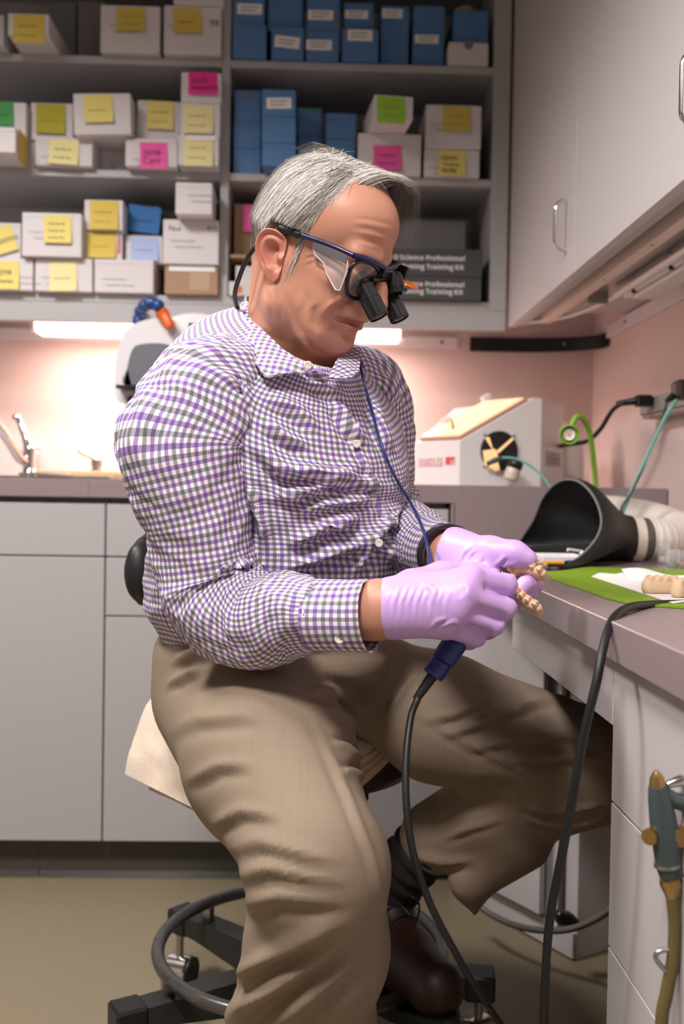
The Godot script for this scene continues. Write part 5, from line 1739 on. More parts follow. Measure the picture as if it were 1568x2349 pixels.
func check_cloth() -> StandardMaterial3D:      # white cloth woven with purple and grey bars both ways
	var n := 128
	var im := Image.create(n, n, false, Image.FORMAT_RGB8)
	var white := Color(0.93, 0.91, 0.92)
	var purple := Color(0.70, 0.61, 0.81)
	var grey := Color(0.66, 0.67, 0.68)
	var band := func(x: int) -> Color:
		var t := float(x) / n
		if t < 0.25:
			return purple
		if t >= 0.5 and t < 0.75:
			return grey
		return Color.WHITE
	for y in n:
		var cy: Color = band.call(y)
		for x in n:
			var cx: Color = band.call(x)
			var c := white * cx * cy
			var th := 1.0 + 0.05 * (1 if (x + y) % 2 else -1) + rng.randf_range(-0.03, 0.03)
			im.set_pixel(x, y, Color(clampf(c.r * th, 0, 1), clampf(c.g * th, 0, 1), clampf(c.b * th, 0, 1)))
	var m := mat("check_cloth", Color.WHITE, 0.85)
	m.albedo_texture = ImageTexture.create_from_image(im)
	m.uv1_scale = Vector3.ONE / 0.0168
	return m

func person() -> void:
	var t := thing("person", "seated person in purple checked shirt and khaki trousers working on a dental cast", "person", Vector3(-0.10, 0.0, -1.42))
	var home := Transform3D(Basis(), -t.position)
	var parts := Node3D.new()
	# ---------------- body
	var body := Shape.new()
	make_head(body)
	make_limbs(body)
	var skin := mat("skin", Color.WHITE, 0.48)
	skin.vertex_color_use_as_albedo = true
	skin.subsurf_scatter_enabled = true
	skin.subsurf_scatter_strength = 0.06
	shift(put("body", body, skin, t), t)
	make_hair(t)
	make_shirt(t)
	make_trousers(t)
	make_gloves(t)

func shift(o: Node3D, t: Node3D) -> Node3D:      # shapes made in room coordinates, hung under their thing
	o.position = -t.position
	return o

func lin(r: float, g: float, b: float) -> Color:
	return rgb8(r, g, b).srgb_to_linear()

func make_head(body: Shape) -> void:
	var c := Clay.new(Vector3(-0.10, -0.185, -0.13), Vector3(0.10, 0.145, 0.15), 0.0026)
	skull = c
	c.ell(Vector3(0, 0.050, 0.010), Vector3(0.074, 0.080, 0.088), Basis.IDENTITY, 0.01)
	c.ell(Vector3(0, 0.062, 0.056), Vector3(0.058, 0.050, 0.054), Basis.IDENTITY, 0.02)
	c.ell(Vector3(0, -0.022, 0.046), Vector3(0.060, 0.072, 0.050), Basis.IDENTITY, 0.02)
	c.ell(Vector3(0, -0.055, 0.03), Vector3(0.052, 0.045, 0.048), Basis.IDENTITY, 0.02)
	for s in [-1.0, 1.0]:
		c.cone(Vector3(s * 0.042, 0.027, 0.088), Vector3(s * 0.012, 0.026, 0.099), 0.012, 0.013, 0.015)
		c.ell(Vector3(s * 0.046, -0.010, 0.070), Vector3(0.020, 0.017, 0.022), Basis.IDENTITY, 0.016)
		c.ell(Vector3(s * 0.038, -0.046, 0.064), Vector3(0.022, 0.028, 0.024), Basis.IDENTITY, 0.016)
		c.chain([Vector3(s * 0.058, -0.020, 0.0), Vector3(s * 0.055, -0.064, 0.012), Vector3(s * 0.030, -0.088, 0.058), Vector3(s * 0.008, -0.092, 0.078)], [0.016, 0.018, 0.018, 0.017], 0.022)
	c.ell(Vector3(0, -0.048, 0.086), Vector3(0.030, 0.022, 0.024), Basis.IDENTITY, 0.014)
	c.ell(Vector3(0, -0.088, 0.079), Vector3(0.023, 0.017, 0.018), Basis.IDENTITY, 0.012)
	# nose
	c.chain([Vector3(0, 0.018, 0.104), Vector3(0, -0.010, 0.116), Vector3(0, -0.027, 0.1235)], [0.009, 0.0095, 0.0115], 0.010)
	for s in [-1.0, 1.0]:
		c.ell(Vector3(s * 0.0135, -0.032, 0.107), Vector3(0.0085, 0.008, 0.0115), Basis.IDENTITY, 0.006)
	# lips
	c.ell(Vector3(0, -0.0500, 0.0885), Vector3(0.027, 0.0185, 0.0215), Basis.IDENTITY, 0.012)
	c.ell(Vector3(0, -0.0700, 0.0845), Vector3(0.025, 0.0115, 0.0190), Basis.IDENTITY, 0.010)
	# neck and the soft line under the chin
	var base := head_xf.affine_inverse() * at(668, 830, 1.335)
	c.cone(Vector3(0, -0.01, -0.022), base, 0.060, 0.068, 0.045)
	c.cone(Vector3(0, -0.080, 0.050), Vector3(0, -0.120, -0.005), 0.024, 0.040, 0.035)
	# hollows and folds
	for s in [-1.0, 1.0]:
		c.ell(Vector3(s * 0.032, 0.006, 0.109), Vector3(0.016, 0.0115, 0.014), Basis.IDENTITY, 0.012, true)
		c.ell(Vector3(s * 0.031, 0.003, 0.087), Vector3(0.0145, 0.0115, 0.0125), Basis.IDENTITY, 0.004)
	var slit := []
	for k in 13:
		var x := lerpf(-0.031, 0.031, k / 12.0)
		var y := -0.0622 + 0.0030 * pow(absf(x) / 0.031, 2.5)
		var z := 0.13
		while z > 0.05 and c.value(Vector3(x, y, z)) > 0.0:
			z -= 0.0008
		slit.append(Vector3(x, y, z + 0.0002))
	for k in 12:
		c.cone(slit[k], slit[k + 1], 0.0021, 0.0021, 0.0035, true)
	c.chain([Vector3(-0.014, -0.080, 0.102), Vector3(0.014, -0.080, 0.102)], [0.004, 0.004], 0.014, true)
	# brows knit
	c.chain([Vector3(-0.007, 0.020, 0.118), Vector3(-0.008, 0.040, 0.115)], [0.0015, 0.001], 0.006, true)
	var shade := func(p: Vector3, n: Vector3) -> Color:
		var k := lin(192, 138, 114)
		if absf(p.x) < 0.027 and p.z > 0.085 and absf(p.y + 0.0625 + absf(p.x) * -0.06) < 0.0060 and p.z > 0.095 - absf(p.x) * 0.3:
			k = k.lerp(lin(160, 90, 80), 0.6)
		# moles
		if (p - Vector3(-0.0555, -0.059, 0.0215)).length() < 0.0026 or (p - Vector3(-0.051, 0.086, 0.066)).length() < 0.0018:
			k = lin(120, 74, 64)
		return k
	c.add_to(body, head_xf, shade)
	press(body, [
		[[[812, 678], [786, 696], [764, 708], [752, 722], [750, 738]], 7, -0.0032], [[[760, 712], [756, 730], [764, 746], [762, 764]], 6, -0.0022], [[[735, 690], [722, 712], [722, 740], [734, 768]], 8, -0.0024], [[[752, 716], [766, 726], [784, 735], [806, 742], [830, 745], [850, 744]], 4.6, -0.0046],
		[[[700, 665], [706, 690], [700, 720]], 9, -0.0012], [[[815, 760], [795, 764], [780, 770]], 6, -0.0016], [[[800, 520], [850, 528], [905, 545]], 5, -0.0010], [[[800, 500], [850, 505], [912, 520]], 5, -0.0009], [[[810, 545], [850, 556], [895, 566]], 5, -0.0010],
		[[[628, 655], [640, 700], [650, 745]], 6, -0.0016], [[[612, 660], [622, 700], [628, 735]], 6, -0.0014], [[[650, 660], [668, 710], [690, 760], [720, 795]], 8, -0.0020], [[[690, 770], [720, 800], [750, 815]], 6, -0.0016], [[[884, 560], [888, 585], [884, 608]], 5, -0.0016],
		[[[730, 600], [712, 604], [700, 612]], 4, -0.0009], [[[730, 590], [712, 590], [698, 594]], 4, -0.0009], [[[745, 625], [770, 650], [790, 668]], 6, -0.0012]])
	# ears: a cupped shell with rolled rim, inner ridge, bowl, tragus and lobe
	var edge := [Vector2(0.008, 0.0045), Vector2(0.0175, 0.0005), Vector2(0.0228, -0.011), Vector2(0.0205, -0.0235), Vector2(0.010, -0.0300), Vector2(-0.006, -0.0298), Vector2(-0.020, -0.0235), Vector2(-0.032, -0.0135), Vector2(-0.0405, -0.004), Vector2(-0.0415, 0.004), Vector2(-0.034, 0.009), Vector2(-0.022, 0.008), Vector2(-0.008, 0.0065)]
	var prof := [[0.0, -0.0085], [0.18, -0.0085], [0.34, -0.0070], [0.46, -0.0020], [0.56, 0.0016], [0.64, 0.0020], [0.74, -0.0006], [0.82, -0.0008], [0.88, 0.0022], [0.94, 0.0040], [0.98, 0.0036], [1.0, 0.0016], [0.995, -0.0015], [0.95, -0.0045], [0.80, -0.0095], [0.60, -0.014]]
	for s in [-1.0, 1.0]:
		var ring := []
		var ne := edge.size()
		for i in ne:
			for k in 5:
				ring.append((edge[i] as Vector2).cubic_interpolate(edge[(i + 1) % ne], edge[(i + ne - 1) % ne], edge[(i + 2) % ne], k / 5.0))
		var cen := Vector2(-0.008, -0.0095)
		var p := PackedVector3Array()
		var cols := PackedColorArray()
		for j in prof.size():
			for i in ring.size() + 1:
				var q: Vector2 = cen.lerp(ring[i % ring.size()], prof[j][0])
				var out: float = prof[j][1]
				var lobe := smoothstep(-0.020, -0.031, q.x)
				if j < 12:
					out = lerpf(out, 0.0012 - 0.002 * pow(prof[j][0], 4), lobe)
					var fr := smoothstep(-0.006, 0.003, q.y) * (1.0 - lobe)
					out = lerpf(out, minf(out, -0.003), fr)
					out += 0.0062 * exp(-(Vector2(q.x + 0.0105, q.y - 0.0035) / 0.0055).length_squared())
					out += 0.0030 * exp(-(Vector2(q.x + 0.0235, q.y + 0.0045) / 0.0045).length_squared())
				p.append(head_xf * Vector3(s * (0.0800 + 0.0025 * lobe + 0.42 * maxf(0.0, -q.y) + out), q.x, q.y))
				cols.append(lin(196, 128, 108))
		body.grid(p, ring.size() + 1, prof.size(), false, s < 0, PackedVector2Array(), cols)

func make_limbs(body: Shape) -> void:
	# the rest of the body, mostly under the clothes
	var c := Clay.new(Vector3(-0.36, 0.02, -1.66), Vector3(0.50, 1.14, -0.84), 0.014)
	var hip := Vector3(-0.08, 0.645, -1.42)
	var chest := Vector3(-0.045, 0.96, -1.33)
	var neck := at(668, 815, 1.325)
	c.chain([hip, Vector3(-0.065, 0.80, -1.38), chest, neck], [0.065, 0.11, 0.10, 0.045], 0.05)
	c.chain([chest, at(470, 915, 1.24), at(490, 1370, 1.20), at(760, 1412, 1.07), at(900, 1400, 1.045)], [0.07, 0.034, 0.030, 0.024, 0.020], 0.02)
	c.chain([chest, at(835, 910, 1.43), at(868, 1215, 1.44), at(1000, 1268, 1.23), at(1045, 1280, 1.17)], [0.07, 0.036, 0.032, 0.023, 0.019], 0.02)
	c.chain([hip, Vector3(-0.11, 0.612, -1.37), Vector3(0.008, 0.522, -0.995), Vector3(0.0, 0.33, -1.085), Vector3(0.0, 0.10, -1.18)], [0.055, 0.055, 0.045, 0.042, 0.032], 0.03)
	c.chain([hip, Vector3(-0.02, 0.635, -1.48), Vector3(0.10, 0.612, -1.45), Vector3(0.385, 0.52, -1.365), Vector3(0.195, 0.370, -1.505), Vector3(0.130, 0.270, -1.557)], [0.055, 0.050, 0.045, 0.045, 0.030, 0.022], 0.03)
	body.tint = lin(192, 138, 114)
	c.add_to(body)
	# the two bare wrists, finer
	for w in [[at(790, 1408, 1.06), at(868, 1397, 1.048), at(925, 1394, 1.04), 0.0205], [at(985, 1262, 1.25), at(1022, 1272, 1.19), at(1050, 1280, 1.165), 0.0195]]:
		var a: Vector3 = w[0]
		var b: Vector3 = w[1]
		var e: Vector3 = w[2]
		var lo := a.min(b).min(e) - Vector3.ONE * 0.045
		var hi := a.max(b).max(e) + Vector3.ONE * 0.045
		var f := Clay.new(lo, hi, 0.004)
		var up := Vector3(0, 0.007, 0)
		f.chain([a + up, b + up, e + up], [w[3] + 0.003, w[3], w[3] - 0.001], 0.02)
		f.chain([a - up, b - up, e - up], [w[3] + 0.003, w[3], w[3] - 0.001], 0.02)
		var shade := func(p: Vector3, n: Vector3) -> Color:
			return lin(192, 138, 114)
		f.add_to(body, Transform3D.IDENTITY, shade)

# ---------------------------------------------------------------- hair
func hair_depth(d: Vector3) -> float:      # thickness of the hair in head space direction d (from the middle of the skull), 0 where the skin is bare
	var y := d.y
	var z := d.z
	var x := d.x
	var t := 0.0
	# hairline over the forehead: high, further back on the parted side
	var line := 0.56 + 0.10 * x if x > -0.2 else 0.56 - 0.35 * (-0.2 - x)
	var side := absf(x)
	# front limit in z as a function of height
	var front := lerpf(0.42, 0.76, clampf((y - 0.35) / 0.35, 0, 1))      # temple to forehead
	if x < -0.25:
		front = lerpf(0.30, 0.46, clampf((y - 0.1) / 0.6, 0, 1))
	if y < 0.12:
		front = lerpf(0.16, 0.30, clampf((y + 0.45) / 0.57, 0, 1))
	var f := front - z
	var low := y + 0.62 + 0.25 * minf(0.0, z + 0.2)      # nape
	if side > 0.5 and z > -0.42 and z < 0.1 and y < -0.16:
		low = -1.0      # round the ear
	t = minf(f * 3.5, low * 3.0)
	return clampf(t, 0.0, 1.0)

func scalp(d: Vector3) -> float:      # distance from the middle of the skull to the skin
	var lo := 0.05
	var hi := 0.16
	var o := Vector3(0, 0.045, 0.01)
	for k in 9:
		var m := (lo + hi) / 2
		if skull.value(o + d * m) < 0.0:
			lo = m
		else:
			hi = m
	return (lo + hi) / 2

func make_hair(t: Node3D) -> void:
	var o := Vector3(0, 0.045, 0.01)
	var s := Shape.new()
	var na := 96
	var nb := 60
	var pts := PackedVector3Array()
	var cols := PackedColorArray()
	var live := PackedFloat32Array()
	for j in nb:
		var b := PI * j / (nb - 1.0) * 0.86
		for i in na + 1:
			var a := TAU * i / na
			var d := Vector3(sin(b) * cos(a), cos(b), sin(b) * sin(a))
			var k := hair_depth(d)
			var thick := 0.0105 * smoothstep(0.0, 0.9, k) * (1.0 - 0.6 * smoothstep(0.45, 0.75, d.y) * smoothstep(-0.40, -0.15, d.x))
			var groove := soft.get_noise_3d(d.x * 9.0, d.y * 3.0, d.z * 3.0)
			var r := scalp(d) + (thick * (1.0 + 0.22 * groove) - 0.001 if k > 0.0 else -0.03)
			pts.append(head_xf * (o + d * r))
			live.append(k)
			cols.append(lin(166, 159, 151))
	s.grid(pts, na + 1, nb, false, false, PackedVector2Array(), cols)
	var m := mat("hair", Color.WHITE, 0.55)
	m.vertex_color_use_as_albedo = true
	var hair := shift(put("hair", s, m, t), t)
	# strands
	var st := Shape.new()
	rng.seed = 11
	var inv := head_xf.basis
	var tries := 0
	var made := 0
	while made < 11000 and tries < 60000:      # the sides and back, combed down and back
		tries += 1
		var d := Vector3(rng.randfn(), rng.randfn(), rng.randfn()).normalized()
		var k := hair_depth(d)
		if k <= 0.02 or (d.x > 0.35 and rng.randf() < 0.8) or d.y < -0.75 or (d.x > -0.34 and d.y > 0.62 and d.z > -0.45):
			continue
		made += 1
		var flow := Vector3(0.15 * signf(d.x), -1.0, -0.50)
		if d.z > 0.25:
			flow.z = -0.38
		if d.y < -0.1:
			flow.z = -0.15
		flow += Vector3(rng.randfn(), rng.randfn(), rng.randfn()) * 0.09
		var length := rng.randf_range(0.022, 0.046)
		if d.y < 0.0:
			length *= 0.55
		var steps := 6
		var lift := rng.randf_range(0.15, 1.0)
		var c := lin(190, 185, 178).lerp(lin(232, 228, 222), rng.randf())
		if rng.randf() < 0.30:
			c = lin(138, 130, 120)
		if rng.randf() < 0.14:
			c = lin(108, 98, 88)
		var p := d
		var rows := PackedVector3Array()
		var outs := PackedVector3Array()
		for q in steps:
			var f := q / (steps - 1.0)
			var kk := hair_depth(p)
			var thick := 0.0115 * smoothstep(0.0, 0.9, kk)
			var r := scalp(p) + thick * (0.70 + 0.40 * lift) + 0.0008 + 0.0025 * f * f * lift
			rows.append(head_xf * (o + p * r))
			outs.append((inv * p).normalized())
			var g := flow - p * flow.dot(p)
			p = (p + g.normalized() * (length / (steps - 1) / 0.095)).normalized()
		ribbon(st, rows, outs, rng.randf_range(0.00030, 0.00062), c)
	# the top, swept across from the parting; its front falls free over the far side of the forehead
	for q in 6500:
		var u := rng.randf()      # 0 at the forehead, 1 at the crown
		var lay := rng.randf_range(0.55, 1.0)
		var wild := rng.randfn() * 0.004
		var root := Vector3(-0.044, 0.084, 0.046).lerp(Vector3(-0.030, 0.116, -0.048), u) + Vector3(rng.randfn() * 0.003 + 0.05 * pow(rng.randf(), 1.5), 0.010, rng.randfn() * 0.005)
		var front := 1.0 - smoothstep(0.0, 0.55, u + rng.randfn() * 0.05)
		var over := root + Vector3(0.032, lerpf(0.038, 0.018, u) - 0.012 * (1.0 - lay), 0.012 + 0.018 * front)
		var fall := Vector3(0.052, 0.126, 0.0 - 0.04 * u).lerp(Vector3(0.038, 0.124, 0.106), front)
		var e := Vector3(0.078, 0.070, -0.02 - 0.04 * u).lerp(Vector3(0.040 + 0.026 * rng.randf(), 0.072 - 0.040 * rng.randf(), 0.124 - 0.016 * rng.randf()), front)
		fall = fall.lerp(Vector3(0.03, 0.10, 0.085 * front), (1.0 - lay) * 0.5) + Vector3(wild, rng.randfn() * 0.003, rng.randfn() * 0.004)
		e = e.lerp(Vector3(0.05, 0.07, 0.09 * front), (1.0 - lay) * 0.45) + Vector3(rng.randfn() * 0.006, rng.randfn() * 0.006, rng.randfn() * 0.006)
		var line := curve([root, over, fall, e], 4)
		var rows := PackedVector3Array()
		var outs := PackedVector3Array()
		for w in line:
			rows.append(head_xf * w)
			outs.append((inv * (w - o + Vector3(0, 0.02, 0))).normalized())
		var c := lin(186, 180, 172).lerp(lin(230, 226, 220), rng.randf())
		if rng.randf() < 0.32:
			c = lin(128, 119, 108)
		ribbon(st, rows, outs, rng.randf_range(0.00030, 0.00065), c)
	# a few loose hairs
	for q in 60:
		var d := Vector3(rng.randfn() * 0.7, absf(rng.randfn()) + 0.3, rng.randfn()).normalized()
		if hair_depth(d) < 0.3:
			continue
		var p := o + d * (scalp(d) + 0.012)
		var w := Vector3(rng.randfn(), rng.randfn(), rng.randfn()).normalized()
		var rows := PackedVector3Array()
		var outs := PackedVector3Array()
		for k in 6:
			var f := k / 5.0
			rows.append(head_xf * (p + (w - d * w.dot(d)) * 0.03 * f + d * 0.012 * f * (1.2 - f)))
			outs.append((inv * d).normalized())
		ribbon(st, rows, outs, 0.00035, lin(225, 220, 214))
	put("strands", st, m, hair)

func ribbon(s: Shape, rows: PackedVector3Array, outs: PackedVector3Array, w: float, c: Color) -> void:
	var k := s.v.size()
	var m := rows.size()
	for j in m:
		var t := rows[mini(j + 1, m - 1)] - rows[maxi(j - 1, 0)]
		var side := t.cross(outs[j]).normalized()
		var f := j / (m - 1.0)
		var ww := w * (1.0 - f * f * 0.9) * 0.5
		var nn := (outs[j] - t.normalized() * outs[j].dot(t.normalized())).normalized()
		s.v.append(rows[j] - side * ww)
		s.v.append(rows[j] + side * ww)
		s.n.append(nn)
		s.n.append(nn)
		s.uv.append(Vector2(0, f))
		s.uv.append(Vector2(1, f))
		s.col.append(c)
		s.col.append(c)
		if j < m - 1:
			var a := k + j * 2
			s.ix.append_array([a, a + 2, a + 1, a + 1, a + 2, a + 3])

# ---------------------------------------------------------------- shirt
func make_shirt(t: Node3D) -> void:
	var cloth := check_cloth()
	# torso: rings round the spine [height, x, distance, half width, front, back]
	var rings := [[0.60, -0.070, 1.405, 0.11, 0.10, 0.10], [0.66, -0.070, 1.405, 0.130, 0.135, 0.11], [0.70, -0.070, 1.402, 0.148, 0.160, 0.125], [0.735, -0.070, 1.398, 0.168, 0.196, 0.135], [0.77, -0.068, 1.392, 0.172, 0.203, 0.135], [0.83, -0.060, 1.376, 0.176, 0.196, 0.132], [0.90, -0.052, 1.355, 0.180, 0.172, 0.130],
		[0.97, -0.044, 1.335, 0.184, 0.150, 0.126], [1.02, -0.038, 1.325, 0.180, 0.128, 0.118], [1.052, -0.033, 1.318, 0.160, 0.108, 0.105], [1.076, -0.028, 1.313, 0.124, 0.090, 0.090], [1.090, -0.024, 1.308, 0.092, 0.074, 0.078], [1.098, -0.022, 1.305, 0.074, 0.064, 0.070]]
	var ctr := []
	var rad := []
	for q in rings:
		ctr.append(Vector3(q[1], q[0], -q[2]))
		rad.append(Vector3(q[3], q[4], q[5]))
	var cp := curve(ctr, 18)
	var rp := curve(rad, 18)
	var nu := 240
	var p := PackedVector3Array()
	var uvs := PackedVector2Array()
	var run := 0.0
	for j in cp.size():
		if j > 0:
			run += maxf(cp[j].distance_to(cp[j - 1]), Vector2(rp[j].x - rp[j - 1].x, cp[j].y - cp[j - 1].y).length())
		for i in nu + 1:
			var a := TAU * i / nu - PI / 2      # seam down the back
			var cx := cos(a)
			var sy := sin(a)
			var e := 0.92
			var q := BODY_RIGHT * (-rp[j].x * signf(cx) * pow(absf(cx), e)) + BODY_FRONT * ((rp[j].y if sy > 0 else rp[j].z) * signf(sy) * pow(absf(sy), e))
			var tilt := 0.0
			if cp[j].y > 0.80:
				tilt = lerpf(0.0, 0.72, smoothstep(0.80, 1.10, cp[j].y))
			q.y -= tilt * q.dot(BODY_FRONT)
			# soft wrinkles
			var y := cp[j].y
			var w := soft.get_noise_3d(cx * 1.1 + y * 4.0, sy * 1.1 - y * 2.0, y * 11.0) * 0.0065 + soft.get_noise_3d(cx * 2.6, sy * 2.6 + y * 9.0, y * 24.0) * 0.0032
			w *= smoothstep(1.12, 1.0, y)
			p.append(cp[j] + q + q.normalized() * w)
			uvs.append(Vector2(i * 1.06 / nu, run))
	var s := Shape.new()
	s.grid(p, nu + 1, cp.size(), false, true, uvs)
	var torso_folds := [
		[[[560, 1000], [640, 1075], [760, 1090], [860, 1060]], 15, 0.006], [[[590, 1150], [680, 1130], [800, 1100], [900, 1120]], 13, 0.006], [[[600, 960], [660, 1010], [720, 1030]], 12, 0.004],
		[[[800, 1330], [850, 1250], [900, 1180], [935, 1140]], 12, 0.006], [[[640, 1260], [740, 1210], [840, 1180]], 13, 0.006], [[[620, 1320], [720, 1280], [820, 1250], [870, 1200]], 13, 0.005],
		[[[760, 905], [800, 980], [850, 1030]], 10, 0.004], [[[850, 900], [870, 980], [900, 1050]], 10, 0.004], [[[600, 900], [680, 940], [740, 1000]], 14, 0.004], [[[560, 1080], [600, 1200], [610, 1280]], 14, 0.006],
		[[[880, 1300], [920, 1240], [945, 1190]], 9, 0.005], [[[900, 1335], [930, 1290], [950, 1250]], 8, 0.004], [[[700, 870], [760, 900], [800, 910]], 10, 0.003],
		[[[742, 870], [790, 950], [830, 1050], [868, 1150], [905, 1240], [955, 1340]], 5, 0.0022], [[[430, 820], [500, 840], [560, 900], [575, 980]], 13, 0.005], [[[660, 1180], [780, 1150], [880, 1140]], 9, 0.004]]
	press(s, torso_folds, 2.4)
	# right sleeve, the near one
	var r := Shape.new()
	sleeve(r, [[590, 885, 1.30, 0.060, 0.060], [525, 888, 1.26, 0.064, 0.066], [462, 908, 1.22, 0.070, 0.072], [436, 965, 1.20, 0.074, 0.072], [417, 1030, 1.19, 0.079, 0.072], [432, 1110, 1.19, 0.071, 0.068], [456, 1200, 1.195, 0.063, 0.064], [470, 1285, 1.20, 0.062, 0.064], [484, 1345, 1.20, 0.062, 0.062], [508, 1386, 1.19, 0.063, 0.060], [550, 1414, 1.17, 0.061, 0.058], [600, 1424, 1.145, 0.056, 0.052], [670, 1412, 1.105, 0.048, 0.046], [724, 1412, 1.079, 0.0385, 0.0385], [745, 1413, 1.072, 0.030, 0.031]], 110, 14, 0.011, 1.7)
	var sleeve_folds := [
		[[[330, 1130], [400, 1085], [500, 1060], [570, 1075]], 13, 0.008], [[[335, 1215], [420, 1170], [520, 1165], [590, 1195]], 12, 0.008], [[[350, 1290], [440, 1240], [540, 1225], [595, 1215]], 12, 0.009], [[[365, 1345], [460, 1300], [560, 1262], [590, 1240]], 11, 0.008],
		[[[395, 1420], [470, 1370], [560, 1330], [640, 1290]], 13, 0.007], [[[560, 1440], [620, 1400], [690, 1350]], 12, 0.006], [[[640, 1470], [690, 1430], [715, 1380]], 10, 0.006], [[[300, 1010], [360, 960], [450, 935], [540, 950]], 16, 0.005], [[[345, 880], [400, 860], [470, 870]], 16, 0.004],
		[[[280, 1080], [330, 1075], [380, 1095]], 12, 0.007], [[[450, 1460], [520, 1430], [600, 1420]], 12, 0.005], [[[700, 1470], [716, 1400], [722, 1340]], 6, 0.003], [[[520, 1010], [560, 1090], [585, 1170]], 13, 0.005], [[[470, 1330], [530, 1320], [600, 1280]], 9, 0.006]]
	press(r, sleeve_folds, 2.3)
	# left sleeve, behind the chest
	var l := Shape.new()
	sleeve(l, [[760, 890, 1.38, 0.066, 0.066], [815, 912, 1.41, 0.070, 0.068], [838, 985, 1.425, 0.070, 0.066], [850, 1070, 1.43, 0.064, 0.062], [866, 1150, 1.435, 0.058, 0.058], [892, 1205, 1.41, 0.056, 0.056], [930, 1235, 1.35, 0.052, 0.052], [968, 1255, 1.28, 0.044, 0.044], [995, 1264, 1.235, 0.036, 0.037]], 84, 12, 0.009, 5.2)
	press(l, [[[[930, 1215], [960, 1230], [990, 1222]], 8, 0.004], [[[915, 1250], [950, 1262], [975, 1252]], 8, 0.004], [[[905, 950], [920, 1030], [930, 1100]], 10, 0.004], [[[900, 1180], [925, 1195], [950, 1190]], 8, 0.005]])
	shirt_shape = Shape.new()
	for q in [s, r, l]:
		var k := shirt_shape.v.size()
		shirt_shape.v.append_array(q.v)
		shirt_shape.n.append_array(q.n)
		shirt_shape.uv.append_array(q.uv)
		shirt_shape.col.append_array(q.col)
		for i in q.ix:
			shirt_shape.ix.append(k + i)
	var shirt := shift(put("shirt", shirt_shape, cloth, t), t)
	# cuffs
	for q in [[[[728, 1413, 1.077], [765, 1413, 1.066], [805, 1413, 1.056], [851, 1412, 1.046]], [0.0380, 0.0370, 0.0365, 0.0372]], [[[978, 1258, 1.262], [994, 1263, 1.235], [1010, 1267, 1.212], [1022, 1270, 1.195]], [0.0395, 0.037, 0.036, 0.036]]]:
		var c := []
		for w in q[0]:
			c.append(at(w[0], w[1], w[2]))
		var path := curve(c, 6)
		var cuff := Shape.new()
		var pts := PackedVector3Array()
		var uv := PackedVector2Array()
		var rr := 0.0
		for j in path.size():
			var tt := (path[mini(j + 1, path.size() - 1)] - path[maxi(j - 1, 0)]).normalized()
			var side := tt.cross((EYE - path[j]).normalized()).normalized()
			var near := side.cross(tt)
			var f := j / (path.size() - 1.0) * 3.0
			var ra: float = lerpf(q[1][int(minf(f, 2.0))], q[1][int(minf(f, 2.0)) + 1], f - minf(floorf(f), 2.0))
			if j > 0:
				rr += path[j].distance_to(path[j - 1])
			for i in 65:
				var a := TAU * i / 64
				pts.append(path[j] + (-near * cos(a) * 0.95 + side * sin(a) * 0.98) * (ra + 0.0010 * sin(a * 3.0 + j * 0.1)))
				uv.append(Vector2(i * 0.23 / 64, rr))
		cuff.sheet(pts, 65, path.size(), 0.0022, false, uv)
		put("cuff", cuff, cloth, shirt)
	# collar: the near leaf, the far leaf and the stand
	var leaf := func(fold: Array, edge: Array, bulge: float, turn: float, shift_uv: float) -> Shape:
		var a := []
		var b := []
		for q in fold:
			a.append(at(q[0], q[1], q[2]))
		for q in edge:
			b.append(at(q[0], q[1], q[2]))
		var ap := curve(a, 8)
		var bp := curve(b, 8)
		var e1 := (ap[ap.size() - 1] - ap[0]).normalized()
		var e2 := bp[bp.size() / 2] - ap[ap.size() / 2]
		e2 = (e2 - e1 * e2.dot(e1)).normalized()
		var pts := PackedVector3Array()
		var uv := PackedVector2Array()
		for j in 12:
			var v := j / 11.0
			for i in ap.size():
				var q := ap[i].lerp(bp[i], v)
				q += (EYE - q).normalized() * bulge * sin(PI * minf(v * 1.15, 1.0)) + Vector3(0, 0.001 * sin(i * 0.6), 0)
				pts.append(q)
				uv.append(Vector2(q.dot(e1), q.dot(e2)).rotated(turn) + Vector2(shift_uv, 0))
		return Shape.new().sheet(pts, ap.size(), 12, 0.0025, true, uv)
	put("collar_leaf", leaf.call([[562, 684, 1.325], [592, 742, 1.268], [648, 800, 1.222], [712, 838, 1.205], [752, 842, 1.215]], [[534, 722, 1.322], [544, 762, 1.262], [564, 802, 1.222], [588, 836, 1.195], [611, 863, 1.18]], 0.006, 0.75, 0.0), cloth, shirt)
	put("collar_leaf", leaf.call([[752, 866, 1.218], [762, 842, 1.235], [780, 818, 1.265], [806, 796, 1.31]], [[792, 868, 1.205], [808, 862, 1.215], [822, 850, 1.235], [828, 806, 1.295]], 0.003, -0.6, 0.02), cloth, shirt)
	put("collar_stand", leaf.call([[603, 672, 1.36], [575, 676, 1.345], [560, 690, 1.325], [590, 748, 1.275], [650, 806, 1.232], [716, 846, 1.214], [755, 862, 1.222]], [[606, 720, 1.37], [580, 730, 1.35], [566, 742, 1.33], [600, 792, 1.282], [656, 838, 1.242], [712, 870, 1.226], [750, 882, 1.228]], 0.0, 0.2, 0.01), cloth, shirt)
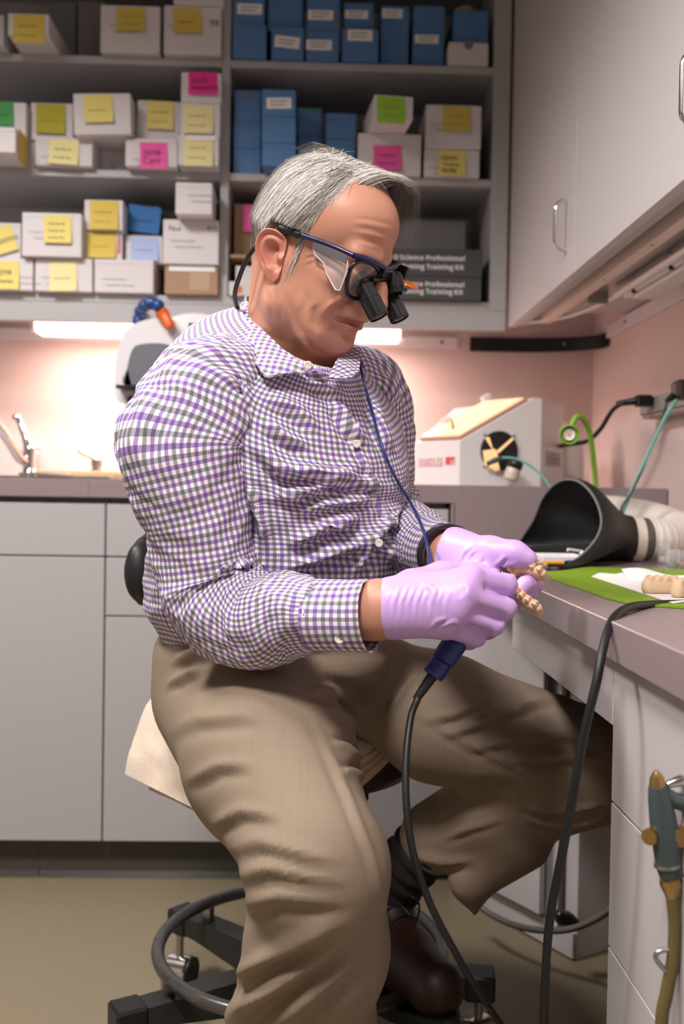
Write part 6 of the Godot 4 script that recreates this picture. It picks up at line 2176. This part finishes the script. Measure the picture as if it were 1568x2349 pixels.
	# buttons
	for q in [[706, 838, 0.0], [818, 1018, 0.0], [869, 1246, 0.0], [778, 1466, 0.0], [606, 1478, 0.0]]:
		var d := depth_at(shirt_shape, q[0], q[1], 10.0)
		if q[0] == 706:
			d = 1.190
		if q[0] == 778:
			d = 1.0310
		if q[0] == 606:
			d -= 0.002
		var c := at(q[0], q[1], d - 0.003)
		var f := (EYE - c).normalized()
		var x := Vector3.UP.cross(f).normalized()
		put("button", Shape.new().smooth_lathe([Vector2(0, -0.002), Vector2(0.0048, -0.001), Vector2(0.0052, 0.0008), Vector2(0.0042, 0.0016), Vector2(0.003, 0.0010), Vector2(0, 0.0010)], Transform3D(Basis(x, f, x.cross(f)), c), 16), mat("button_pearl", rgb8(226, 216, 204), 0.3), shirt)

# ---------------------------------------------------------------- trousers, socks, boots
func make_trousers(t: Node3D) -> void:
	var c := Clay.new(Vector3(-0.33, 0.08, -1.66), Vector3(0.50, 0.80, -0.86), 0.0050)
	var b := Basis(-BODY_RIGHT, Vector3.UP, BODY_FRONT)
	c.ell(Vector3(-0.078, 0.620, -1.435), Vector3(0.128, 0.100, 0.135), b, 0.03)
	c.ell(Vector3(-0.058, 0.670, -1.395), Vector3(0.150, 0.072, 0.182), b, 0.03)
	c.chain([Vector3(-0.124, 0.612, -1.372), Vector3(-0.046, 0.578, -1.17), Vector3(0.010, 0.522, -0.99)], [0.094, 0.096, 0.066], 0.035)
	c.chain([Vector3(0.010, 0.518, -0.99), Vector3(0.010, 0.42, -1.03), Vector3(-0.004, 0.30, -1.10), Vector3(0.0, 0.13, -1.17)], [0.066, 0.070, 0.076, 0.074], 0.03)
	c.chain([Vector3(-0.02, 0.636, -1.48), Vector3(0.08, 0.620, -1.455), Vector3(0.185, 0.574, -1.425), Vector3(0.385, 0.525, -1.365)], [0.074, 0.070, 0.089, 0.076], 0.025)
	c.chain([Vector3(0.385, 0.515, -1.365), Vector3(0.28, 0.440, -1.440), Vector3(0.195, 0.372, -1.505)], [0.074, 0.068, 0.056], 0.02)
	c.chain([Vector3(0.30, 0.40, -1.42), Vector3(0.240, 0.325, -1.445), Vector3(0.247, 0.278, -1.449)], [0.050, 0.028, 0.004], 0.02)
	# deep creases: groin, behind the knees
	c.chain([at(850, 1500, 1.34), at(862, 1590, 1.31), at(840, 1660, 1.33)], [0.004, 0.006, 0.006], 0.02, true)
	c.chain([at(1120, 1815, 1.34), at(1230, 1838, 1.29), at(1340, 1850, 1.26)], [0.006, 0.008, 0.006], 0.025, true)
	var s := Shape.new()
	c.add_to(s)
	var folds := [
		# pressed crease down the near thigh
		[[[690, 1590], [740, 1690], [800, 1830], [850, 1960], [878, 2080], [885, 2200]], 9, 0.0022], [[[860, 1630], [760, 1590], [690, 1580]], 14, 0.006], [[[850, 1690], [780, 1640], [700, 1610]], 12, 0.005], [[[835, 1750], [790, 1715], [750, 1700]], 10, 0.006], [[[842, 1790], [805, 1770], [775, 1770]], 9, 0.005],
		[[[370, 1690], [450, 1650], [560, 1640], [640, 1650]], 16, 0.0035], [[[410, 1800], [500, 1755], [600, 1750]], 15, 0.0035], [[[470, 1900], [550, 1860], [660, 1870]], 15, 0.004], [[[500, 1950], [600, 1930], [720, 1965], [800, 1985]], 20, 0.0045], [[[520, 2015], [620, 1988], [740, 2015], [820, 2030]], 20, 0.005], [[[530, 2085], [640, 2052], [750, 2062], [830, 2070]], 19, 0.0045],
		[[[490, 2270], [620, 2195], [740, 2125], [830, 2090]], 20, 0.008], [[[470, 2370], [620, 2270], [740, 2180], [850, 2090]], 22, 0.009], [[[560, 2400], [680, 2310], [780, 2220], [860, 2150]], 20, 0.007],
		[[[385, 1530], [440, 1500], [500, 1480]], 12, 0.006], [[[375, 1580], [430, 1545], [470, 1530]], 10, 0.005],
		# far thigh
		[[[1000, 1690], [1100, 1660], [1230, 1610], [1330, 1600]], 11, 0.006], [[[1060, 1720], [1160, 1700], [1280, 1690], [1380, 1700]], 10, 0.006], [[[1150, 1745], [1250, 1735], [1390, 1745]], 9, 0.006], [[[960, 1650], [1040, 1640], [1150, 1590]], 11, 0.004], [[[930, 1620], [1060, 1700], [1170, 1755], [1280, 1800], [1310, 1850]], 8, 0.0022],
		[[[1180, 1850], [1280, 1858], [1400, 1845]], 7, 0.006], [[[1190, 1880], [1290, 1890], [1400, 1880]], 8, 0.006], [[[1000, 1930], [1080, 1900], [1170, 1875]], 8, 0.0022], [[[930, 1960], [1010, 1975], [1100, 1975]], 12, 0.006], [[[1040, 1540], [1180, 1610], [1300, 1690]], 8, 0.003], [[[960, 1530], [920, 1590], [890, 1640]], 10, 0.005]]
	press(s, folds, 1.35)
	var khaki := grain(mat("khaki", rgb8(150, 133, 115), 0.8), weave(), 19.0)
	var tr := shift(put("trousers", s, khaki, t), t)
	# sock and boots
	var sock := Shape.new()
	var path := curve([Vector3(0.185, 0.362, -1.51), Vector3(0.155, 0.318, -1.535), Vector3(0.128, 0.262, -1.56), Vector3(0.122, 0.235, -1.565)], 14)
	var rr := []
	for i in path.size():
		rr.append(0.046 + 0.0035 * sin(i * 1.15) - 0.004 * i / path.size())
	sock.tube(path, rr, 24)
	shift(put("sock", sock, grain(mat("sock_wool", rgb8(46, 38, 38), 0.9), speckle(Color(0.7, 0.7, 0.7), Color(1, 1, 1), 0.4, 61), 14.0), t), t)
	boot(t, Vector3(0.122, 0.252, -1.56), Vector3(0.112, 0.150, -1.585), Vector3(0.185, 0.188, -1.40))
	boot(t, Vector3(0.000, 0.150, -1.185), Vector3(-0.010, 0.052, -1.205), Vector3(0.065, 0.048, -1.03))

func boot(t: Node3D, ankle: Vector3, heel: Vector3, toe: Vector3) -> void:
	var lo := ankle.min(heel).min(toe) - Vector3.ONE * 0.075
	var hi := ankle.max(heel).max(toe) + Vector3.ONE * 0.075
	var c := Clay.new(lo, hi, 0.0045)
	var mid := heel.lerp(toe, 0.55) + Vector3(0, 0.020, 0)
	c.chain([ankle, heel.lerp(toe, 0.12) + Vector3(0, 0.035, 0)], [0.043, 0.044], 0.02)
	c.chain([heel, mid, toe], [0.040, 0.043, 0.036], 0.02)
	c.chain([ankle.lerp(mid, 0.4), mid, toe + Vector3(0, 0.006, 0)], [0.036, 0.036, 0.032], 0.02)
	c.chain([ankle + Vector3(0, 0.055, 0), ankle + Vector3(0, 0.03, 0)], [0.034, 0.034], 0.006, true)
	var s := Shape.new()
	c.add_to(s)
	var leather := grain(mat("boot_leather", rgb8(66, 36, 28), 0.5), speckle(Color(0.55, 0.5, 0.5), Color(1, 1, 1), 0.08, 62), 10.0)
	var b := shift(put("boot", s, leather, t), t)
	var d := (toe - heel).normalized()
	var side := d.cross(Vector3.UP).normalized()
	var up := side.cross(d)
	var sole := PackedVector2Array()
	for i in 20:
		var a := TAU * i / 20
		var l := heel.distance_to(toe)
		sole.append(Vector2(l / 2 + cos(a) * (l / 2 + 0.046), sin(a) * (0.047 - 0.008 * cos(a * 2.0))))
	put("sole", Shape.new().prism(sole, 0.020, Transform3D(Basis(d, side, -up), heel - up * 0.028)), M.black_rubber, b)
	for k in 4:
		var f := 0.15 + 0.2 * k
		var p := ankle.lerp(mid, f) + up * 0.043 + d * 0.012
		put("lace", Shape.new().tube(curve([p - side * 0.022 - up * 0.006, p + up * 0.003, p + side * 0.022 - up * 0.006], 4), 0.0018, 6), M.black_rubber, b)
	var q := ankle + d * 0.052 + side * -0.004
	put("lace", Shape.new().tube(curve([q, q + Vector3(0.014, 0.018, 0.01), q + Vector3(0.026, 0.004, 0.012), q + Vector3(0.020, -0.03, 0.014), q + Vector3(0.026, -0.058, 0.014)], 6), 0.0018, 6), M.black_rubber, b)
	put("lace", Shape.new().tube(curve([q, q + Vector3(0.012, -0.012, 0.012), q + Vector3(0.016, -0.045, 0.012)], 6), 0.0018, 6), M.black_rubber, b)

func weave() -> Texture2D:      # fine heathered threads
	var n := 256
	var im := Image.create(n, n, false, Image.FORMAT_RGB8)
	rng.seed = 77
	var rows := PackedFloat32Array()
	var cols := PackedFloat32Array()
	for i in n:
		rows.append(rng.randf_range(-0.03, 0.03))
		cols.append(rng.randf_range(-0.03, 0.03))
	for y in n:
		for x in n:
			var k := 0.89 + rows[y] + cols[x] + rng.randf_range(-0.07, 0.07)
			im.set_pixel(x, y, Color(clampf(k, 0, 1), clampf(k * 0.99, 0, 1), clampf(k * 0.97, 0, 1)))
	return ImageTexture.create_from_image(im)

# ---------------------------------------------------------------- gloved hands
func make_gloves(t: Node3D) -> void:
	var lilac := mat("nitrile", rgb8(202, 166, 226), 0.42)
	lilac.subsurf_scatter_enabled = true
	lilac.subsurf_scatter_strength = 0.05
	# right hand: a fist round the handpiece, its back to the room
	var P := func(x: float, y: float, d: float) -> Vector3: return at(x, y, d)
	var c := Clay.new(at(870, 1500, 1.0) - Vector3(0.02, 0.02, 0.13), at(1195, 1290, 1.0) + Vector3(0.02, 0.02, 0.03), 0.0019)
	var wrist_a: Vector3 = P.call(898, 1383, 1.047)
	var wrist_b: Vector3 = P.call(898, 1406, 1.045)
	var kn := [P.call(1080, 1328, 1.036), P.call(1064, 1364, 1.021), P.call(1044, 1402, 1.021), P.call(1018, 1434, 1.032)]
	var pip := [P.call(1160, 1342, 1.052), P.call(1157, 1395, 1.037), P.call(1131, 1433, 1.037), P.call(1091, 1461, 1.043)]
	var dip := [P.call(1152, 1360, 1.082), P.call(1145, 1408, 1.072), P.call(1118, 1444, 1.072), P.call(1076, 1470, 1.070)]
	var tip := [P.call(1118, 1352, 1.094), P.call(1112, 1396, 1.090), P.call(1086, 1430, 1.088), P.call(1050, 1452, 1.082)]
	var rad := [0.0120, 0.0124, 0.0117, 0.0106]
	c.cone(wrist_a, wrist_b, 0.0235, 0.0230, 0.012)
	for i in 4:
		c.cone(wrist_a.lerp(wrist_b, i / 3.0), kn[i], 0.0205, 0.0150, 0.018)
	c.cone(P.call(960, 1372, 1.055), P.call(1030, 1398, 1.048), 0.024, 0.022, 0.02)
	for i in 4:
		var k := 0.0032
		c.cone(kn[i], pip[i], rad[i] + 0.0012, rad[i], k)
		c.cone(pip[i], dip[i], rad[i], rad[i] - 0.001, k)
		c.cone(dip[i], tip[i], rad[i] - 0.001, rad[i] - 0.002, k)
	c.chain([P.call(945, 1345, 1.068), P.call(1015, 1325, 1.085), P.call(1085, 1322, 1.092), P.call(1128, 1326, 1.090)], [0.019, 0.0160, 0.0135, 0.0112], 0.012)
	# sunken between the finger roots
	for i in 3:
		var a: Vector3 = (kn[i] as Vector3).lerp(kn[i + 1], 0.5).lerp((pip[i] as Vector3).lerp(pip[i + 1], 0.5), 0.45)
		var b: Vector3 = (pip[i] as Vector3).lerp(pip[i + 1], 0.5)
		c.cone(a + Vector3(0, 0, 0.012), b + Vector3(0, 0, 0.010), 0.002, 0.003, 0.008, true)
	c.ell(at(884, 1394, 1.048) + Vector3(-0.102, 0, -0.008), Vector3.ONE * 0.10, Basis.IDENTITY, 0.002, true)
	var s := Shape.new()
	c.add_to(s)
	var wr := []
	for k in 8:      # stretched wrinkles sweeping across from the cuff
		var x := 902.0 + 17.0 * k
		wr.append([[[x + 34, 1326], [x + 14, 1350], [x, 1385], [x - 2, 1420], [x + 6, 1462]], 5.0 + 0.4 * (k % 3), 0.0015 * (1.0 - 0.08 * k) * (1.0 if k % 2 else 0.6)])
	wr.append([[[1005, 1440], [1040, 1425], [1060, 1440]], 5, 0.002])
	wr.append([[[985, 1448], [1000, 1425], [1030, 1415]], 5, 0.0018])
	wr.append([[[1060, 1330], [1075, 1350], [1070, 1380]], 9, 0.0015])
	wr.append([[[960, 1330], [990, 1350], [1000, 1400]], 7, 0.0012])
	press(s, wr)
	var gl := shift(put("glove", s, lilac, t), t)
	var edge := PackedVector3Array()
	var fore := (at(925, 1394, 1.04) - at(868, 1397, 1.048)).normalized()
	for i in 33:
		var a := TAU * i / 32
		edge.append(at(887, 1394, 1.0465) + Vector3.UP * (sin(a) * 0.0284) + fore.cross(Vector3.UP).normalized() * (cos(a) * 0.0232))
	put("rolled_edge", Shape.new().tube(edge, 0.0014, 8, false), lilac, gl)
	# left hand: thumb over the cast, fingers curled under it
	c = Clay.new(at(1010, 1385, 1.08) - Vector3(0.02, 0.02, 0.12), at(1255, 1215, 1.08) + Vector3(0.02, 0.02, 0.05), 0.0019)
	var wa: Vector3 = P.call(1042, 1258, 1.172)
	var wb: Vector3 = P.call(1046, 1296, 1.165)
	c.cone(wa, wb, 0.0215, 0.0210, 0.012)
	var mk := [P.call(1132, 1288, 1.142), P.call(1124, 1306, 1.128), P.call(1112, 1322, 1.118), P.call(1098, 1335, 1.110)]
	for i in 4:
		c.cone(wa.lerp(wb, i / 3.0), mk[i], 0.0195, 0.0145, 0.018)
	c.chain([P.call(1072, 1262, 1.150), P.call(1126, 1266, 1.125), P.call(1180, 1270, 1.108), P.call(1213, 1282, 1.100)], [0.0190, 0.0155, 0.0122, 0.0092], 0.014)
	var mp := [P.call(1196, 1306, 1.150), P.call(1196, 1330, 1.140), P.call(1180, 1350, 1.130), P.call(1160, 1362, 1.122)]
	var md := [P.call(1226, 1322, 1.135), P.call(1222, 1341, 1.120), P.call(1205, 1360, 1.112), P.call(1182, 1372, 1.106)]
	var mt := [P.call(1216, 1334, 1.108), P.call(1204, 1340, 1.096), P.call(1188, 1356, 1.094), P.call(1168, 1364, 1.090)]
	for i in 4:
		c.cone(mk[i], mp[i], 0.0125, 0.0115, 0.004)
		c.cone(mp[i], md[i], 0.0115, 0.0110, 0.004)
		c.cone(md[i], mt[i], 0.0110, 0.0098, 0.004)
	c.ell(at(1031, 1272, 1.178) + Vector3(-0.080, 0.02, -0.055), Vector3.ONE * 0.098, Basis.IDENTITY, 0.002, true)
	s = Shape.new()
	c.add_to(s)
	press(s, [[[[1048, 1300], [1062, 1270], [1080, 1250]], 4, 0.0016], [[[1060, 1305], [1076, 1275], [1095, 1255]], 4, 0.0014], [[[1130, 1300], [1150, 1285], [1160, 1272]], 5, 0.002], [[[1140, 1305], [1165, 1296], [1190, 1290]], 5, 0.002], [[[1075, 1310], [1095, 1290], [1110, 1270]], 5, 0.0012]])
	shift(put("glove", s, lilac, t), t)
	# band on the left wrist
	var wrist := thing("wristwatch", "black wristwatch band on the arm behind the gloved hands", "wristwatch", at(1024, 1273, 1.186))
	var o := wrist.position
	var ax := (at(1030, 1275, 1.175) - at(1000, 1266, 1.225)).normalized()
	var sd := ax.cross((EYE - o).normalized()).normalized()
	var nr := sd.cross(ax)
	var band := PackedVector3Array()
	for j in 4:
		for i in 41:
			var a := TAU * i / 40
			band.append((ax * (0.016 * (j / 3.0 - 0.2))) + (nr * cos(a) + sd * sin(a)) * (0.0338 + 0.001 * sin(PI * j / 3.0)))
	put("strap", Shape.new().sheet(band, 41, 4, 0.003, true), M.black_plastic, wrist)
	put("case", Shape.new().lathe([Vector2(0, 0), Vector2(0.017, 0), Vector2(0.017, 0.008), Vector2(0.014, 0.0095), Vector2(0, 0.0095)], Transform3D(Basis(ax, sd, ax.cross(sd)), ax * 0.005 + sd * 0.034), 24), M.black_satin, wrist)
	held_things()

func held_things() -> void:
	# dental handpiece through the fist
	var tail := at(990, 1552, 1.062)
	var nose := at(1160, 1306, 1.082)
	var d := (nose - tail).normalized()
	var h := thing("dental_handpiece", "navy blue dental handpiece held in the gloved fist", "handpiece", tail)
	var x := d.cross(Vector3(0, 0, 1)).normalized()
	var xf := Transform3D(Basis(x, d, x.cross(d)), Vector3.ZERO)
	put("grip", Shape.new().lathe([Vector2(0.004, 0.0), Vector2(0.0108, 0.001), Vector2(0.0118, 0.004), Vector2(0.0118, 0.018), Vector2(0.0108, 0.0195), Vector2(0.0128, 0.021), Vector2(0.0135, 0.03), Vector2(0.0135, 0.062), Vector2(0.0115, 0.068), Vector2(0.0115, 0.085), Vector2(0.008, 0.10), Vector2(0.0055, 0.118), Vector2(0.0045, 0.12)], xf, 28), M.navy, h)
	put("shank", Shape.new().lathe([Vector2(0.0045, 0.118), Vector2(0.004, 0.126), Vector2(0.0022, 0.128), Vector2(0.0022, tail.distance_to(nose) - 0.002), Vector2(0.0, tail.distance_to(nose))], xf, 14), M.chrome, h)
	var disc_at := Vector3(0, tail.distance_to(nose) - 0.003, 0)
	put("cutting_disc", Shape.new().lathe([Vector2(0.0, 0.0), Vector2(0.0075, 0.0), Vector2(0.0078, 0.0008), Vector2(0.0075, 0.0016), Vector2(0, 0.0016)], xf.translated_local(disc_at), 24), M.black_plastic, h)
	put("strain_relief", Shape.new().tube(PackedVector3Array([d * 0.002, -d * 0.016, -d * 0.03]), [0.0062, 0.0052, 0.0042], 14), M.black_rubber, h)
	var a := tail - d * 0.028
	var c := curve([a - h.position, at(957, 1605, 1.052) - h.position, at(942, 1645, 1.045) - h.position, at(931, 1740, 1.02) - h.position, at(932, 1850, 1.0) - h.position, at(948, 1960, 0.99) - h.position, at(985, 2070, 0.99) - h.position, at(1030, 2160, 1.0) - h.position, at(1085, 2255, 1.03) - h.position, at(1150, 2352, 1.08) - h.position, at(1210, 2440, 1.15) - h.position], 8)
	put("cord", Shape.new().tube(c, 0.0038, 10), M.black_rubber, h)
	# dental cast: a horseshoe with its teeth
	var o := at(1201, 1333, 1.090)
	var ct := thing("arch_cast", "cream stone arch cast with teeth held between gloved fingers", "dental cast", o)
	var U := (at(1225, 1350, 1.075) - at(1170, 1322, 1.105)).normalized()      # from the front of the arch to its open end
	var Vv := (at(1214, 1392, 1.062) - at(1226, 1300, 1.10)).normalized()      # across, from the upper limb to the lower one
	var N := U.cross(Vv).normalized()
	if N.z < 0:
		N = -N
	var arch := []
	for i in 15:
		var a2 := lerpf(-1.0, 1.0, i / 14.0)
		var w := 0.0245 * sin(a2 * 1.5) / sin(1.5)
		var u := -0.023 + 0.046 * pow(absf(a2), 1.9)
		arch.append(U * u + Vv * w)
	var cl := Clay.new(Vector3.ONE * -0.048, Vector3.ONE * 0.048, 0.0016)
	for i in 14:
		cl.cone(arch[i] - N * 0.003, arch[i + 1] - N * 0.003, 0.0052, 0.0052, 0.003)
		cl.cone(arch[i] - N * 0.010 - U * 0.002, arch[i + 1] - N * 0.010 - U * 0.002, 0.0056, 0.0056, 0.003)
	var s := Shape.new()
	cl.add_to(s)
	var base := put("gum_base", s, M.stone, ct)
	for i in 16:
		var a2 := lerpf(-1.0, 1.0, i / 15.0)
		var q := U * (-0.023 + 0.046 * pow(absf(a2), 1.9)) + Vv * (0.0245 * sin(a2 * 1.5) / sin(1.5))
		var a3 := a2 + 0.02
		var along := (U * (-0.023 + 0.046 * pow(absf(a3), 1.9)) + Vv * (0.0245 * sin(a3 * 1.5) / sin(1.5)) - q).normalized()
		var b := Basis(along, N, along.cross(N))
		var back: bool = i < 5 or i > 10
		var tooth := Shape.new()
		if back:
			tooth.ball(q + N * 0.0028, Vector3(0.0031, 0.0042, 0.0044), b, 10)
			for w in [[-1, -1], [1, -1], [-1, 1], [1, 1]]:
				tooth.ball(q + N * 0.0052 + b.z * 0.0021 * w[0] + along * 0.0013 * w[1], Vector3(0.0017, 0.0026, 0.0020), b, 8)
		else:
			tooth.ball(q + N * 0.0038, Vector3(0.0024, 0.0058, 0.0026), b, 10)
		put("tooth", tooth, M.stone, base)

# ---------------------------------------------------------------- loupes
func loupes() -> void:
	var H := func(x: float, y: float, z: float) -> Vector3: return head_xf * Vector3(x, y, z)
	var t := thing("loupe_glasses", "black dental loupe glasses with two telescopes and clear side shields", "glasses", head_xf * Vector3(0, 0.0, 0.1))
	var o := t.position
	var blue := mat("frame_navy", rgb8(30, 34, 74), 0.3)
	for s in [-1.0, 1.0]:
		# rim
		var rim := []
		for q in [[0.010, 0.012, 0.113], [0.030, 0.0205, 0.1115], [0.054, 0.0215, 0.104], [0.0645, 0.012, 0.099], [0.064, -0.008, 0.0985], [0.056, -0.0235, 0.1005], [0.040, -0.028, 0.105], [0.022, -0.0235, 0.109], [0.011, -0.008, 0.1125]]:
			rim.append(H.call(s * q[0], q[1], q[2]) - o)
		rim.append(rim[0])
		put("rim", Shape.new().tube(curve(rim, 5), 0.0027, 10, false), M.black_satin, t)
		var pane := PackedVector3Array()
		var mid := Vector3.ZERO
		var loop := curve(rim, 5)
		for q in loop:
			mid += q / loop.size()
		for k in 2:
			for q in loop:
				pane.append(q if k == 0 else mid)
		put("lens", Shape.new().grid(pane, loop.size(), 2, false, s < 0), M.clear, t)
		# brow bar
		put("brow_bar", Shape.new().tube(curve([H.call(0.0, 0.0185, 0.117) - o, H.call(s * 0.022, 0.0225, 0.1145) - o, H.call(s * 0.050, 0.026, 0.107) - o, H.call(s * 0.067, 0.0255, 0.0975) - o], 6), 0.0036, 10), blue, t)
		# temple arm and its rubber end
		put("temple", Shape.new().tube(curve([H.call(s * 0.067, 0.0255, 0.0975) - o, H.call(s * 0.0705, 0.0275, 0.070) - o, H.call(s * 0.0725, 0.0275, 0.040) - o, H.call(s * 0.0765, 0.0265, 0.012) - o], 6), 0.0030, 10), blue, t)
		put("temple_sleeve", Shape.new().tube(curve([H.call(s * 0.076, 0.0265, 0.020) - o, H.call(s * 0.0785, 0.027, 0.004) - o, H.call(s * 0.081, 0.026, -0.010) - o], 5), [0.0040, 0.0050, 0.0052, 0.0052, 0.0048, 0.0052, 0.0056, 0.0056, 0.0056, 0.0056, 0.0054], 12), M.black_rubber, t)
		# side shield
		var sh := PackedVector2Array([Vector2(0.040, 0.0185), Vector2(0.094, 0.0185), Vector2(0.0985, 0.004), Vector2(0.0970, -0.0215), Vector2(0.0905, -0.0225), Vector2(0.072, -0.0085), Vector2(0.062, 0.0035), Vector2(0.046, 0.0095)])
		var b := Basis(Vector3(0, 0, 1), Vector3(0, 1, 0), Vector3(-1, 0, 0))
		var xf := head_xf * Transform3D(b, Vector3(s * 0.0715, 0, 0))
		xf.origin -= o
		put("side_shield", Shape.new().prism(sh, 0.0012, xf), M.clear, t)
		var edge := []
		for q in sh:
			edge.append(head_xf * Vector3(s * 0.0722, q.y, q.x) - o)
		edge.append(edge[0])
		put("shield_edge", Shape.new().tube(PackedVector3Array(edge), 0.0009, 6), mat("shield_rim", rgb8(206, 200, 200, 0.5), 0.2), t)
		var rail := PackedVector2Array([Vector2(0.040, 0.0245), Vector2(0.094, 0.0225), Vector2(0.0935, 0.0125), Vector2(0.041, 0.0175)])
		put("shield_rail", Shape.new().prism(rail, 0.002, xf.translated_local(Vector3(0, 0, 0.0014 * -s))), mat("rail_grey", rgb8(92, 92, 96), 0.3), t)
		for k in 3:
			put("vent_hole", Shape.new().box(head_xf * Vector3(s * 0.0740, 0.0222 - 0.0006 * k, 0.050 + 0.006 * k) - o, Vector3(0.0012, 0.0022, 0.0032), 0, head_xf.basis.orthonormalized()), M.black_plastic, t)
			put("vent_hole", Shape.new().box(head_xf * Vector3(s * 0.0740, 0.0180 - 0.0006 * k, 0.050 + 0.006 * k) - o, Vector3(0.0012, 0.0022, 0.0032), 0, head_xf.basis.orthonormalized()), M.black_plastic, t)
		# telescope
		var top: Vector3 = H.call(s * 0.030, -0.002, 0.097 if s < 0 else 0.104)
		var tip: Vector3 = H.call(s * 0.029, -0.0400, 0.1425 if s < 0 else 0.1465)
		var d := (tip - top).normalized()
		var x := d.cross(Vector3.UP).normalized()
		var L := top.distance_to(tip)
		var tf := Transform3D(Basis(x, d, x.cross(d)), top - o)
		var tube := put("telescope", Shape.new().lathe([Vector2(0.0, -0.004), Vector2(0.0096, -0.004), Vector2(0.0096, 0.004), Vector2(0.0110, 0.005), Vector2(0.0110, 0.009), Vector2(0.0104, 0.010), Vector2(0.0122, 0.012), Vector2(0.0124, L * 0.55), Vector2(0.0120, L * 0.555), Vector2(0.0120, L * 0.57), Vector2(0.0127, L * 0.575), Vector2(0.0127, L - 0.001), Vector2(0.0120, L), Vector2(0.0106, L), Vector2(0.0104, L - 0.0025), Vector2(0.0, L - 0.0025)], tf, 32), M.black_satin, t)
		put("front_lens", Shape.new().smooth_lathe([Vector2(0.0104, L - 0.0022), Vector2(0.006, L - 0.0008), Vector2(0, L - 0.0003)], tf, 24), mat("scope_glass", rgb8(92, 74, 76), 0.08), tube)
	put("bridge_mount", Shape.new().box(H.call(0.0, 0.0125, 0.118) - o, Vector3(0.022, 0.012, 0.008), 0.002, head_xf.basis.orthonormalized()), M.black_satin, t)
	put("bridge_bar", Shape.new().tube(PackedVector3Array([H.call(-0.024, 0.002, 0.112) - o, H.call(0.0, 0.006, 0.119) - o, H.call(0.024, 0.002, 0.114) - o]), 0.0038, 10), M.black_satin, t)
	# headlight with its flipped-up orange filter
	var a: Vector3 = H.call(0.020, 0.0085, 0.123)
	var d2: Vector3 = (H.call(0.018, -0.0200, 0.140) - a).normalized()
	var x2 := d2.cross(Vector3.UP).normalized()
	put("headlight", Shape.new().lathe([Vector2(0, -0.008), Vector2(0.008, -0.008), Vector2(0.0108, -0.003), Vector2(0.0112, 0.010), Vector2(0.0104, 0.013), Vector2(0.012, 0.014), Vector2(0.012, 0.0175), Vector2(0.010, 0.0175), Vector2(0, 0.0165)], Transform3D(Basis(x2, d2, x2.cross(d2)), a - o), 24), M.black_satin, t)
	put("filter_arm", Shape.new().tube(PackedVector3Array([H.call(0.024, -0.006, 0.136) - o, H.call(0.036, -0.001, 0.137) - o]), 0.0028, 8), M.black_satin, t)
	var of := mat("orange_filter", Color(0.95, 0.45, 0.06, 0.75), 0.12)
	of.transparency = BaseMaterial3D.TRANSPARENCY_ALPHA
	var fc: Vector3 = H.call(0.047, 0.0070, 0.1345)
	var fn := Vector3(0.35, 0.85, 0.40).normalized()
	var fx := fn.cross(Vector3(0, 0, 1)).normalized()
	put("orange_filter", Shape.new().lathe([Vector2(0, -0.001), Vector2(0.0118, -0.001), Vector2(0.0124, 0), Vector2(0.0118, 0.001), Vector2(0, 0.001)], Transform3D(Basis(fx, fn, fx.cross(fn)), fc - o), 28), of, t)
	# far end piece in sight past the brow
	put("end_piece", Shape.new().box(H.call(0.066, 0.018, 0.106) - o, Vector3(0.006, 0.016, 0.022), 0.001, head_xf.basis.orthonormalized()), M.black_satin, t)
	# retaining strap behind the neck and the light's cord down the chest
	put("strap", Shape.new().tube(curve([H.call(-0.081, 0.024, -0.012) - o, H.call(-0.079, -0.015, -0.043) - o, H.call(-0.062, -0.062, -0.062) - o, H.call(-0.040, -0.090, -0.072) - o, H.call(0.0, -0.105, -0.078) - o, H.call(0.06, -0.062, -0.060) - o, H.call(0.081, 0.024, -0.012) - o], 6), 0.003, 8), M.black_rubber, t)
	var line := []
	for q in [[826, 838], [838, 890], [852, 940], [868, 1000], [886, 1052], [912, 1105], [940, 1150], [962, 1195], [976, 1235], [984, 1280], [988, 1325]]:
		var dd := depth_at(shirt_shape, q[0], q[1], 12.0)
		if dd > 2.0:
			dd = 1.19
		if q[1] > 1200:
			dd = lerpf(1.19, 1.10, (q[1] - 1200.0) / 125.0)
		line.append(at(q[0], q[1], minf(dd, 1.40) - 0.006) - o)
	put("light_cord", Shape.new().tube(curve(line, 5), 0.0020, 8), M.navy, t)
